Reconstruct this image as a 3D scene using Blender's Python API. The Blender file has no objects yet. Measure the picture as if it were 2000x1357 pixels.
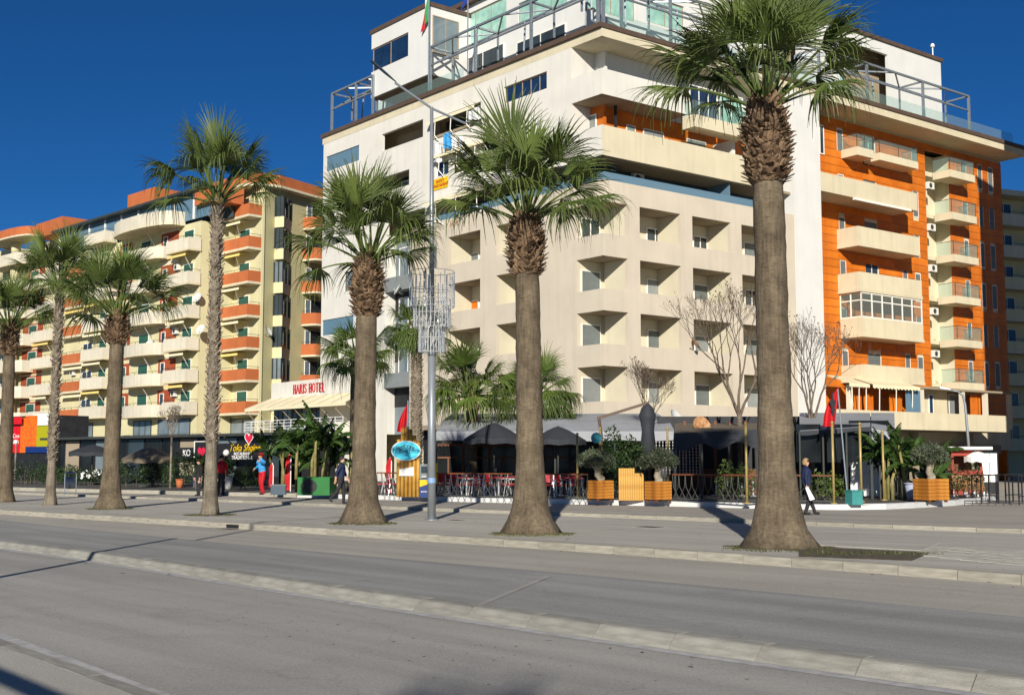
import bpy, bmesh, math, random
from mathutils import Matrix, Vector
R = random.Random(11)
sc = bpy.context.scene
col = sc.collection
rad = math.radians
# ---------------------------------------------------------------- camera
FPX, CX, CY, CAMZ = 2350.0, 1000.0, 678.5, 1.65
PITCH = math.atan(221.5 / FPX)
cd = bpy.data.cameras.new('camera'); cam = bpy.data.objects.new('camera', cd); col.objects.link(cam)
cd.sensor_width = 36; cd.lens = 36 * FPX / 2000; cd.clip_end = 4000; cd.clip_start = .1
cam.location = (0, 0, CAMZ); cam.rotation_euler = (math.pi / 2 + PITCH, 0, 0)
sc.camera = cam
# ---------------------------------------------------------------- sky, sun, exposure
SUN_EL, SUN_AZ = 20.5, -5.0          # the sun stands behind the viewer, a little to the left
w = bpy.data.worlds.new('World'); sc.world = w; w.use_nodes = True
nt = w.node_tree; bg = nt.nodes['Background']
sky = nt.nodes.new('ShaderNodeTexSky'); sky.sky_type = 'NISHITA'; sky.sun_disc = False
sky.sun_elevation = rad(SUN_EL); sky.sun_rotation = rad(180 - SUN_AZ)
sky.altitude = 5000; sky.air_density = 1.2; sky.dust_density = 0.0; sky.ozone_density = 8.0
hsv = nt.nodes.new('ShaderNodeHueSaturation'); hsv.inputs['Saturation'].default_value = 1.10     # the deep blue of the photograph's clear winter sky
nt.links.new(sky.outputs[0], hsv.inputs['Color']); nt.links.new(hsv.outputs[0], bg.inputs[0]); bg.inputs[1].default_value = 0.052
sd = bpy.data.lights.new('sun', 'SUN'); sd.energy = 4.6; sd.angle = rad(.5); sd.color = (1, .945, .85)
sun = bpy.data.objects.new('sun', sd); col.objects.link(sun)
sv = Vector((math.sin(rad(SUN_AZ)) * math.cos(rad(SUN_EL)), -math.cos(rad(SUN_AZ)) * math.cos(rad(SUN_EL)), math.sin(rad(SUN_EL))))
sun.rotation_euler = sv.to_track_quat('Z', 'Y').to_euler(); sun.location = sv * 60
vs = sc.view_settings; vs.view_transform = 'Standard'; vs.look = 'None'; vs.gamma = 1; vs.exposure = 0.32; vs.use_curve_mapping = False
sc.render.engine = 'CYCLES'
# ---------------------------------------------------------------- pixel -> place
FW = Vector((0, math.cos(PITCH), math.sin(PITCH))); UP = Vector((0, -math.sin(PITCH), math.cos(PITCH))); RT = Vector((1, 0, 0))
EYE = Vector((0, 0, CAMZ))
def ray(px, py): return FW * FPX + RT * (px - CX) - UP * (py - CY)
def gp(px, py, z=0.0):
    d = ray(px, py); t = (z - CAMZ) / d.z
    return EYE + d * t
def at(px, py, Y):                    # the point on the ray at world depth Y
    d = ray(px, py); return EYE + d * (Y / d.y)
def hz(py, Y): return at(1000, py, Y).z
class Face:                           # a wall plane: x along it to the right, y inward, z up
    def __init__(s, org, dx, dy):
        l = math.hypot(dx, dy); dx /= l; dy /= l
        s.M = Matrix(((dx, -dy, 0, org[0]), (dy, dx, 0, org[1]), (0, 0, 1, 0), (0, 0, 0, 1))); s.I = s.M.inverted()
    def uz(s, px, py, y=0.0):
        o = s.I @ EYE; d = s.I.to_3x3() @ ray(px, py); t = (y - o.y) / d.y; p = o + d * t
        return p.x, p.z
    def u(s, px, py=500, y=0.0): return s.uz(px, py, y)[0]
    def z(s, px, py, y=0.0): return s.uz(px, py, y)[1]
    def rect(s, p0, t0, b0, p1, y=0.0):   # left px, its top and bottom py, right px -> u0,u1,z0,z1
        u0, z1 = s.uz(p0, t0, y); z0 = s.z(p0, b0, y); u1 = s.u(p1, (t0 + b0) / 2, y)
        return u0, u1, z0, z1
    def w(s, u, y, z): return s.M @ Vector((u, y, z))
# ---------------------------------------------------------------- materials
def lin(c):
    return tuple((x / 12.92 if x <= .04045 else ((x + .055) / 1.055) ** 2.4) for x in c)
def hexc(h): return lin(tuple(int(h[i:i + 2], 16) / 255 for i in (0, 2, 4)))
MATS = {}
def mat(name, c, rough=.75, var=.10, scale=2.0, bump=0.0, bscale=30.0, metal=0.0, spec=.35, streak=0.0, c2=None, detail=6, rnd=0.0):
    if name in MATS: return MATS[name]
    if isinstance(c, str): c = hexc(c)
    m = bpy.data.materials.new(name); m.use_nodes = True; n = m.node_tree.nodes; L = m.node_tree.links
    b = n['Principled BSDF']; b.inputs['Roughness'].default_value = rough; b.inputs['Metallic'].default_value = metal
    b.inputs['Specular IOR Level'].default_value = spec
    tc = n.new('ShaderNodeTexCoord'); no = n.new('ShaderNodeTexNoise'); no.inputs['Scale'].default_value = scale
    no.inputs['Detail'].default_value = detail; L.new(tc.outputs['Object'], no.inputs['Vector'])
    mx = n.new('ShaderNodeMix'); mx.data_type = 'RGBA'
    if isinstance(c2, str): c2 = hexc(c2)
    a = tuple(x * (1 - var) for x in c); d = c2 or tuple(min(1, x * (1 + var)) for x in c)
    mr = n.new('ShaderNodeMapRange'); mr.inputs[1].default_value = .32; mr.inputs[2].default_value = .68
    L.new(no.outputs['Fac'], mr.inputs[0]); L.new(mr.outputs[0], mx.inputs[0])
    mx.inputs[6].default_value = (*a, 1); mx.inputs[7].default_value = (*d, 1)
    out = mx.outputs[2]
    if streak:
        mp = n.new('ShaderNodeMapping'); mp.inputs['Scale'].default_value = (1.6, 1.6, .12); L.new(tc.outputs['Object'], mp.inputs[0])
        n2 = n.new('ShaderNodeTexNoise'); n2.inputs['Scale'].default_value = 1.4; n2.inputs['Detail'].default_value = 8; L.new(mp.outputs[0], n2.inputs[0])
        r2 = n.new('ShaderNodeMapRange'); r2.inputs[1].default_value = .5; r2.inputs[2].default_value = .8; r2.inputs[4].default_value = streak
        L.new(n2.outputs['Fac'], r2.inputs[0])
        m2 = n.new('ShaderNodeMix'); m2.data_type = 'RGBA'; L.new(r2.outputs[0], m2.inputs[0]); L.new(out, m2.inputs[6])
        m2.inputs[7].default_value = (*[x * .55 for x in c], 1); out = m2.outputs[2]
    if rnd:
        oi = n.new('ShaderNodeObjectInfo'); hs = n.new('ShaderNodeHueSaturation'); rr_ = n.new('ShaderNodeMapRange'); rr_.inputs[3].default_value = 1 - rnd; rr_.inputs[4].default_value = 1 + rnd
        L.new(oi.outputs['Random'], rr_.inputs[0]); L.new(rr_.outputs[0], hs.inputs['Value']); L.new(out, hs.inputs['Color']); out = hs.outputs[0]
    L.new(out, b.inputs['Base Color'])
    if bump:
        nb = n.new('ShaderNodeTexNoise'); nb.inputs['Scale'].default_value = bscale; nb.inputs['Detail'].default_value = 4
        L.new(tc.outputs['Object'], nb.inputs['Vector'])
        bu = n.new('ShaderNodeBump'); bu.inputs['Strength'].default_value = bump; bu.inputs['Distance'].default_value = .02
        L.new(nb.outputs['Fac'], bu.inputs['Height']); L.new(bu.outputs[0], b.inputs['Normal'])
    MATS[name] = m; return m
def leafmat(name, c, c2, rough=.5, trans=.35):
    m = mat(name, c, rough, .25, 1.3, c2=c2, spec=.4); n = m.node_tree.nodes; L = m.node_tree.links
    b = n['Principled BSDF']; oi = n.new('ShaderNodeObjectInfo'); hs = n.new('ShaderNodeHueSaturation')
    src = b.inputs['Base Color'].links[0].from_socket
    mr = n.new('ShaderNodeMapRange'); mr.inputs[3].default_value = .75; mr.inputs[4].default_value = 1.25
    L.new(oi.outputs['Random'], mr.inputs[0]); L.new(mr.outputs[0], hs.inputs['Value']); L.new(src, hs.inputs['Color']); L.new(hs.outputs[0], b.inputs['Base Color'])
    tr = n.new('ShaderNodeBsdfTranslucent'); L.new(hs.outputs[0], tr.inputs[0])
    mx = n.new('ShaderNodeMixShader'); mx.inputs[0].default_value = trans; out = n['Material Output']
    L.new(b.outputs[0], mx.inputs[1]); L.new(tr.outputs[0], mx.inputs[2]); L.new(mx.outputs[0], out.inputs[0]); return m
def roadmat(name, c, ang, stain=.22, crack=.5, speck=.17):
    m = mat(name, c, .88, .07, .22, .45, 220); n = m.node_tree.nodes; L = m.node_tree.links; b = n['Principled BSDF']; src = b.inputs['Base Color'].links[0].from_socket
    tc = n.new('ShaderNodeTexCoord'); mp = n.new('ShaderNodeMapping'); mp.inputs['Rotation'].default_value = (0, 0, ang); L.new(tc.outputs['Object'], mp.inputs[0])
    def layer(src, scale, vec, lo, hi, a, d, det=4):
        no = n.new('ShaderNodeTexNoise'); no.inputs['Scale'].default_value = scale; no.inputs['Detail'].default_value = det; L.new(vec, no.inputs['Vector'])
        r_ = n.new('ShaderNodeMapRange'); r_.inputs[1].default_value = lo; r_.inputs[2].default_value = hi; r_.inputs[3].default_value = a; r_.inputs[4].default_value = d; L.new(no.outputs['Fac'], r_.inputs[0])
        mx = n.new('ShaderNodeMix'); mx.data_type = 'RGBA'; mx.blend_type = 'MULTIPLY'; mx.inputs[0].default_value = 1; L.new(src, mx.inputs[6]); L.new(r_.outputs[0], mx.inputs[7]); return mx.outputs[2]
    st = n.new('ShaderNodeMapping'); st.inputs['Scale'].default_value = (.12, 1.6, 1); L.new(mp.outputs[0], st.inputs[0])
    o = layer(src, 1.0, st.outputs[0], .35, .68, 1 - stain, 1 + stain * .5, 6)            # tyre tracks along the lanes
    o = layer(o, 45.0, tc.outputs['Object'], .3, .7, 1 - speck, 1 + speck, 2)             # aggregate
    o = layer(o, .9, tc.outputs['Object'], .58, .8, 1, 1 - stain, 8)                       # oil and damp stains
    vo = n.new('ShaderNodeTexVoronoi'); vo.feature = 'DISTANCE_TO_EDGE'; vo.inputs['Scale'].default_value = .33; wn = n.new('ShaderNodeTexNoise'); wn.inputs['Scale'].default_value = 1.3; wn.inputs['Detail'].default_value = 7
    L.new(tc.outputs['Object'], wn.inputs['Vector']); ad = n.new('ShaderNodeVectorMath'); ad.operation = 'MULTIPLY_ADD'; ad.inputs[1].default_value = (.9, .9, .9); L.new(wn.outputs['Color'], ad.inputs[0]); L.new(tc.outputs['Object'], ad.inputs[2]); L.new(ad.outputs[0], vo.inputs['Vector'])
    cr = n.new('ShaderNodeMapRange'); cr.inputs[1].default_value = 0; cr.inputs[2].default_value = .006; cr.inputs[3].default_value = 1 - crack; cr.inputs[4].default_value = 1; L.new(vo.outputs['Distance'], cr.inputs[0])
    mx = n.new('ShaderNodeMix'); mx.data_type = 'RGBA'; mx.blend_type = 'MULTIPLY'; mx.inputs[0].default_value = 1; L.new(o, mx.inputs[6]); L.new(cr.outputs[0], mx.inputs[7]); L.new(mx.outputs[2], b.inputs['Base Color']); return m
def glassmat(name, tint, alpha):
    m = bpy.data.materials.new(name); m.use_nodes = True; n = m.node_tree.nodes; L = m.node_tree.links
    b = n['Principled BSDF']; b.inputs['Base Color'].default_value = (*hexc(tint), 1); b.inputs['Roughness'].default_value = .04
    tr = n.new('ShaderNodeBsdfTransparent'); tr.inputs[0].default_value = (.88, .95, .94, 1); mx = n.new('ShaderNodeMixShader'); mx.inputs[0].default_value = alpha
    L.new(tr.outputs[0], mx.inputs[1]); L.new(b.outputs[0], mx.inputs[2]); L.new(mx.outputs[0], n['Material Output'].inputs[0]); return m
M = dict(
    asphalt=roadmat('asphalt', (.43, .41, .365), .83, .16, .14),
    asphalt_dark=roadmat('asphalt_dark', (.35, .345, .32), .83, .18, .14),
    asphalt_far=roadmat('asphalt_far', (.46, .425, .36), .75, .10, .15),
    paving=roadmat('paving', (.50, .47, .405), .7, .14, .2),
    promenade=roadmat('promenade', (.43, .395, .335), .6, .2, .2),
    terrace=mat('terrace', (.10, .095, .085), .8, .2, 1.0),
    earth=mat('earth', (.2, .19, .16), .95, .2, .05),
    kerb=mat('kerb_stone', (.35, .325, .26), .85, .2, 3.0, .6, 40, c2=(.42, .39, .315), rnd=.14, streak=.2),
    kerb_grey=mat('kerb_grey', (.335, .32, .272), .85, .2, 3.0, .6, 40, c2=(.395, .378, .325), rnd=.12, streak=.2),
    whitepaint=mat('white_paint', (.62, .62, .60), .7, .08, 3, streak=.12, rnd=.04),
    roadpaint=mat('road_paint', (.45, .44, .42), .8, .18, 6, c2=(.56, .55, .52)),
    soil=mat('soil', (.085, .068, .045), .95, .35, 6, .8, 60, c2=(.15, .125, .085)),
    grass=leafmat('grass_blade', (.10, .13, .03), (.2, .2, .07)),
    iron=mat('cast_iron', (.06, .05, .045), .6, .3, 9),
    white=mat('render_white', 'dad6cb', .8, .05, .6, .12, 40, streak=.26),
    penth=mat('render_bright_white', 'dad9d3', .7, .04, .6, streak=.12),
    beige=mat('render_beige', 'ccc0ac', .82, .06, .5, .14, 40, streak=.22),
    cream=mat('render_cream', 'd3c8aa', .8, .06, .6, .12, 40, streak=.3, rnd=.03),
    inner=mat('render_inner', 'd2cab0', .8, .05, .8, streak=.12),
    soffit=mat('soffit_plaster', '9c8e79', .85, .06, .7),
    brown=mat('roof_trim_brown', '5b4a3e', .6, .12, 2),
    orange=mat('orange_panel', 'cc6814', .6, .14, .9, c2='d8791f', rnd=.12, streak=.15),
    yellowr=mat('render_yellow', 'd0c89e', .82, .06, .5, .12, 40, streak=.22),
    olive=mat('render_yellow_shaded', 'b5ae84', .85, .06, .5, .12, 40, streak=.2),  # the yellow render darkened: the side wall's shade put into its colour
    whiteb=mat('balcony_white', 'd3cbb6', .8, .06, .7, streak=.3, rnd=.05),
    orangeb=mat('balcony_orange', 'b9683c', .78, .08, .8, streak=.22, rnd=.06),
    redwall=mat('wall_brick_red', '9c4a2b', .8, .1, .8, streak=.15),
    green=mat('shutter_green', '2c5a4c', .55, .12, 5),
    greysh=mat('shutter_grey', '6f7674', .55, .08, 3, rnd=.12),
    greyln=mat('shutter_light', '8b908e', .55, .06, 3, rnd=.12),
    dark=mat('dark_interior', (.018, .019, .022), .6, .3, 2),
    darkblue=mat('loggia_blue_grey', '3e4f5c', .5, .12, 1),
    pane=mat('window_pane', (.035, .05, .06), .06, .35, .4, spec=.6),
    panelt=mat('window_pane_light', (.16, .2, .22), .08, .25, .5, spec=.6),
    shoppane=mat('shop_pane', (.012, .014, .015), .12, .5, .8, spec=.25),
    tealp=mat('curtained_teal_pane', '8fbfae', .12, .14, 1.6, c2='a9d3c2', spec=.6),
    bluep=mat('blue_pane', '1b3350', .15, .25, 1.2, spec=.6),
    framew=mat('frame_white', 'eeeae0', .5, .04, 3),
    frameb=mat('frame_brown', 'a58f78', .5, .08, 3),
    steel=mat('galvanised_steel', '8f979c', .42, .12, 5, metal=.45),
    poleg=mat('pole_grey', '8f9498', .4, .08, 3, metal=.35),
    chrome=mat('bright_wire', 'd9d9d6', .3, .05, 5, metal=.5),
    acm=mat('ac_casing', 'dedcd2', .5, .05, 4),
    dishm=mat('dish_metal', 'c9cac6', .5, .06, 4),
    dishr=mat('dish_rust', 'a8612c', .7, .35, 6, c2='b9946a'),
    awn=mat('awning_cream', 'eadfba', .8, .05, 1.5),
    awny=mat('awning_yellow', 'e8cf7c', .8, .05, 1.5),
    rail=mat('rail_dark', (.05, .055, .05), .5, .1, 5),
    railw=mat('rail_white', 'e6e6e2', .5, .05, 5),
    wood=mat('planter_wood', 'b06a22', .6, .25, 3.5, .3, 30, c2='c98735'),
    woodd=mat('dark_wood', '6b3d22', .6, .2, 3),
    bamboo=mat('bamboo_pole', 'c08a35', .5, .2, 3, c2='d3a550'),
    gold=mat('gold_post', 'a8935a', .4, .12, 5, metal=.2),
    blackm=mat('black_metal', (.02, .02, .022), .5, .2, 5),
    canvasd=mat('canvas_dark', '33363b', .75, .12, 1.4),
    canvasg=mat('canvas_grey', '9a9ca0', .75, .1, 1.2),
    canvast=mat('canvas_taupe', '6d6353', .8, .12, 1.2),
    red=mat('red_cloth', 'b81420', .7, .12, 3),
    redc=mat('chair_red', 'a8202a', .6, .15, 4),
    greenbox=mat('green_planter', '1d6a2c', .5, .12, 2),
    trunk=mat('palm_trunk', (.105, .085, .06), .9, .3, 3.5, .7, 30, c2=(.185, .155, .115)),
    trunkl=mat('palm_trunk_pale', (.19, .16, .12), .9, .3, 3.5, .6, 30, c2=(.27, .235, .18)),
    boot=mat('old_leaf_base', (.13, .075, .04), .85, .5, 4.0, .4, 30, c2=(.27, .175, .10)),
    bootpale=mat('old_leaf_base_pale', (.22, .17, .12), .85, .4, 5, .4, 30, c2=(.34, .28, .21)),
    heart=mat('palm_heart', (.10, .11, .035), .7, .3, 4, c2=(.2, .12, .04)),
    frond=leafmat('palm_frond', (.088, .132, .030), (.150, .198, .05), .45, .25),
    frondl=leafmat('palm_frond_light', (.085, .14, .025), (.15, .21, .04), .45, .28),
    banana=leafmat('banana_leaf', (.035, .085, .018), (.08, .14, .03), .4, .3),
    bstem=mat('banana_stem', (.22, .2, .06), .7, .35, 4, c2=(.3, .25, .1)),
    olivel=leafmat('olive_leaf', (.085, .11, .06), (.15, .175, .105), .5, .15),
    bush=leafmat('bush_leaf', (.025, .055, .015), (.05, .09, .025), .5, .2),
    bark=mat('bare_bark', (.12, .09, .065), .9, .3, 5, .4, 40, c2=(.19, .15, .11)),
    dryleaf=leafmat('dry_leaf', (.09, .055, .025), (.14, .08, .03), .7, .2),
    skin=mat('skin', (.52, .29, .19), .55, .08, 6), hairb=mat('hair_blond', (.33, .22, .10), .7, .25, 30), hairk=mat('hair_dark', (.025, .02, .018), .6, .2, 30),
    navy=mat('cloth_navy', (.012, .02, .06), .8, .25, 12), charcoal=mat('cloth_charcoal', (.025, .024, .028), .85, .25, 12), blackc=mat('cloth_black', (.012, .012, .013), .8, .2, 12),
    shoe=mat('shoe_black', (.015, .014, .014), .5, .2, 9), bluec=mat('cloth_light_blue', (.05, .3, .62), .7, .15, 9), whitec=mat('cloth_white', (.7, .7, .68), .7, .08, 9),
    cyan=mat('sign_cyan', '36bcd8', .5, .05, 3), paper=mat('paper_white', 'ecebe6', .6, .03, 3), yellow=mat('sign_yellow', 'e2b912', .6, .05, 3),
    signred=mat('sign_red', 'd01722', .5, .08, 2), signblue=mat('sign_blue', '14306e', .5, .06, 2), signorange=mat('sign_orange', 'e88a1e', .5, .2, 5, c2='d8501c'),
    signolive=mat('sign_olive_yellow', 'c9b514', .5, .25, 8, c2='9aa512'), terracotta=mat('terracotta', 'b5683f', .8, .12, 4), pot=mat('pot_white', 'd9d7d0', .6, .05, 3), potblue=mat('pot_blue_grey', 'a9b0c4', .6, .06, 3), teal=mat('crate_teal', '3f8a86', .6, .1, 3),
    bulb=mat('lamp_glass', 'dcdcd4', .3, .05, 3), flower=mat('red_heart', 'd02848', .5, .15, 9), textk=mat('letter_black', (.015, .03, .035), .6, .05, 3), textr=mat('letter_red', 'b3202c', .5, .05, 3),
)
M['glass'] = glassmat('balcony_glass', 'a9bdb8', .13); M['glassb'] = glassmat('blue_glass', '6f8fa3', .75)
# ---------------------------------------------------------------- mesh building
class MB:
    def __init__(s): s.v = []; s.f = []
    def add(s, vs, fs):
        o = len(s.v); s.v += [tuple(p) for p in vs]; s.f += [tuple(i + o for i in f) for f in fs]; return s
    def box(s, x0, x1, y0, y1, z0, z1):
        x0, x1 = min(x0, x1), max(x0, x1); y0, y1 = min(y0, y1), max(y0, y1); z0, z1 = min(z0, z1), max(z0, z1)
        return s.add([(x0, y0, z0), (x1, y0, z0), (x1, y1, z0), (x0, y1, z0), (x0, y0, z1), (x1, y0, z1), (x1, y1, z1), (x0, y1, z1)],
                     [(0, 3, 2, 1), (4, 5, 6, 7), (0, 1, 5, 4), (1, 2, 6, 5), (2, 3, 7, 6), (3, 0, 4, 7)])
    def quad(s, a, b, c, d): return s.add([a, b, c, d], [(0, 1, 2, 3)])
    def prism(s, poly, z0, z1):          # poly counter-clockwise seen from above
        n = len(poly); vs = [(p[0], p[1], z0) for p in poly] + [(p[0], p[1], z1) for p in poly]
        return s.add(vs, [tuple(range(n - 1, -1, -1)), tuple(range(n, 2 * n))] + [(i, (i + 1) % n, n + (i + 1) % n, n + i) for i in range(n)])
    def tube(s, pts, r, k=8, cap=True):
        pts = [Vector(p) for p in pts]; n = len(pts); rs = r if isinstance(r, (list, tuple)) else [r] * n
        vs = []; prev = None
        for i, p in enumerate(pts):
            t = (pts[min(i + 1, n - 1)] - pts[max(i - 1, 0)]).normalized()
            a = prev if prev is not None else (Vector((1, 0, 0)) if abs(t.x) < .8 else Vector((0, 1, 0)))
            a = (a - t * a.dot(t)); a = a.normalized() if a.length > 1e-5 else t.orthogonal().normalized(); prev = a; b = t.cross(a)
            for j in range(k):
                an = 2 * math.pi * j / k; vs.append(p + (a * math.cos(an) + b * math.sin(an)) * rs[i])
        fs = [(i * k + j, i * k + (j + 1) % k, (i + 1) * k + (j + 1) % k, (i + 1) * k + j) for i in range(n - 1) for j in range(k)]
        if cap: fs += [tuple(range(k - 1, -1, -1)), tuple(range((n - 1) * k, n * k))]
        return s.add(vs, fs)
    def beam(s, a, b, w=.08, h=None):     # square bar
        a = Vector(a); b = Vector(b); t = (b - a).normalized(); h = h or w
        x = t.cross(Vector((0, 0, 1))); x = x.normalized() if x.length > 1e-4 else Vector((1, 0, 0)); y = x.cross(t)
        c = [x * sx * w / 2 + y * sy * h / 2 for sx, sy in ((-1, -1), (1, -1), (1, 1), (-1, 1))]
        return s.add([a + q for q in c] + [b + q for q in c], [(3, 2, 1, 0), (4, 5, 6, 7)] + [(i, (i + 1) % 4, 4 + (i + 1) % 4, 4 + i) for i in range(4)])
    def lathe(s, prof, k=16, c=(0, 0, 0), wob=None):
        vs = []
        for i, (r, z) in enumerate(prof):
            for j in range(k):
                an = 2 * math.pi * j / k; rr = r * (wob(an, z) if wob else 1); vs.append((c[0] + rr * math.cos(an), c[1] + rr * math.sin(an), c[2] + z))
        n = len(prof); fs = [(i * k + j, i * k + (j + 1) % k, (i + 1) * k + (j + 1) % k, (i + 1) * k + j) for i in range(n - 1) for j in range(k)]
        fs += [tuple(range(k - 1, -1, -1)), tuple(range((n - 1) * k, n * k))]
        return s.add(vs, fs)
    def wall(s, x0, x1, z0, z1, holes, y0=0.0, y1=.25):
        xs = sorted({x0, x1} | {min(max(h[i], x0), x1) for h in holes for i in (0, 1)}); zs = sorted({z0, z1} | {min(max(h[i], z0), z1) for h in holes for i in (2, 3)})
        for zi in range(len(zs) - 1):
            run = None; zc = (zs[zi] + zs[zi + 1]) / 2
            for xi in range(len(xs)):
                solid = xi < len(xs) - 1 and not any(h[0] < (xs[xi] + xs[xi + 1]) / 2 < h[1] and h[2] < zc < h[3] for h in holes)
                if solid and run is None: run = xs[xi]
                if not solid and run is not None: s.box(run, xs[xi], y0, y1, zs[zi], zs[zi + 1]); run = None
        return s
    def mesh(s, name, smooth=False):
        me = bpy.data.meshes.new(name); me.from_pydata(s.v, [], s.f); me.update()
        if smooth: me.polygons.foreach_set('use_smooth', [True] * len(me.polygons))
        return me
WM = {}
ID = Matrix.Identity(4)
def T(x, y, z, rz=0.0, s=1.0): return Matrix.Translation((x, y, z)) @ Matrix.Rotation(rz, 4, 'Z') @ Matrix.Scale(s, 4)
def _link(o, parent, Mw):
    col.objects.link(o); WM[o.name] = Mw.copy()
    if parent is not None: o.parent = parent; o.matrix_basis = WM[parent.name].inverted() @ Mw
    else: o.matrix_basis = Mw
    return o
def tag(o, label=None, cat=None, group=None, kind=None):
    for k, v in (('label', label), ('category', cat), ('group', group), ('kind', kind)):
        if v: o[k] = v
    return o
def thing(name, label, cat, Mw=ID, group=None):
    o = bpy.data.objects.new(name, None); o.empty_display_size = .3; _link(o, None, Mw); return tag(o, label, cat, group)
def ob(name, mb, m, parent=None, Mw=ID, smooth=False, **kw):
    me = mb.mesh(name, smooth) if isinstance(mb, MB) else mb
    if not me.materials: me.materials.append(M[m] if isinstance(m, str) else m)
    o = bpy.data.objects.new(name, me); _link(o, parent, Mw); return tag(o, **kw)
def text(name, s, size, m, parent, Mw, shear=0.0, ext=.01, align='CENTER', **kw):
    cu = bpy.data.curves.new(name, 'FONT'); cu.body = s; cu.size = size; cu.extrude = ext; cu.shear = shear; cu.align_x = align; cu.align_y = 'CENTER'
    for k, v in kw.items(): setattr(cu, k, v)
    o = bpy.data.objects.new(name, cu); dg = bpy.context.evaluated_depsgraph_get(); col.objects.link(o); dg.update()
    me = bpy.data.meshes.new_from_object(o.evaluated_get(bpy.context.evaluated_depsgraph_get())); me.name = name
    bpy.data.objects.remove(o); me.materials.clear(); me.materials.append(M[m])
    return ob(name, me, m, parent, Mw)
def upright(Mw): return Mw @ Matrix.Rotation(math.pi / 2, 4, 'X')     # a text's plane stood up to face -y
UNIT = MB().box(-.5, .5, -.5, .5, 0, 1)
# ================================================================= the ground
def pl(pts, z, ext=70, n=60):
    P = [gp(x, y, z) for x, y in pts]; a = P[0] + (P[0] - P[1]).normalized() * ext; b = P[-1] + (P[-1] - P[-2]).normalized() * min(ext, 25)
    P = [a] + P + [b]; P = [Vector((p.x, p.y, 0)) for p in P]
    return smooth_line(P, n)
def resample(P, n):
    L = [0]
    for i in range(1, len(P)): L.append(L[-1] + (P[i] - P[i - 1]).length)
    out = []; j = 0
    for k in range(n):
        t = L[-1] * k / (n - 1)
        while j < len(L) - 2 and L[j + 1] < t: j += 1
        f = (t - L[j]) / max(1e-9, L[j + 1] - L[j]); out.append(P[j].lerp(P[j + 1], f))
    return out
def smooth_line(P, n):
    Q = resample(P, n * 2)
    for _ in range(14): Q = [Q[0]] + [(Q[i - 1] + Q[i] * 2 + Q[i + 1]) / 4 for i in range(1, len(Q) - 1)] + [Q[-1]]
    return resample(Q, n)
def strip(mb, A, za, B, zb):
    n = len(A)
    mb.add([(p.x, p.y, za) for p in A] + [(p.x, p.y, zb) for p in B], [(i, i + 1, n + i + 1, n + i) for i in range(n - 1)])
    return mb
def offset(P, d):                     # shift sideways; +d = to the left of travel
    out = []
    for i in range(len(P)):
        t = (P[min(i + 1, len(P) - 1)] - P[max(i - 1, 0)]).normalized(); out.append(P[i] + Vector((-t.y, t.x, 0)) * d)
    return out
ZR = -.15; ZP = .10; ZT = .27
med_base = pl([(0, 1070), (220, 1099), (600, 1162), (1000, 1222), (1200, 1254), (1660, 1320), (1900, 1352)], ZR)
med_far = pl([(0, 1015), (350, 1052), (600, 1075), (915, 1104), (1360, 1138), (1680, 1172), (2000, 1204)], -.03)
side_base = pl([(0, 1004), (585, 1040), (1300, 1088), (1755, 1122), (2000, 1142)], ZR)
prom_base = pl([(0, 964), (380, 978), (560, 985), (800, 997), (1090, 1006), (1300, 1015), (1650, 1030), (2000, 1042)], 0)
near_base = pl([(0, 1275), (120, 1318), (230, 1362)], ZR)
DL = lambda P, d: offset(P, d)        # lines run left to right in the picture; +d is away from the viewer
ground = ob('ground', MB().quad((-900, -300, -.4), (900, -300, -.4), (900, 1500, -.4), (-900, 1500, -.4)), 'earth', kind='structure')
near_top = DL(near_base, -.16)
o = ob('near_road', strip(MB(), near_base, ZR, DL(med_base, .05), ZR), 'asphalt', kind='structure')
road1 = o
med_top = DL(med_base, .15)
median = ob('raised_median', strip(MB(), DL(med_base, .34), -.026, med_far, -.03), 'asphalt_dark', kind='structure')
strip_mb = MB(); strip(strip_mb, med_far, -.03, DL(med_far, .1), ZR + .002)
ob('median_far_edge', strip_mb, 'kerb_grey', kind='structure')
road2 = ob('far_road', strip(MB(), DL(med_far, .08), ZR, DL(side_base, .05), ZR), 'asphalt_far', kind='structure')
walk = ob('palm_walk', strip(MB(), DL(side_base, .16), .0, DL(prom_base, .05), .0), 'paving', kind='structure')
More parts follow.
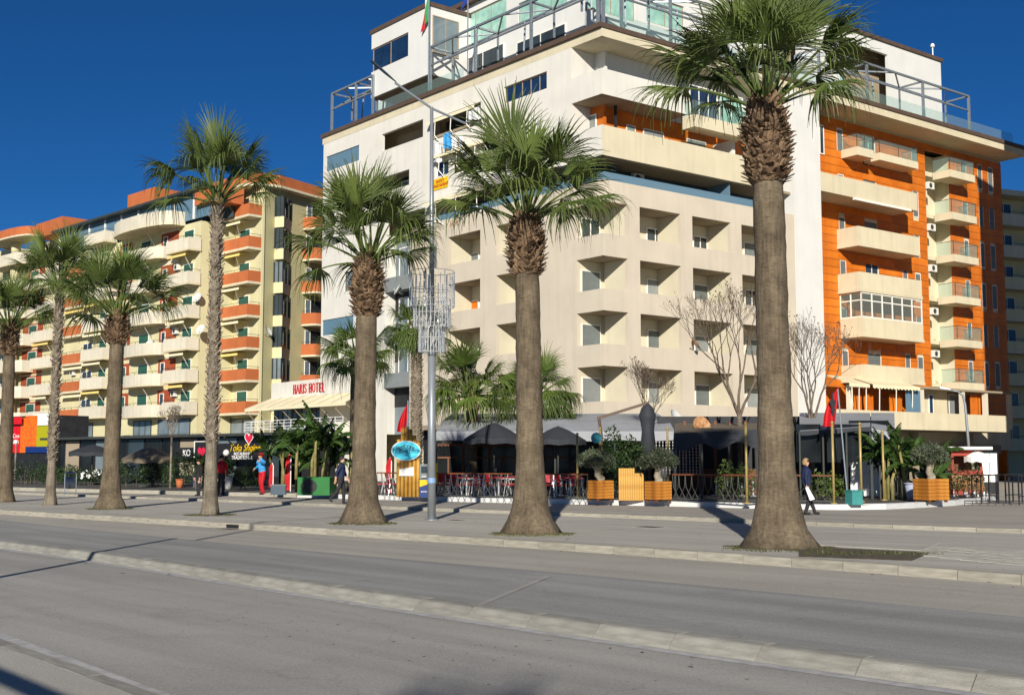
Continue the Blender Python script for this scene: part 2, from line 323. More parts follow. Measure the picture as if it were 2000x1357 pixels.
# promenade: from its kerb back under the terraces to the houses
pm = MB(); back = [Vector((p.x + 60, p.y + 190, 0)) for p in prom_base]; strip(pm, DL(prom_base, .14), ZP, back, ZP)
prom = ob('promenade', pm, 'promenade', kind='structure')
near_walk = ob('near_pavement', strip(MB(), [Vector((p.x - 40, p.y - 60, 0)) for p in near_base], .0, DL(near_base, -.16), .0), 'paving', kind='structure')
def kerb_stones(P, z0, z1, wid, m, parent, slope=.0, step=1.0, y_max=75, name='kerbstone', far=None):
    me = MB().add([(-.5, 0, 0), (.5, 0, 0), (.5, 1, 0), (-.5, 1, 0), (-.5, slope, .93), (.5, slope, .93), (.5, slope + .1, 1), (-.5, slope + .1, 1), (.5, 1, 1), (-.5, 1, 1)],
                  [(0, 1, 5, 4), (4, 5, 6, 7), (7, 6, 8, 9), (1, 2, 8, 6, 5), (3, 0, 4, 7, 9), (2, 3, 9, 8)]).mesh(name)
    me.materials.append(M[m]); far_mb = MB()
    L = sum((P[i + 1] - P[i]).length for i in range(len(P) - 1)); n = int(L / step); Q = resample(P, n + 1)
    for i in range(n):
        a, b = Q[i], Q[i + 1]; c = (a + b) / 2; t = (b - a); ang = math.atan2(t.y, t.x); ln = t.length
        inview = c.y > 4 and abs(c.x) < c.y * .46 + 1
        Mw = Matrix.Translation((c.x, c.y, z0)) @ Matrix.Rotation(ang + R.uniform(-.004, .004), 4, 'Z') @ Matrix.Diagonal((ln - .014, wid, z1 - z0 + R.uniform(-.006, .006), 1))
        if inview and c.y < y_max: o = bpy.data.objects.new(name, me); _link(o, parent, Mw)
        else: far_mb.add([Mw @ v.co for v in me.vertices], [tuple(p.vertices) for p in me.polygons])
    if far_mb.v: ob('kerb_run', far_mb, m, parent, kind='stuff')
kerb_stones(med_base, ZR, -.024, .36, 'kerb_grey', median, slope=.35)
kerb_stones(side_base, ZR, .004, .17, 'kerb', walk, slope=.1)
kerb_stones(prom_base, 0, ZP + .004, .16, 'kerb', prom, slope=.08)
kerb_stones(list(reversed(near_base)), ZR, .004, .17, 'kerb_grey', near_walk, slope=.05)
# painted lines: the pale stripe along the median kerb and the edge line on the near side
ob('lane_line', strip(MB(), DL(med_base, -.20), ZR + .004, DL(med_base, -.05), ZR + .004), 'roadpaint', road1)
white_ln = pl([(0, 1245), (150, 1299), (310, 1362)], ZR)
ob('edge_line', strip(MB(), DL(white_ln, -.12), ZR + .004, DL(white_ln, .12), ZR + .004), 'roadpaint', road1)
# tar patches and specks on the near road, an old patch on the median
mbp = MB()
for i in range(90):
    t = R.random(); px = 60 + 1300 * t + R.gauss(0, 60); py = 1150 + 195 * t + R.gauss(0, 22)
    if py > 1356 or py < 1110 + px * .02: continue
    p = gp(px, py, ZR + .004); r = R.uniform(.006, .02); k = 6
    mbp.add([(p.x + r * R.uniform(.6, 1.5) * math.cos(6.28 * j / k), p.y + r * R.uniform(.5, 1.3) * math.sin(6.28 * j / k), ZR + .003) for j in range(k)], [tuple(range(k))])
ob('tar_speck', mbp, 'blackm', road1, kind='stuff')
sm = MB(); A_, B_ = gp(928, 1184, -.022), gp(1072, 1124, -.022); n_ = Vector((.05, .03, 0)); sm.add([A_ - n_, A_ + n_, B_ + n_, B_ - n_], [(0, 1, 2, 3)]); ob('asphalt_seam', sm, 'asphalt', median)
# manholes, slab and pavers on the palm walk
def manhole(px, py, w_, d_, label, z=.004):
    p = gp(px, py, z); m = MB(); m.box(-w_ / 2, w_ / 2, -d_ / 2, d_ / 2, -.05, .006)
    t = thing('manhole_cover', label, 'manhole', T(p.x, p.y, z, -.80), 'manhole covers on the walk')
    ob('lid', m, 'iron', t, T(p.x, p.y, z, -.80)); f = MB()
    for s0 in (-1, 1): f.box(-w_ / 2 - .05, w_ / 2 + .05, s0 * (d_ / 2 + .028) - .02, s0 * (d_ / 2 + .028) + .02, -.05, .004); f.box(s0 * (w_ / 2 + .028) - .02, s0 * (w_ / 2 + .028) + .02, -d_ / 2, d_ / 2, -.05, .0035)
    ob('rim', f, 'kerb_grey', t, T(p.x, p.y, z, -.80))
manhole(1716, 1060, .62, .5, 'rusty square manhole cover beside the thickest palm')
manhole(1268, 1029, .6, .45, 'flat manhole cover between the two nearest palms')
manhole(890, 1016, .5, .3, 'thin drain cover to the right of the lamp post')
# gully in the kerb by the fourth palm
p = gp(442, 1033, ZR); j_ = min(range(len(side_base)), key=lambda i: (side_base[i] - Vector((p.x, p.y, 0))).length); q_ = side_base[j_]; d_ = side_base[j_ + 1] - side_base[j_ - 1]; Mg = T(q_.x, q_.y, ZR, math.atan2(d_.y, d_.x))
g = thing('storm_drain', 'dark gully mouth in the kerb beside the pale thin palm', 'drain', Mg); ob('grate', MB().box(-.3, .3, -.3, -.02, -.02, .008), 'iron', g, Mg); ob('mouth', MB().box(-.27, .27, -.012, .03, .02, .11), 'blackm', g, Mg)
pav = MB(); pav.box(-.115, .115, -.055, .055, -.02, .012); pme = pav.mesh('paver'); pme.materials.append(mat('paver_stone', (.44, .415, .355), .85, .2, 1.2, .3, 60, rnd=.1)); cnt = 0
o0 = gp(1900, 1083, 0); ang = -.79; ca, sa = math.cos(ang), math.sin(ang)
for i in range(-16, 20):
    for j in range(-12, 12):
        lx = (i + .5 * (j % 2)) * .24; ly = j * .122; x = o0.x + lx * ca - ly * sa; y = o0.y + lx * sa + ly * ca
        v = Vector((x, y, 0)) - EYE; dd = v.dot(FW); px = CX + FPX * v.x / dd; py = CY - FPX * v.dot(UP) / dd
        if px < 1800 + (1110 - py) * .9 - 30 or px > 2030 or py < 1058 or py > 1110 + (px - 1990) * .1 - 6: continue
        cnt += 1
        if cnt > 295: continue
        o = bpy.data.objects.new('paver', pme); _link(o, walk, Matrix.Translation((x, y, R.uniform(-.009, -.003))) @ Matrix.Rotation(ang + R.uniform(-.02, .02), 4, 'Z'))
# slab with the manhole and the bare bed of earth next to the big palm
def ground_patch(name, pts, z, m, parent, h=.02):
    mb = MB(); P = [gp(x, y, z) for x, y in pts]; mb.prism([(p.x, p.y) for p in P][::-1], z - .03, z); return ob(name, mb, m, parent)
ground_patch('concrete_slab', [(1640, 1049), (1835, 1059), (1800, 1074), (1600, 1064)], .012, 'paving', walk)
ground_patch('earth_bed', [(1560, 1066), (1820, 1078), (1780, 1094), (1560, 1086)], .008, 'soil', walk)
def grass_patch(px, py, rx, ry, n, parent, h=.05, ex=0.0):
    p = gp(px, py, 0); mb = MB()
    for i in range(n):
        a = R.uniform(0, 6.283); r = (ex + (1 - ex) * R.random() ** .5); x = p.x + rx * r * math.cos(a); y = p.y + ry * r * math.sin(a)
        b = R.uniform(0, 6.283); hh = h * R.uniform(.4, 1.4); w_ = .012; dx, dy = math.cos(b) * w_, math.sin(b) * w_; lx, ly = R.gauss(0, .025), R.gauss(0, .025)
        mb.add([(x - dx, y - dy, 0), (x + dx, y + dy, 0), (x + lx, y + ly, hh)], [(0, 1, 2)])
    return ob('grass_tuft', mb, 'grass', parent, kind='stuff')
# ================================================================= palms
def ring_mat(name, c, c2):
    m = mat(name, c, .92, .25, 2.2, c2=c2); n = m.node_tree.nodes; L = m.node_tree.links; b = n['Principled BSDF']
    tc = n.new('ShaderNodeTexCoord'); mp = n.new('ShaderNodeMapping'); mp.inputs['Scale'].default_value = (5.0, 5.0, 15); L.new(tc.outputs['Object'], mp.inputs[0])
    no = n.new('ShaderNodeTexNoise'); no.inputs['Scale'].default_value = 1.6; no.inputs['Detail'].default_value = 9; no.inputs['Roughness'].default_value = .7; L.new(mp.outputs[0], no.inputs[0])
    bu = n.new('ShaderNodeBump'); bu.inputs['Strength'].default_value = .9; bu.inputs['Distance'].default_value = .05; L.new(no.outputs['Fac'], bu.inputs['Height']); L.new(bu.outputs[0], b.inputs['Normal'])
    m2 = n.new('ShaderNodeMapping'); m2.inputs['Scale'].default_value = (14, 14, 1.6); L.new(tc.outputs['Object'], m2.inputs[0])
    nv = n.new('ShaderNodeTexNoise'); nv.inputs['Scale'].default_value = 1.3; nv.inputs['Detail'].default_value = 8; L.new(m2.outputs[0], nv.inputs[0])          # upright fissures
    av = n.new('ShaderNodeMath'); av.operation = 'MULTIPLY_ADD'; av.inputs[1].default_value = .45; L.new(nv.outputs['Fac'], av.inputs[0]); sc2 = n.new('ShaderNodeMath'); sc2.operation = 'MULTIPLY'; sc2.inputs[1].default_value = .55; L.new(no.outputs['Fac'], sc2.inputs[0]); L.new(sc2.outputs[0], av.inputs[2]); L.new(av.outputs[0], bu.inputs['Height'])
    mx = n.new('ShaderNodeMix'); mx.data_type = 'RGBA'; mx.blend_type = 'MULTIPLY'; mx.inputs[0].default_value = .75
    src = b.inputs['Base Color'].links[0].from_socket; cr = n.new('ShaderNodeMapRange'); cr.inputs[1].default_value = .4; cr.inputs[2].default_value = .6; cr.inputs[3].default_value = .5; cr.inputs[4].default_value = 1.2
    L.new(av.outputs[0], cr.inputs[0]); L.new(src, mx.inputs[6]); L.new(cr.outputs[0], mx.inputs[7]); L.new(mx.outputs[2], b.inputs['Base Color']); return m
M['trunkr'] = ring_mat('palm_trunk_ringed', (.125, .093, .057), (.20, .155, .10))
M['trunkp'] = ring_mat('palm_trunk_pale_ringed', (.2, .165, .115), (.27, .23, .17))
def frond_mesh(name, el, m, seed, lp=1.05, lb=1.25, droop=.5, nseg=34, sag=.25, spread=105):
    r = random.Random(seed); mb = MB(); e = rad(el); N = 7; pts = []; P = Vector((0, 0, 0)); ang = e
    for i in range(N):
        pts.append(P.copy()); P = P + Vector((math.cos(ang), 0, math.sin(ang))) * (lp / (N - 1)); ang -= sag / (N - 1) * (1.2 if el < 50 else .7)
    tip = pts[-1]; t = Vector((math.cos(ang), 0, math.sin(ang))); s = Vector((0, 1, 0)); nrm = t.cross(s) * -1
    mb.tube(pts, [.035 - .017 * i / (N - 1) for i in range(N)], 5)
    if nrm.z < 0 and el < 80: nrm = -nrm
    for k in range(nseg):
        f = (k + .5) / nseg * 2 - 1; ph = rad(spread) * f + r.uniform(-.02, .02)
        d = t * math.cos(ph) + s * math.sin(ph) - nrm * (.18 * abs(f)) + nrm * .10 * math.cos(ph * 2)
        d.normalize(); side = d.cross(nrm).normalized(); L_ = lb * (1 - .22 * abs(f) ** 1.5) * r.uniform(.88, 1.08)
        da = 2 * rad(spread) / nseg; prev = None; dr = droop * r.uniform(.4, 1.9); side_n = nrm
        rs = (0, .22, .45, .62, .8, 1.0); base = len(mb.v); sway = r.uniform(-.06, .06)
        for i, q in enumerate(rs):
            hang = max(0, q - .35) / .65
            c = tip + d * (L_ * q * (1 - .28 * dr * hang ** 2)) + Vector((0, 0, -1)) * (dr * L_ * hang ** 2 * .62) + side * sway * hang
            wd = L_ * q * da * .52 if q < .5 else L_ * .47 * da * .42 * (1 - (q - .45) / .56) ** .9
            wd = max(wd, .0035); fold = wd * .55
            mb.v += [tuple(c - side * wd), tuple(c + nrm * fold * (1 if q < .9 else .2)), tuple(c + side * wd)]
            if i:
                o = base + (i - 1) * 3; mb.f += [(o, o + 1, o + 4, o + 3), (o + 1, o + 2, o + 5, o + 4)]
    me = mb.mesh(name); me.materials.append(M[m]); return me
ELS = (84, 74, 64, 54, 44, 33, 22, 10, -4)
FR = {}
def fronds(kind):
    if kind in FR: return FR[kind]
    m = 'frondl' if kind == 'light' else 'frond'; out = {}
    for i, e in enumerate(ELS):
        up = max(0, min(1, (e + 4) / 88)); dr = (.9 - .78 * up) * (1.3 if kind == 'light' else 1.0)
        out[e] = [frond_mesh('frond', e, m, 100 * i + v, lp=(1.22 + .05 * up) * (1 if kind != 'light' else .8), lb=1.0 + .5 * up, droop=dr, sag=.5 - .4 * up, spread=62 + 44 * (1 - up)) for v in range(2)]
    FR[kind] = out; return out
def boots_mesh(prof, n, size, seed, out=.5, flat=False):
    r = random.Random(seed); mb = MB()
    zs0, zs1 = prof[0][1], prof[-1][1]
    def rad_at(z):
        for (r0, z0), (r1, z1) in zip(prof, prof[1:]):
            if z0 <= z <= z1: return r0 + (r1 - r0) * (z - z0) / max(1e-6, z1 - z0)
        return prof[-1][0]
    for i in range(n):
        z = zs0 + (zs1 - zs0) * (i + r.random()) / n; a = i * 2.39996 + r.uniform(-.25, .25); rr = rad_at(z)
        er = Vector((math.cos(a), math.sin(a), 0)); et = Vector((-math.sin(a), math.cos(a), 0)); L_ = size * r.uniform(.5, 1.65); w_ = size * r.uniform(.28, .62)
        o_ = out * r.uniform(.25, 1.9); tilt = Vector((0, 0, 1)) * math.cos(o_) + er * math.sin(o_); tilt = (tilt + et * r.uniform(-.6, .6)).normalized()
        c = er * (rr * .97) + Vector((0, 0, z)); up = tilt.cross(et).normalized() * -.1 * size
        mb.add([c - et * w_, c + er * .03 * (size / .2), c + et * w_, c + tilt * L_ * .7 - et * w_ * .55, c + tilt * L_ * .72 + er * .04, c + tilt * L_ * .7 + et * w_ * .55, c + tilt * L_ + et * r.uniform(-.5, .5) * w_],
               [(0, 1, 4, 3), (1, 2, 5, 4), (3, 4, 6), (4, 5, 6)])
    return mb
def palm(px, py, top_py, wb, wm, label, boots=None, kind='dark', z=0.0, nf=34, seed=1, scale=1.0, rough=False, pale=False, lean=0.0, group='palms in a row along the kerb', Y=None, flare=.55, bulge=1.0, topx=None):
    r = random.Random(seed)
    b = gp(px, py, z) if Y is None else Vector((at(px, py, Y).x, Y, z))
    D = b.y; k = D / FPX; H = hz(top_py, D) - z; Mw = T(b.x, b.y, z); lx = ((topx - px) * k if topx is not None else lean)
    t = thing('palm_tree', label, 'palm', Mw, group)
    rb, rm = wb * k / 2, wm * k / 2; prof = []; n = 46
    for i in range(n + 1):
        f = i / n; q = rm * (1.04 - .16 * f) + (rb - rm) * math.exp(-f * H / flare); q *= 1 + .02 * math.sin(i * .9 + seed) + .015 * math.sin(i * 2.3 + 2 * seed) + r.uniform(-.022, .022); prof.append((q, f * H))
    mb = MB(); K = 26; ph = [r.uniform(0, 6.28) for _ in range(3)]
    wob = lambda a, zz: 1 + .03 * math.sin(3 * a + ph[0] + zz * .5) + .07 * math.exp(-max(0, zz) / .45) * (math.sin(7 * a + ph[1]) + .6 * math.sin(13 * a + ph[2])) + .015 * math.sin(11 * a + ph[2] + zz * 3)
    mb.lathe(prof, K, (0, 0, -.03), wob)
    bend = lambda zz: lx * (zz / H) ** 1.4
    mb.v = [(x + bend(max(0, zz)), y, zz) for x, y, zz in mb.v]
    ob('trunk', mb, 'trunkp' if pale else 'trunkr', t, Mw, True)
    top = (lx, 0, H)
    if boots:
        z0 = hz(boots[1], D) - z; z1 = H + .04; rw = boots[2] * k / 2 * .79
        pr = [(rm * .95, z0 - .1), (rw * .86, z0 + (z1 - z0) * .22), (rw * .9, z0 + (z1 - z0) * .6), (rw * .55, z1 - .05), (rw * .3, z1 + .1)]
        bm = boots_mesh(pr, int(420 * max(.7, z1 - z0)), .17 * bulge, seed + 5, .75); bm.v = [(x + bend(zz), y, zz) for x, y, zz in bm.v]
        ob('old_leaf_bases', bm, 'boot', t, Mw, kind='stuff')
        ob('trunk_core', MB().lathe([(p_[0] * .9, p_[1]) for p_ in pr], 16, (lx * .97, 0, 0)), 'boot', t, Mw, True)
    if rough:
        pr = [(rm * 1.02, H * rough), (rm * .93, H)]
        bm = boots_mesh(pr, int(H * (1 - rough) * 85), .13, seed + 6, .45); bm.v = [(x + bend(zz), y, zz) for x, y, zz in bm.v]
        ob('old_leaf_bases', bm, 'bootpale' if pale else 'boot', t, Mw, kind='stuff')
    hm = MB().lathe([(.22 * scale, -.15), (.19 * scale, .05), (.10 * scale, .3), (.02, .5)], 12, top); ob('heart', hm, 'heart', t, Mw, True)
    F = fronds(kind)
    for i in range(nf):
        f = (i + .5) / nf; a = i * 2.39996 + seed + r.uniform(-.3, .3)
        q = f ** (.85 if kind == 'dark' else .62)
        e = min(ELS, key=lambda x: abs(x - (88 - q * (60 if kind == 'dark' else 88) + r.uniform(-12, 12))))
        sc_ = scale * r.uniform(.78, 1.15)
        Mf = Matrix.Translation(Vector(top) + Vector((math.cos(a) * .12, math.sin(a) * .12, .12 - .22 * f)) * scale) @ Matrix.Rotation(a, 4, 'Z') @ Matrix.Rotation(r.uniform(-.35, .35), 4, 'X') @ Matrix.Scale(sc_, 4)
        o = bpy.data.objects.new('frond', F[e][r.randrange(2)]); _link(o, t, Mw @ Mf)
    return t, b
pt = {}
pt[1] = palm(1522, 1068, 205, 150, 66, 'nearest and thickest palm with a bulging collar of brown leaf stubs', boots=(205, 350, 116), nf=36, seed=3, scale=1.12, topx=1512)
pt[2] = palm(1037, 1041, 428, 118, 52, 'second palm from the right, right of the lamp post', boots=(428, 530, 86), nf=34, seed=8, scale=1.1, topx=1027)
pt[3] = palm(708, 1021, 510, 98, 44, 'thick palm just left of the lamp post', boots=(510, 612, 78), nf=34, seed=14, scale=1.1, topx=713)
pt[4] = palm(410, 1005, 392, 38, 22, 'tall slender palm with a rough pale trunk before the yellow house', nf=30, seed=21, scale=1.05, rough=.22, pale=True, topx=411)
pt[5] = palm(215, 993, 618, 62, 30, 'short stout palm third from the left edge', boots=(618, 668, 58), nf=30, seed=27, scale=1.12, topx=219)
pt[6] = palm(98, 986, 562, 28, 15, 'slender shaggy palm second from the left edge', nf=34, seed=33, scale=.95, rough=.2, pale=True, topx=103)
pt[7] = palm(8, 980, 640, 42, 24, 'palm cut off by the left edge of the picture', boots=(640, 690, 40), nf=32, seed=39, scale=.95, topx=6)
for k_, (px, py, rx, ry, n) in {1: (1522, 1072, 1.05, .8, 420), 2: (1037, 1044, .95, .75, 420), 3: (708, 1023, .9, .7, 400), 4: (410, 1006, .8, .7, 200), 5: (215, 994, .8, .7, 280)}.items():
    b = pt[k_][1]; mb = MB(); m_ = 26
    mb.prism([(b.x + rx * .95 * (1 + .18 * math.sin(j * 1.7 + k_)) * math.cos(6.283 * j / m_), b.y + ry * (1 + .15 * math.sin(j * 2.3)) * math.sin(6.283 * j / m_)) for j in range(m_)], -.02, .006)
    ob('planting_pit', mb, 'soil', walk); grass_patch(px, py, rx, ry, n, walk, .05, .3)
grass_patch(1700, 1082, 1.3, .35, 260, walk, .06)
bgp = 'palms standing on the terrace'
palm(693, 960, 702, 30, 24, 'light green terrace palm behind the trunk left of the lamp post', kind='light', z=ZT, nf=34, seed=51, scale=.98, Y=55, group=bgp)
palm(812, 960, 655, 26, 21, 'thin terrace palm with a pale diamond patterned trunk behind the lamp post', kind='light', z=ZT, nf=34, seed=57, scale=.95, rough=.1, pale=True, Y=57, group=bgp)
palm(921, 955, 772, 34, 22, 'bushy light green terrace palm between the lamp post and the second palm', kind='light', z=ZT, nf=36, seed=63, scale=1.25, rough=.45, Y=54, group=bgp)
palm(1050, 955, 775, 30, 24, 'bushy light green terrace palm half hidden by the second trunk', kind='light', z=ZT, nf=36, seed=69, scale=1.15, Y=56, group=bgp)
# trees of the row behind the viewer: only their shadows reach the road
def shadow_palm(x, y, H, seed):
    t = thing('palm_tree', 'palm on the near pavement behind the viewer, number %d' % seed, 'palm', T(x, y, 0)); mb = MB().lathe([(.35, 0), (.2, .6), (.17, H)], 14)
    ob('trunk', mb, 'trunkr', t, T(x, y, 0), True); F = fronds('dark'); r = random.Random(seed)
    for i in range(17):
        a = i * 2.4; e = ELS[min(8, int((i / 17) ** .8 * 9))]
        o = bpy.data.objects.new('frond', F[e][i % 2]); _link(o, t, T(x, y, H, a))
shadow_palm(-2.3, -13.3, 6.3, 90)
# ================================================================= windows, balconies, small fittings (local: x right, y inward, z up)
def window(parent, F, u0, u1, z0, z1, y, pane='pane', frame='framew', mull=1, name='window', shut=0.0, shm='greysh', fw=.07, mid=False):
    """frame with panes, set proud of the plane y; shut = share covered by a roller shutter"""
    Mw = F.M @ Matrix.Translation((u0, y, z0)); w_, h = u1 - u0, z1 - z0; f = MB(); fd = .06
    f.box(0, w_, -fd, 0, h - fw, h); f.box(0, w_, -fd, 0, 0, fw); f.box(0, fw, -fd, 0, fw, h - fw); f.box(w_ - fw, w_, -fd, 0, fw, h - fw)
    for i in range(1, mull + 1): x = w_ * i / (mull + 1); f.box(x - fw * .45, x + fw * .45, -fd + .004, 0, fw, h - fw)
    if mid: f.box(fw, w_ - fw, -fd + .006, 0, h * .72 - .03, h * .72 + .03)
    o = ob(name, f, frame, parent, Mw)
    if shut < .98: ob('pane', MB().box(fw * .5, w_ - fw * .5, -.03, -.012, fw * .5, h - fw * .5), pane, o, Mw)
    if shut > 0:
        s = MB(); n = max(3, int(shut * h / .09)); hh = shut * (h - fw) / n
        for i in range(n): zz = h - fw * .5 - (i + 1) * hh; s.box(fw * .6, w_ - fw * .6, -.05 - (.008 if i % 2 else 0), -.03, zz, zz + hh * .96)
        ob('shutter', s, shm, o, Mw)
    return o
def shutter(parent, F, u0, u1, z0, z1, y, m='greysh', frame='framew', name='shuttered_window'):
    return window(parent, F, u0, u1, z0, z1, y, shut=1.0, shm=m, frame=frame, mull=0, name=name, fw=.06)
AC_ME = None
def ac(parent, F, u, z, y, s=1.0):
    Mw = F.M @ Matrix.Translation((u, y, z)) @ Matrix.Scale(s, 4)
    o = ob('air_conditioner', MB().box(-.42, .42, -.36, -.06, 0, .58), 'acm', parent, Mw)
    k = 18; g = MB(); g.add([(-.1 + .22 * math.cos(6.283 * i / k), -.368, .29 + .22 * math.sin(6.283 * i / k)) for i in range(k)], [tuple(range(k))])
    ob('fan_grille', g, 'rail', o, Mw); ob('bracket', MB().box(-.36, .36, -.06, 0, -.1, -.004), 'steel', o, Mw); return o
def dish(parent, F, u, z, y, r=.4, m='dishm', yaw=.3):
    Mw = F.M @ Matrix.Translation((u, y - .35, z)) @ Matrix.Rotation(yaw, 4, 'Z') @ Matrix.Rotation(rad(62), 4, 'X')
    prof = [(r * i / 6, .32 * (r * i / 6) ** 2 / r) for i in range(7)]; prof[0] = (.01, 0)
    d = MB(); k = 20; vs = []
    for q, zz in prof:
        for j in range(k): vs.append((q * math.cos(6.283 * j / k), q * math.sin(6.283 * j / k) * 1.06, zz))
    d.add(vs, [(i * k + j, i * k + (j + 1) % k, (i + 1) * k + (j + 1) % k, (i + 1) * k + j) for i in range(6) for j in range(k)]); d.tube([(0, -r * .9, .2 * r), (0, 0, r * .95)], .014, 5)
    o = ob('satellite_dish', d, m, parent, Mw, True); F2 = F.M @ Matrix.Translation((u, y, z))
    ob('bracket', MB().tube([(0, 0, -.25), (0, -.25, -.2), (0, -.36, 0)], .025, 6), 'steel', o, F2); return o
def railing(mb, x0, x1, y, z0, z1, nbar, r=.018, rails=2):
    for i in range(rails): zz = z1 - (z1 - z0) * i / max(1, rails) * .9; mb.beam((x0, y, zz), (x1, y, zz), r * 2)
    for i in range(nbar + 1): x = x0 + (x1 - x0) * i / nbar; mb.beam((x, y, z0), (x, y, z1), r * 1.6)
    return mb
def box_balcony(parent, F, u0, u1, z0, z1, proj, m='whiteb', floor=.18, y=0.0, trim='cream', rail=True, name='balcony', awn=None, soff='soffit'):
    """parapet box: front and two sides, a slab and a thin top rail"""
    Mw = F.M @ Matrix.Translation((u0, y, z0)); w_, h = u1 - u0, z1 - z0; t = .12
    p = MB(); p.box(0, w_, -proj, -proj + t, floor, h); p.box(0, t, -proj + t, 0, floor, h); p.box(w_ - t, w_, -proj + t, 0, floor, h)
    o = ob(name, p, m, parent, Mw); ob('slab', MB().box(-.04, w_ + .04, -proj - .04, 0, .0, floor), trim, o, Mw)
    if rail:
        r_ = MB(); zz = h + .22
        for a, b in (((0.04, -proj + .05, zz), (w_ - .04, -proj + .05, zz)), ((.04, -proj + .05, zz), (.04, 0, zz)), ((w_ - .04, -proj + .05, zz), (w_ - .04, 0, zz))): r_.beam(a, b, .035)
        for i in range(5): x = .04 + (w_ - .08) * i / 4; r_.beam((x, -proj + .05, h), (x, -proj + .05, zz), .03)
        ob('rail', r_, 'rail', o, Mw)
    if awn:
        am, drop = awn; a = MB(); q = proj * .92
        a.add([(.05, -.1, -.03), (w_ * .82, -.1, -.03), (w_ * .82, -q, -.03 - drop * .3), (.05, -q, -.03 - drop * .3), (w_ * .82, -q, -.03 - drop * .3 - .22), (.05, -q, -.03 - drop * .3 - .22)], [(0, 1, 2, 3), (3, 2, 4, 5)])
        ao = ob('awning', a, am, o, Mw); ob('awning_arm', MB().beam((w_ * .75, -q, -.1 - drop * .3), (w_ * .62, -.08, -1.45), .05), 'framew', ao, Mw)
    return o
def curved_balcony(parent, F, u0, u1, z0, z1, proj, m='whiteb', floor=.18, y=0.0, straight=.25, rail=True, trim='cream', name='curved_balcony'):
    Mw = F.M @ Matrix.Translation((u0, y, z0)); w_, h = u1 - u0, z1 - z0; n = 14
    def arc(off): return [(w_ / 2 - (w_ / 2 - off) * math.cos(math.pi * i / n), -(proj * straight if 0 < i < n else 0) - (proj * (1 - straight) - off) * math.sin(math.pi * i / n) ** .75) for i in range(n + 1)]
    A, B = arc(0), arc(.12); p = MB()
    for i in range(n):
        a0, a1, b1, b0 = A[i], A[i + 1], B[i + 1], B[i]; p.prism([a0, a1, b1, b0], floor, h)
    o = ob(name, p, m, parent, Mw, False); ob('slab', MB().prism(A, 0, floor), trim, o, Mw)
    if rail:
        r_ = MB(); C = arc(.06); r_.tube([(a, b, h + .22) for a, b in C], .02, 5)
        for i in range(1, n, 2): r_.beam((*C[i], h), (*C[i], h + .22), .03)
        ob('rail', r_, 'rail', o, Mw)
    return o
def glass_balcony(parent, F, u0, u1, z0, z1, proj, y, rh=1.0, left=True, name='glass_balcony', m='cream'):
    Mw = F.M @ Matrix.Translation((u0, y, z0)); w_, h = u1 - u0, z1 - z0
    o = ob(name, MB().box(0, w_, -proj, 0, 0, h), m, parent, Mw); g = MB(); g.box(.04, w_ - .04, -proj + .05, -proj + .064, h, h + rh); g.box(.04, .054, -proj + .07, 0, h, h + rh); g.box(w_ - .054, w_ - .04, -proj + .07, 0, h, h + rh)
    ob('glass_panel', g, 'glass', o, Mw); r_ = MB()
    for a, b in (((.04, -proj + .057, h + rh), (w_ - .04, -proj + .057, h + rh)), ((.047, -proj + .05, h + rh), (.047, 0, h + rh)), ((w_ - .047, -proj + .05, h + rh), (w_ - .047, 0, h + rh))): r_.beam(a, b, .035)
    for x in (.05, w_ / 2, w_ - .05): r_.beam((x, -proj + .057, h), (x, -proj + .057, h + rh), .035)
    ob('rail', r_, 'rail', o, Mw); return o
# ================================================================= the white corner house
FR_ = Face((5.13, 67.0), 3080, 2350)       # its right-hand face, x = 0 at the corner
FL = Face((5.13, 67.0), 1938, -2350)       # its left-hand face, x negative away from the corner
Wb = thing('white_apartment_building', 'white and beige corner apartment house with a penthouse and grey roof truss', 'building', T(5.13, 67, ZP))
zc = lambda py: FR_.z(1180, py)
z_top, z_soff, zA1, zA0, zB1, zB0, zW = zc(50), zc(72), zc(134), zc(184), zc(244), zc(303), zc(350)
rows = [(zc(455.5), zc(392)), (zc(563), zc(499)), (zc(670.7), zc(605.6)), (zc(783), zc(713.8))]
z_low = zc(817); uL = FL.u(629, 500); uR = FR_.u(1550, 500); uP0, uP1 = FR_.u(1553, 500), FR_.u(1601, 300)
D1 = 2.0                                   # depth of the recessed bays
# --- right face: beige wall with recessed bays
colsR = [(0, FR_.u(1226)), (FR_.u(1250), FR_.u(1330)), (FR_.u(1353), FR_.u(1428)), (FR_.u(1449), FR_.u(1530))]
holesR = [(a - (.3 if i == 0 else 0), b, z0, z1) for i, (a, b) in enumerate(colsR) for z0, z1 in rows]
ob('wall', MB().wall(0, uP0, z_low, zW, holesR), 'beige', Wb, FR_.M)
inn = MB(); inn.box(D1, uP0, D1, D1 + .2, z_low, zW - .05); ob('inner_wall', inn, 'inner', Wb, FR_.M)
cu = FL.u(1126, 500)
colsL = [(FL.u(875, 490), FL.u(938, 490)), (FL.u(969, 470), FL.u(1040, 470))]
rowsL = rows[:3]
holesL = [(cu, .3, z0, z1) for z0, z1 in rows] + [(a, b, z0, z1) for a, b in colsL for z0, z1 in rowsL] + [(colsL[0][0], colsL[0][1], rows[3][0], rows[3][1]), (colsL[1][0], colsL[1][1], rows[3][0], rows[3][1])]
uS0, uS1 = FL.u(752, 600), FL.u(801, 600)  # the glazed vertical strip
holesL += [(FL.u(843, 490), FL.u(853, 490), FL.z(843, 527), FL.z(843, 479))]
ob('wall', MB().wall(uS1, 0.0, z_low, zW, holesL), 'beige', Wb, FL.M)
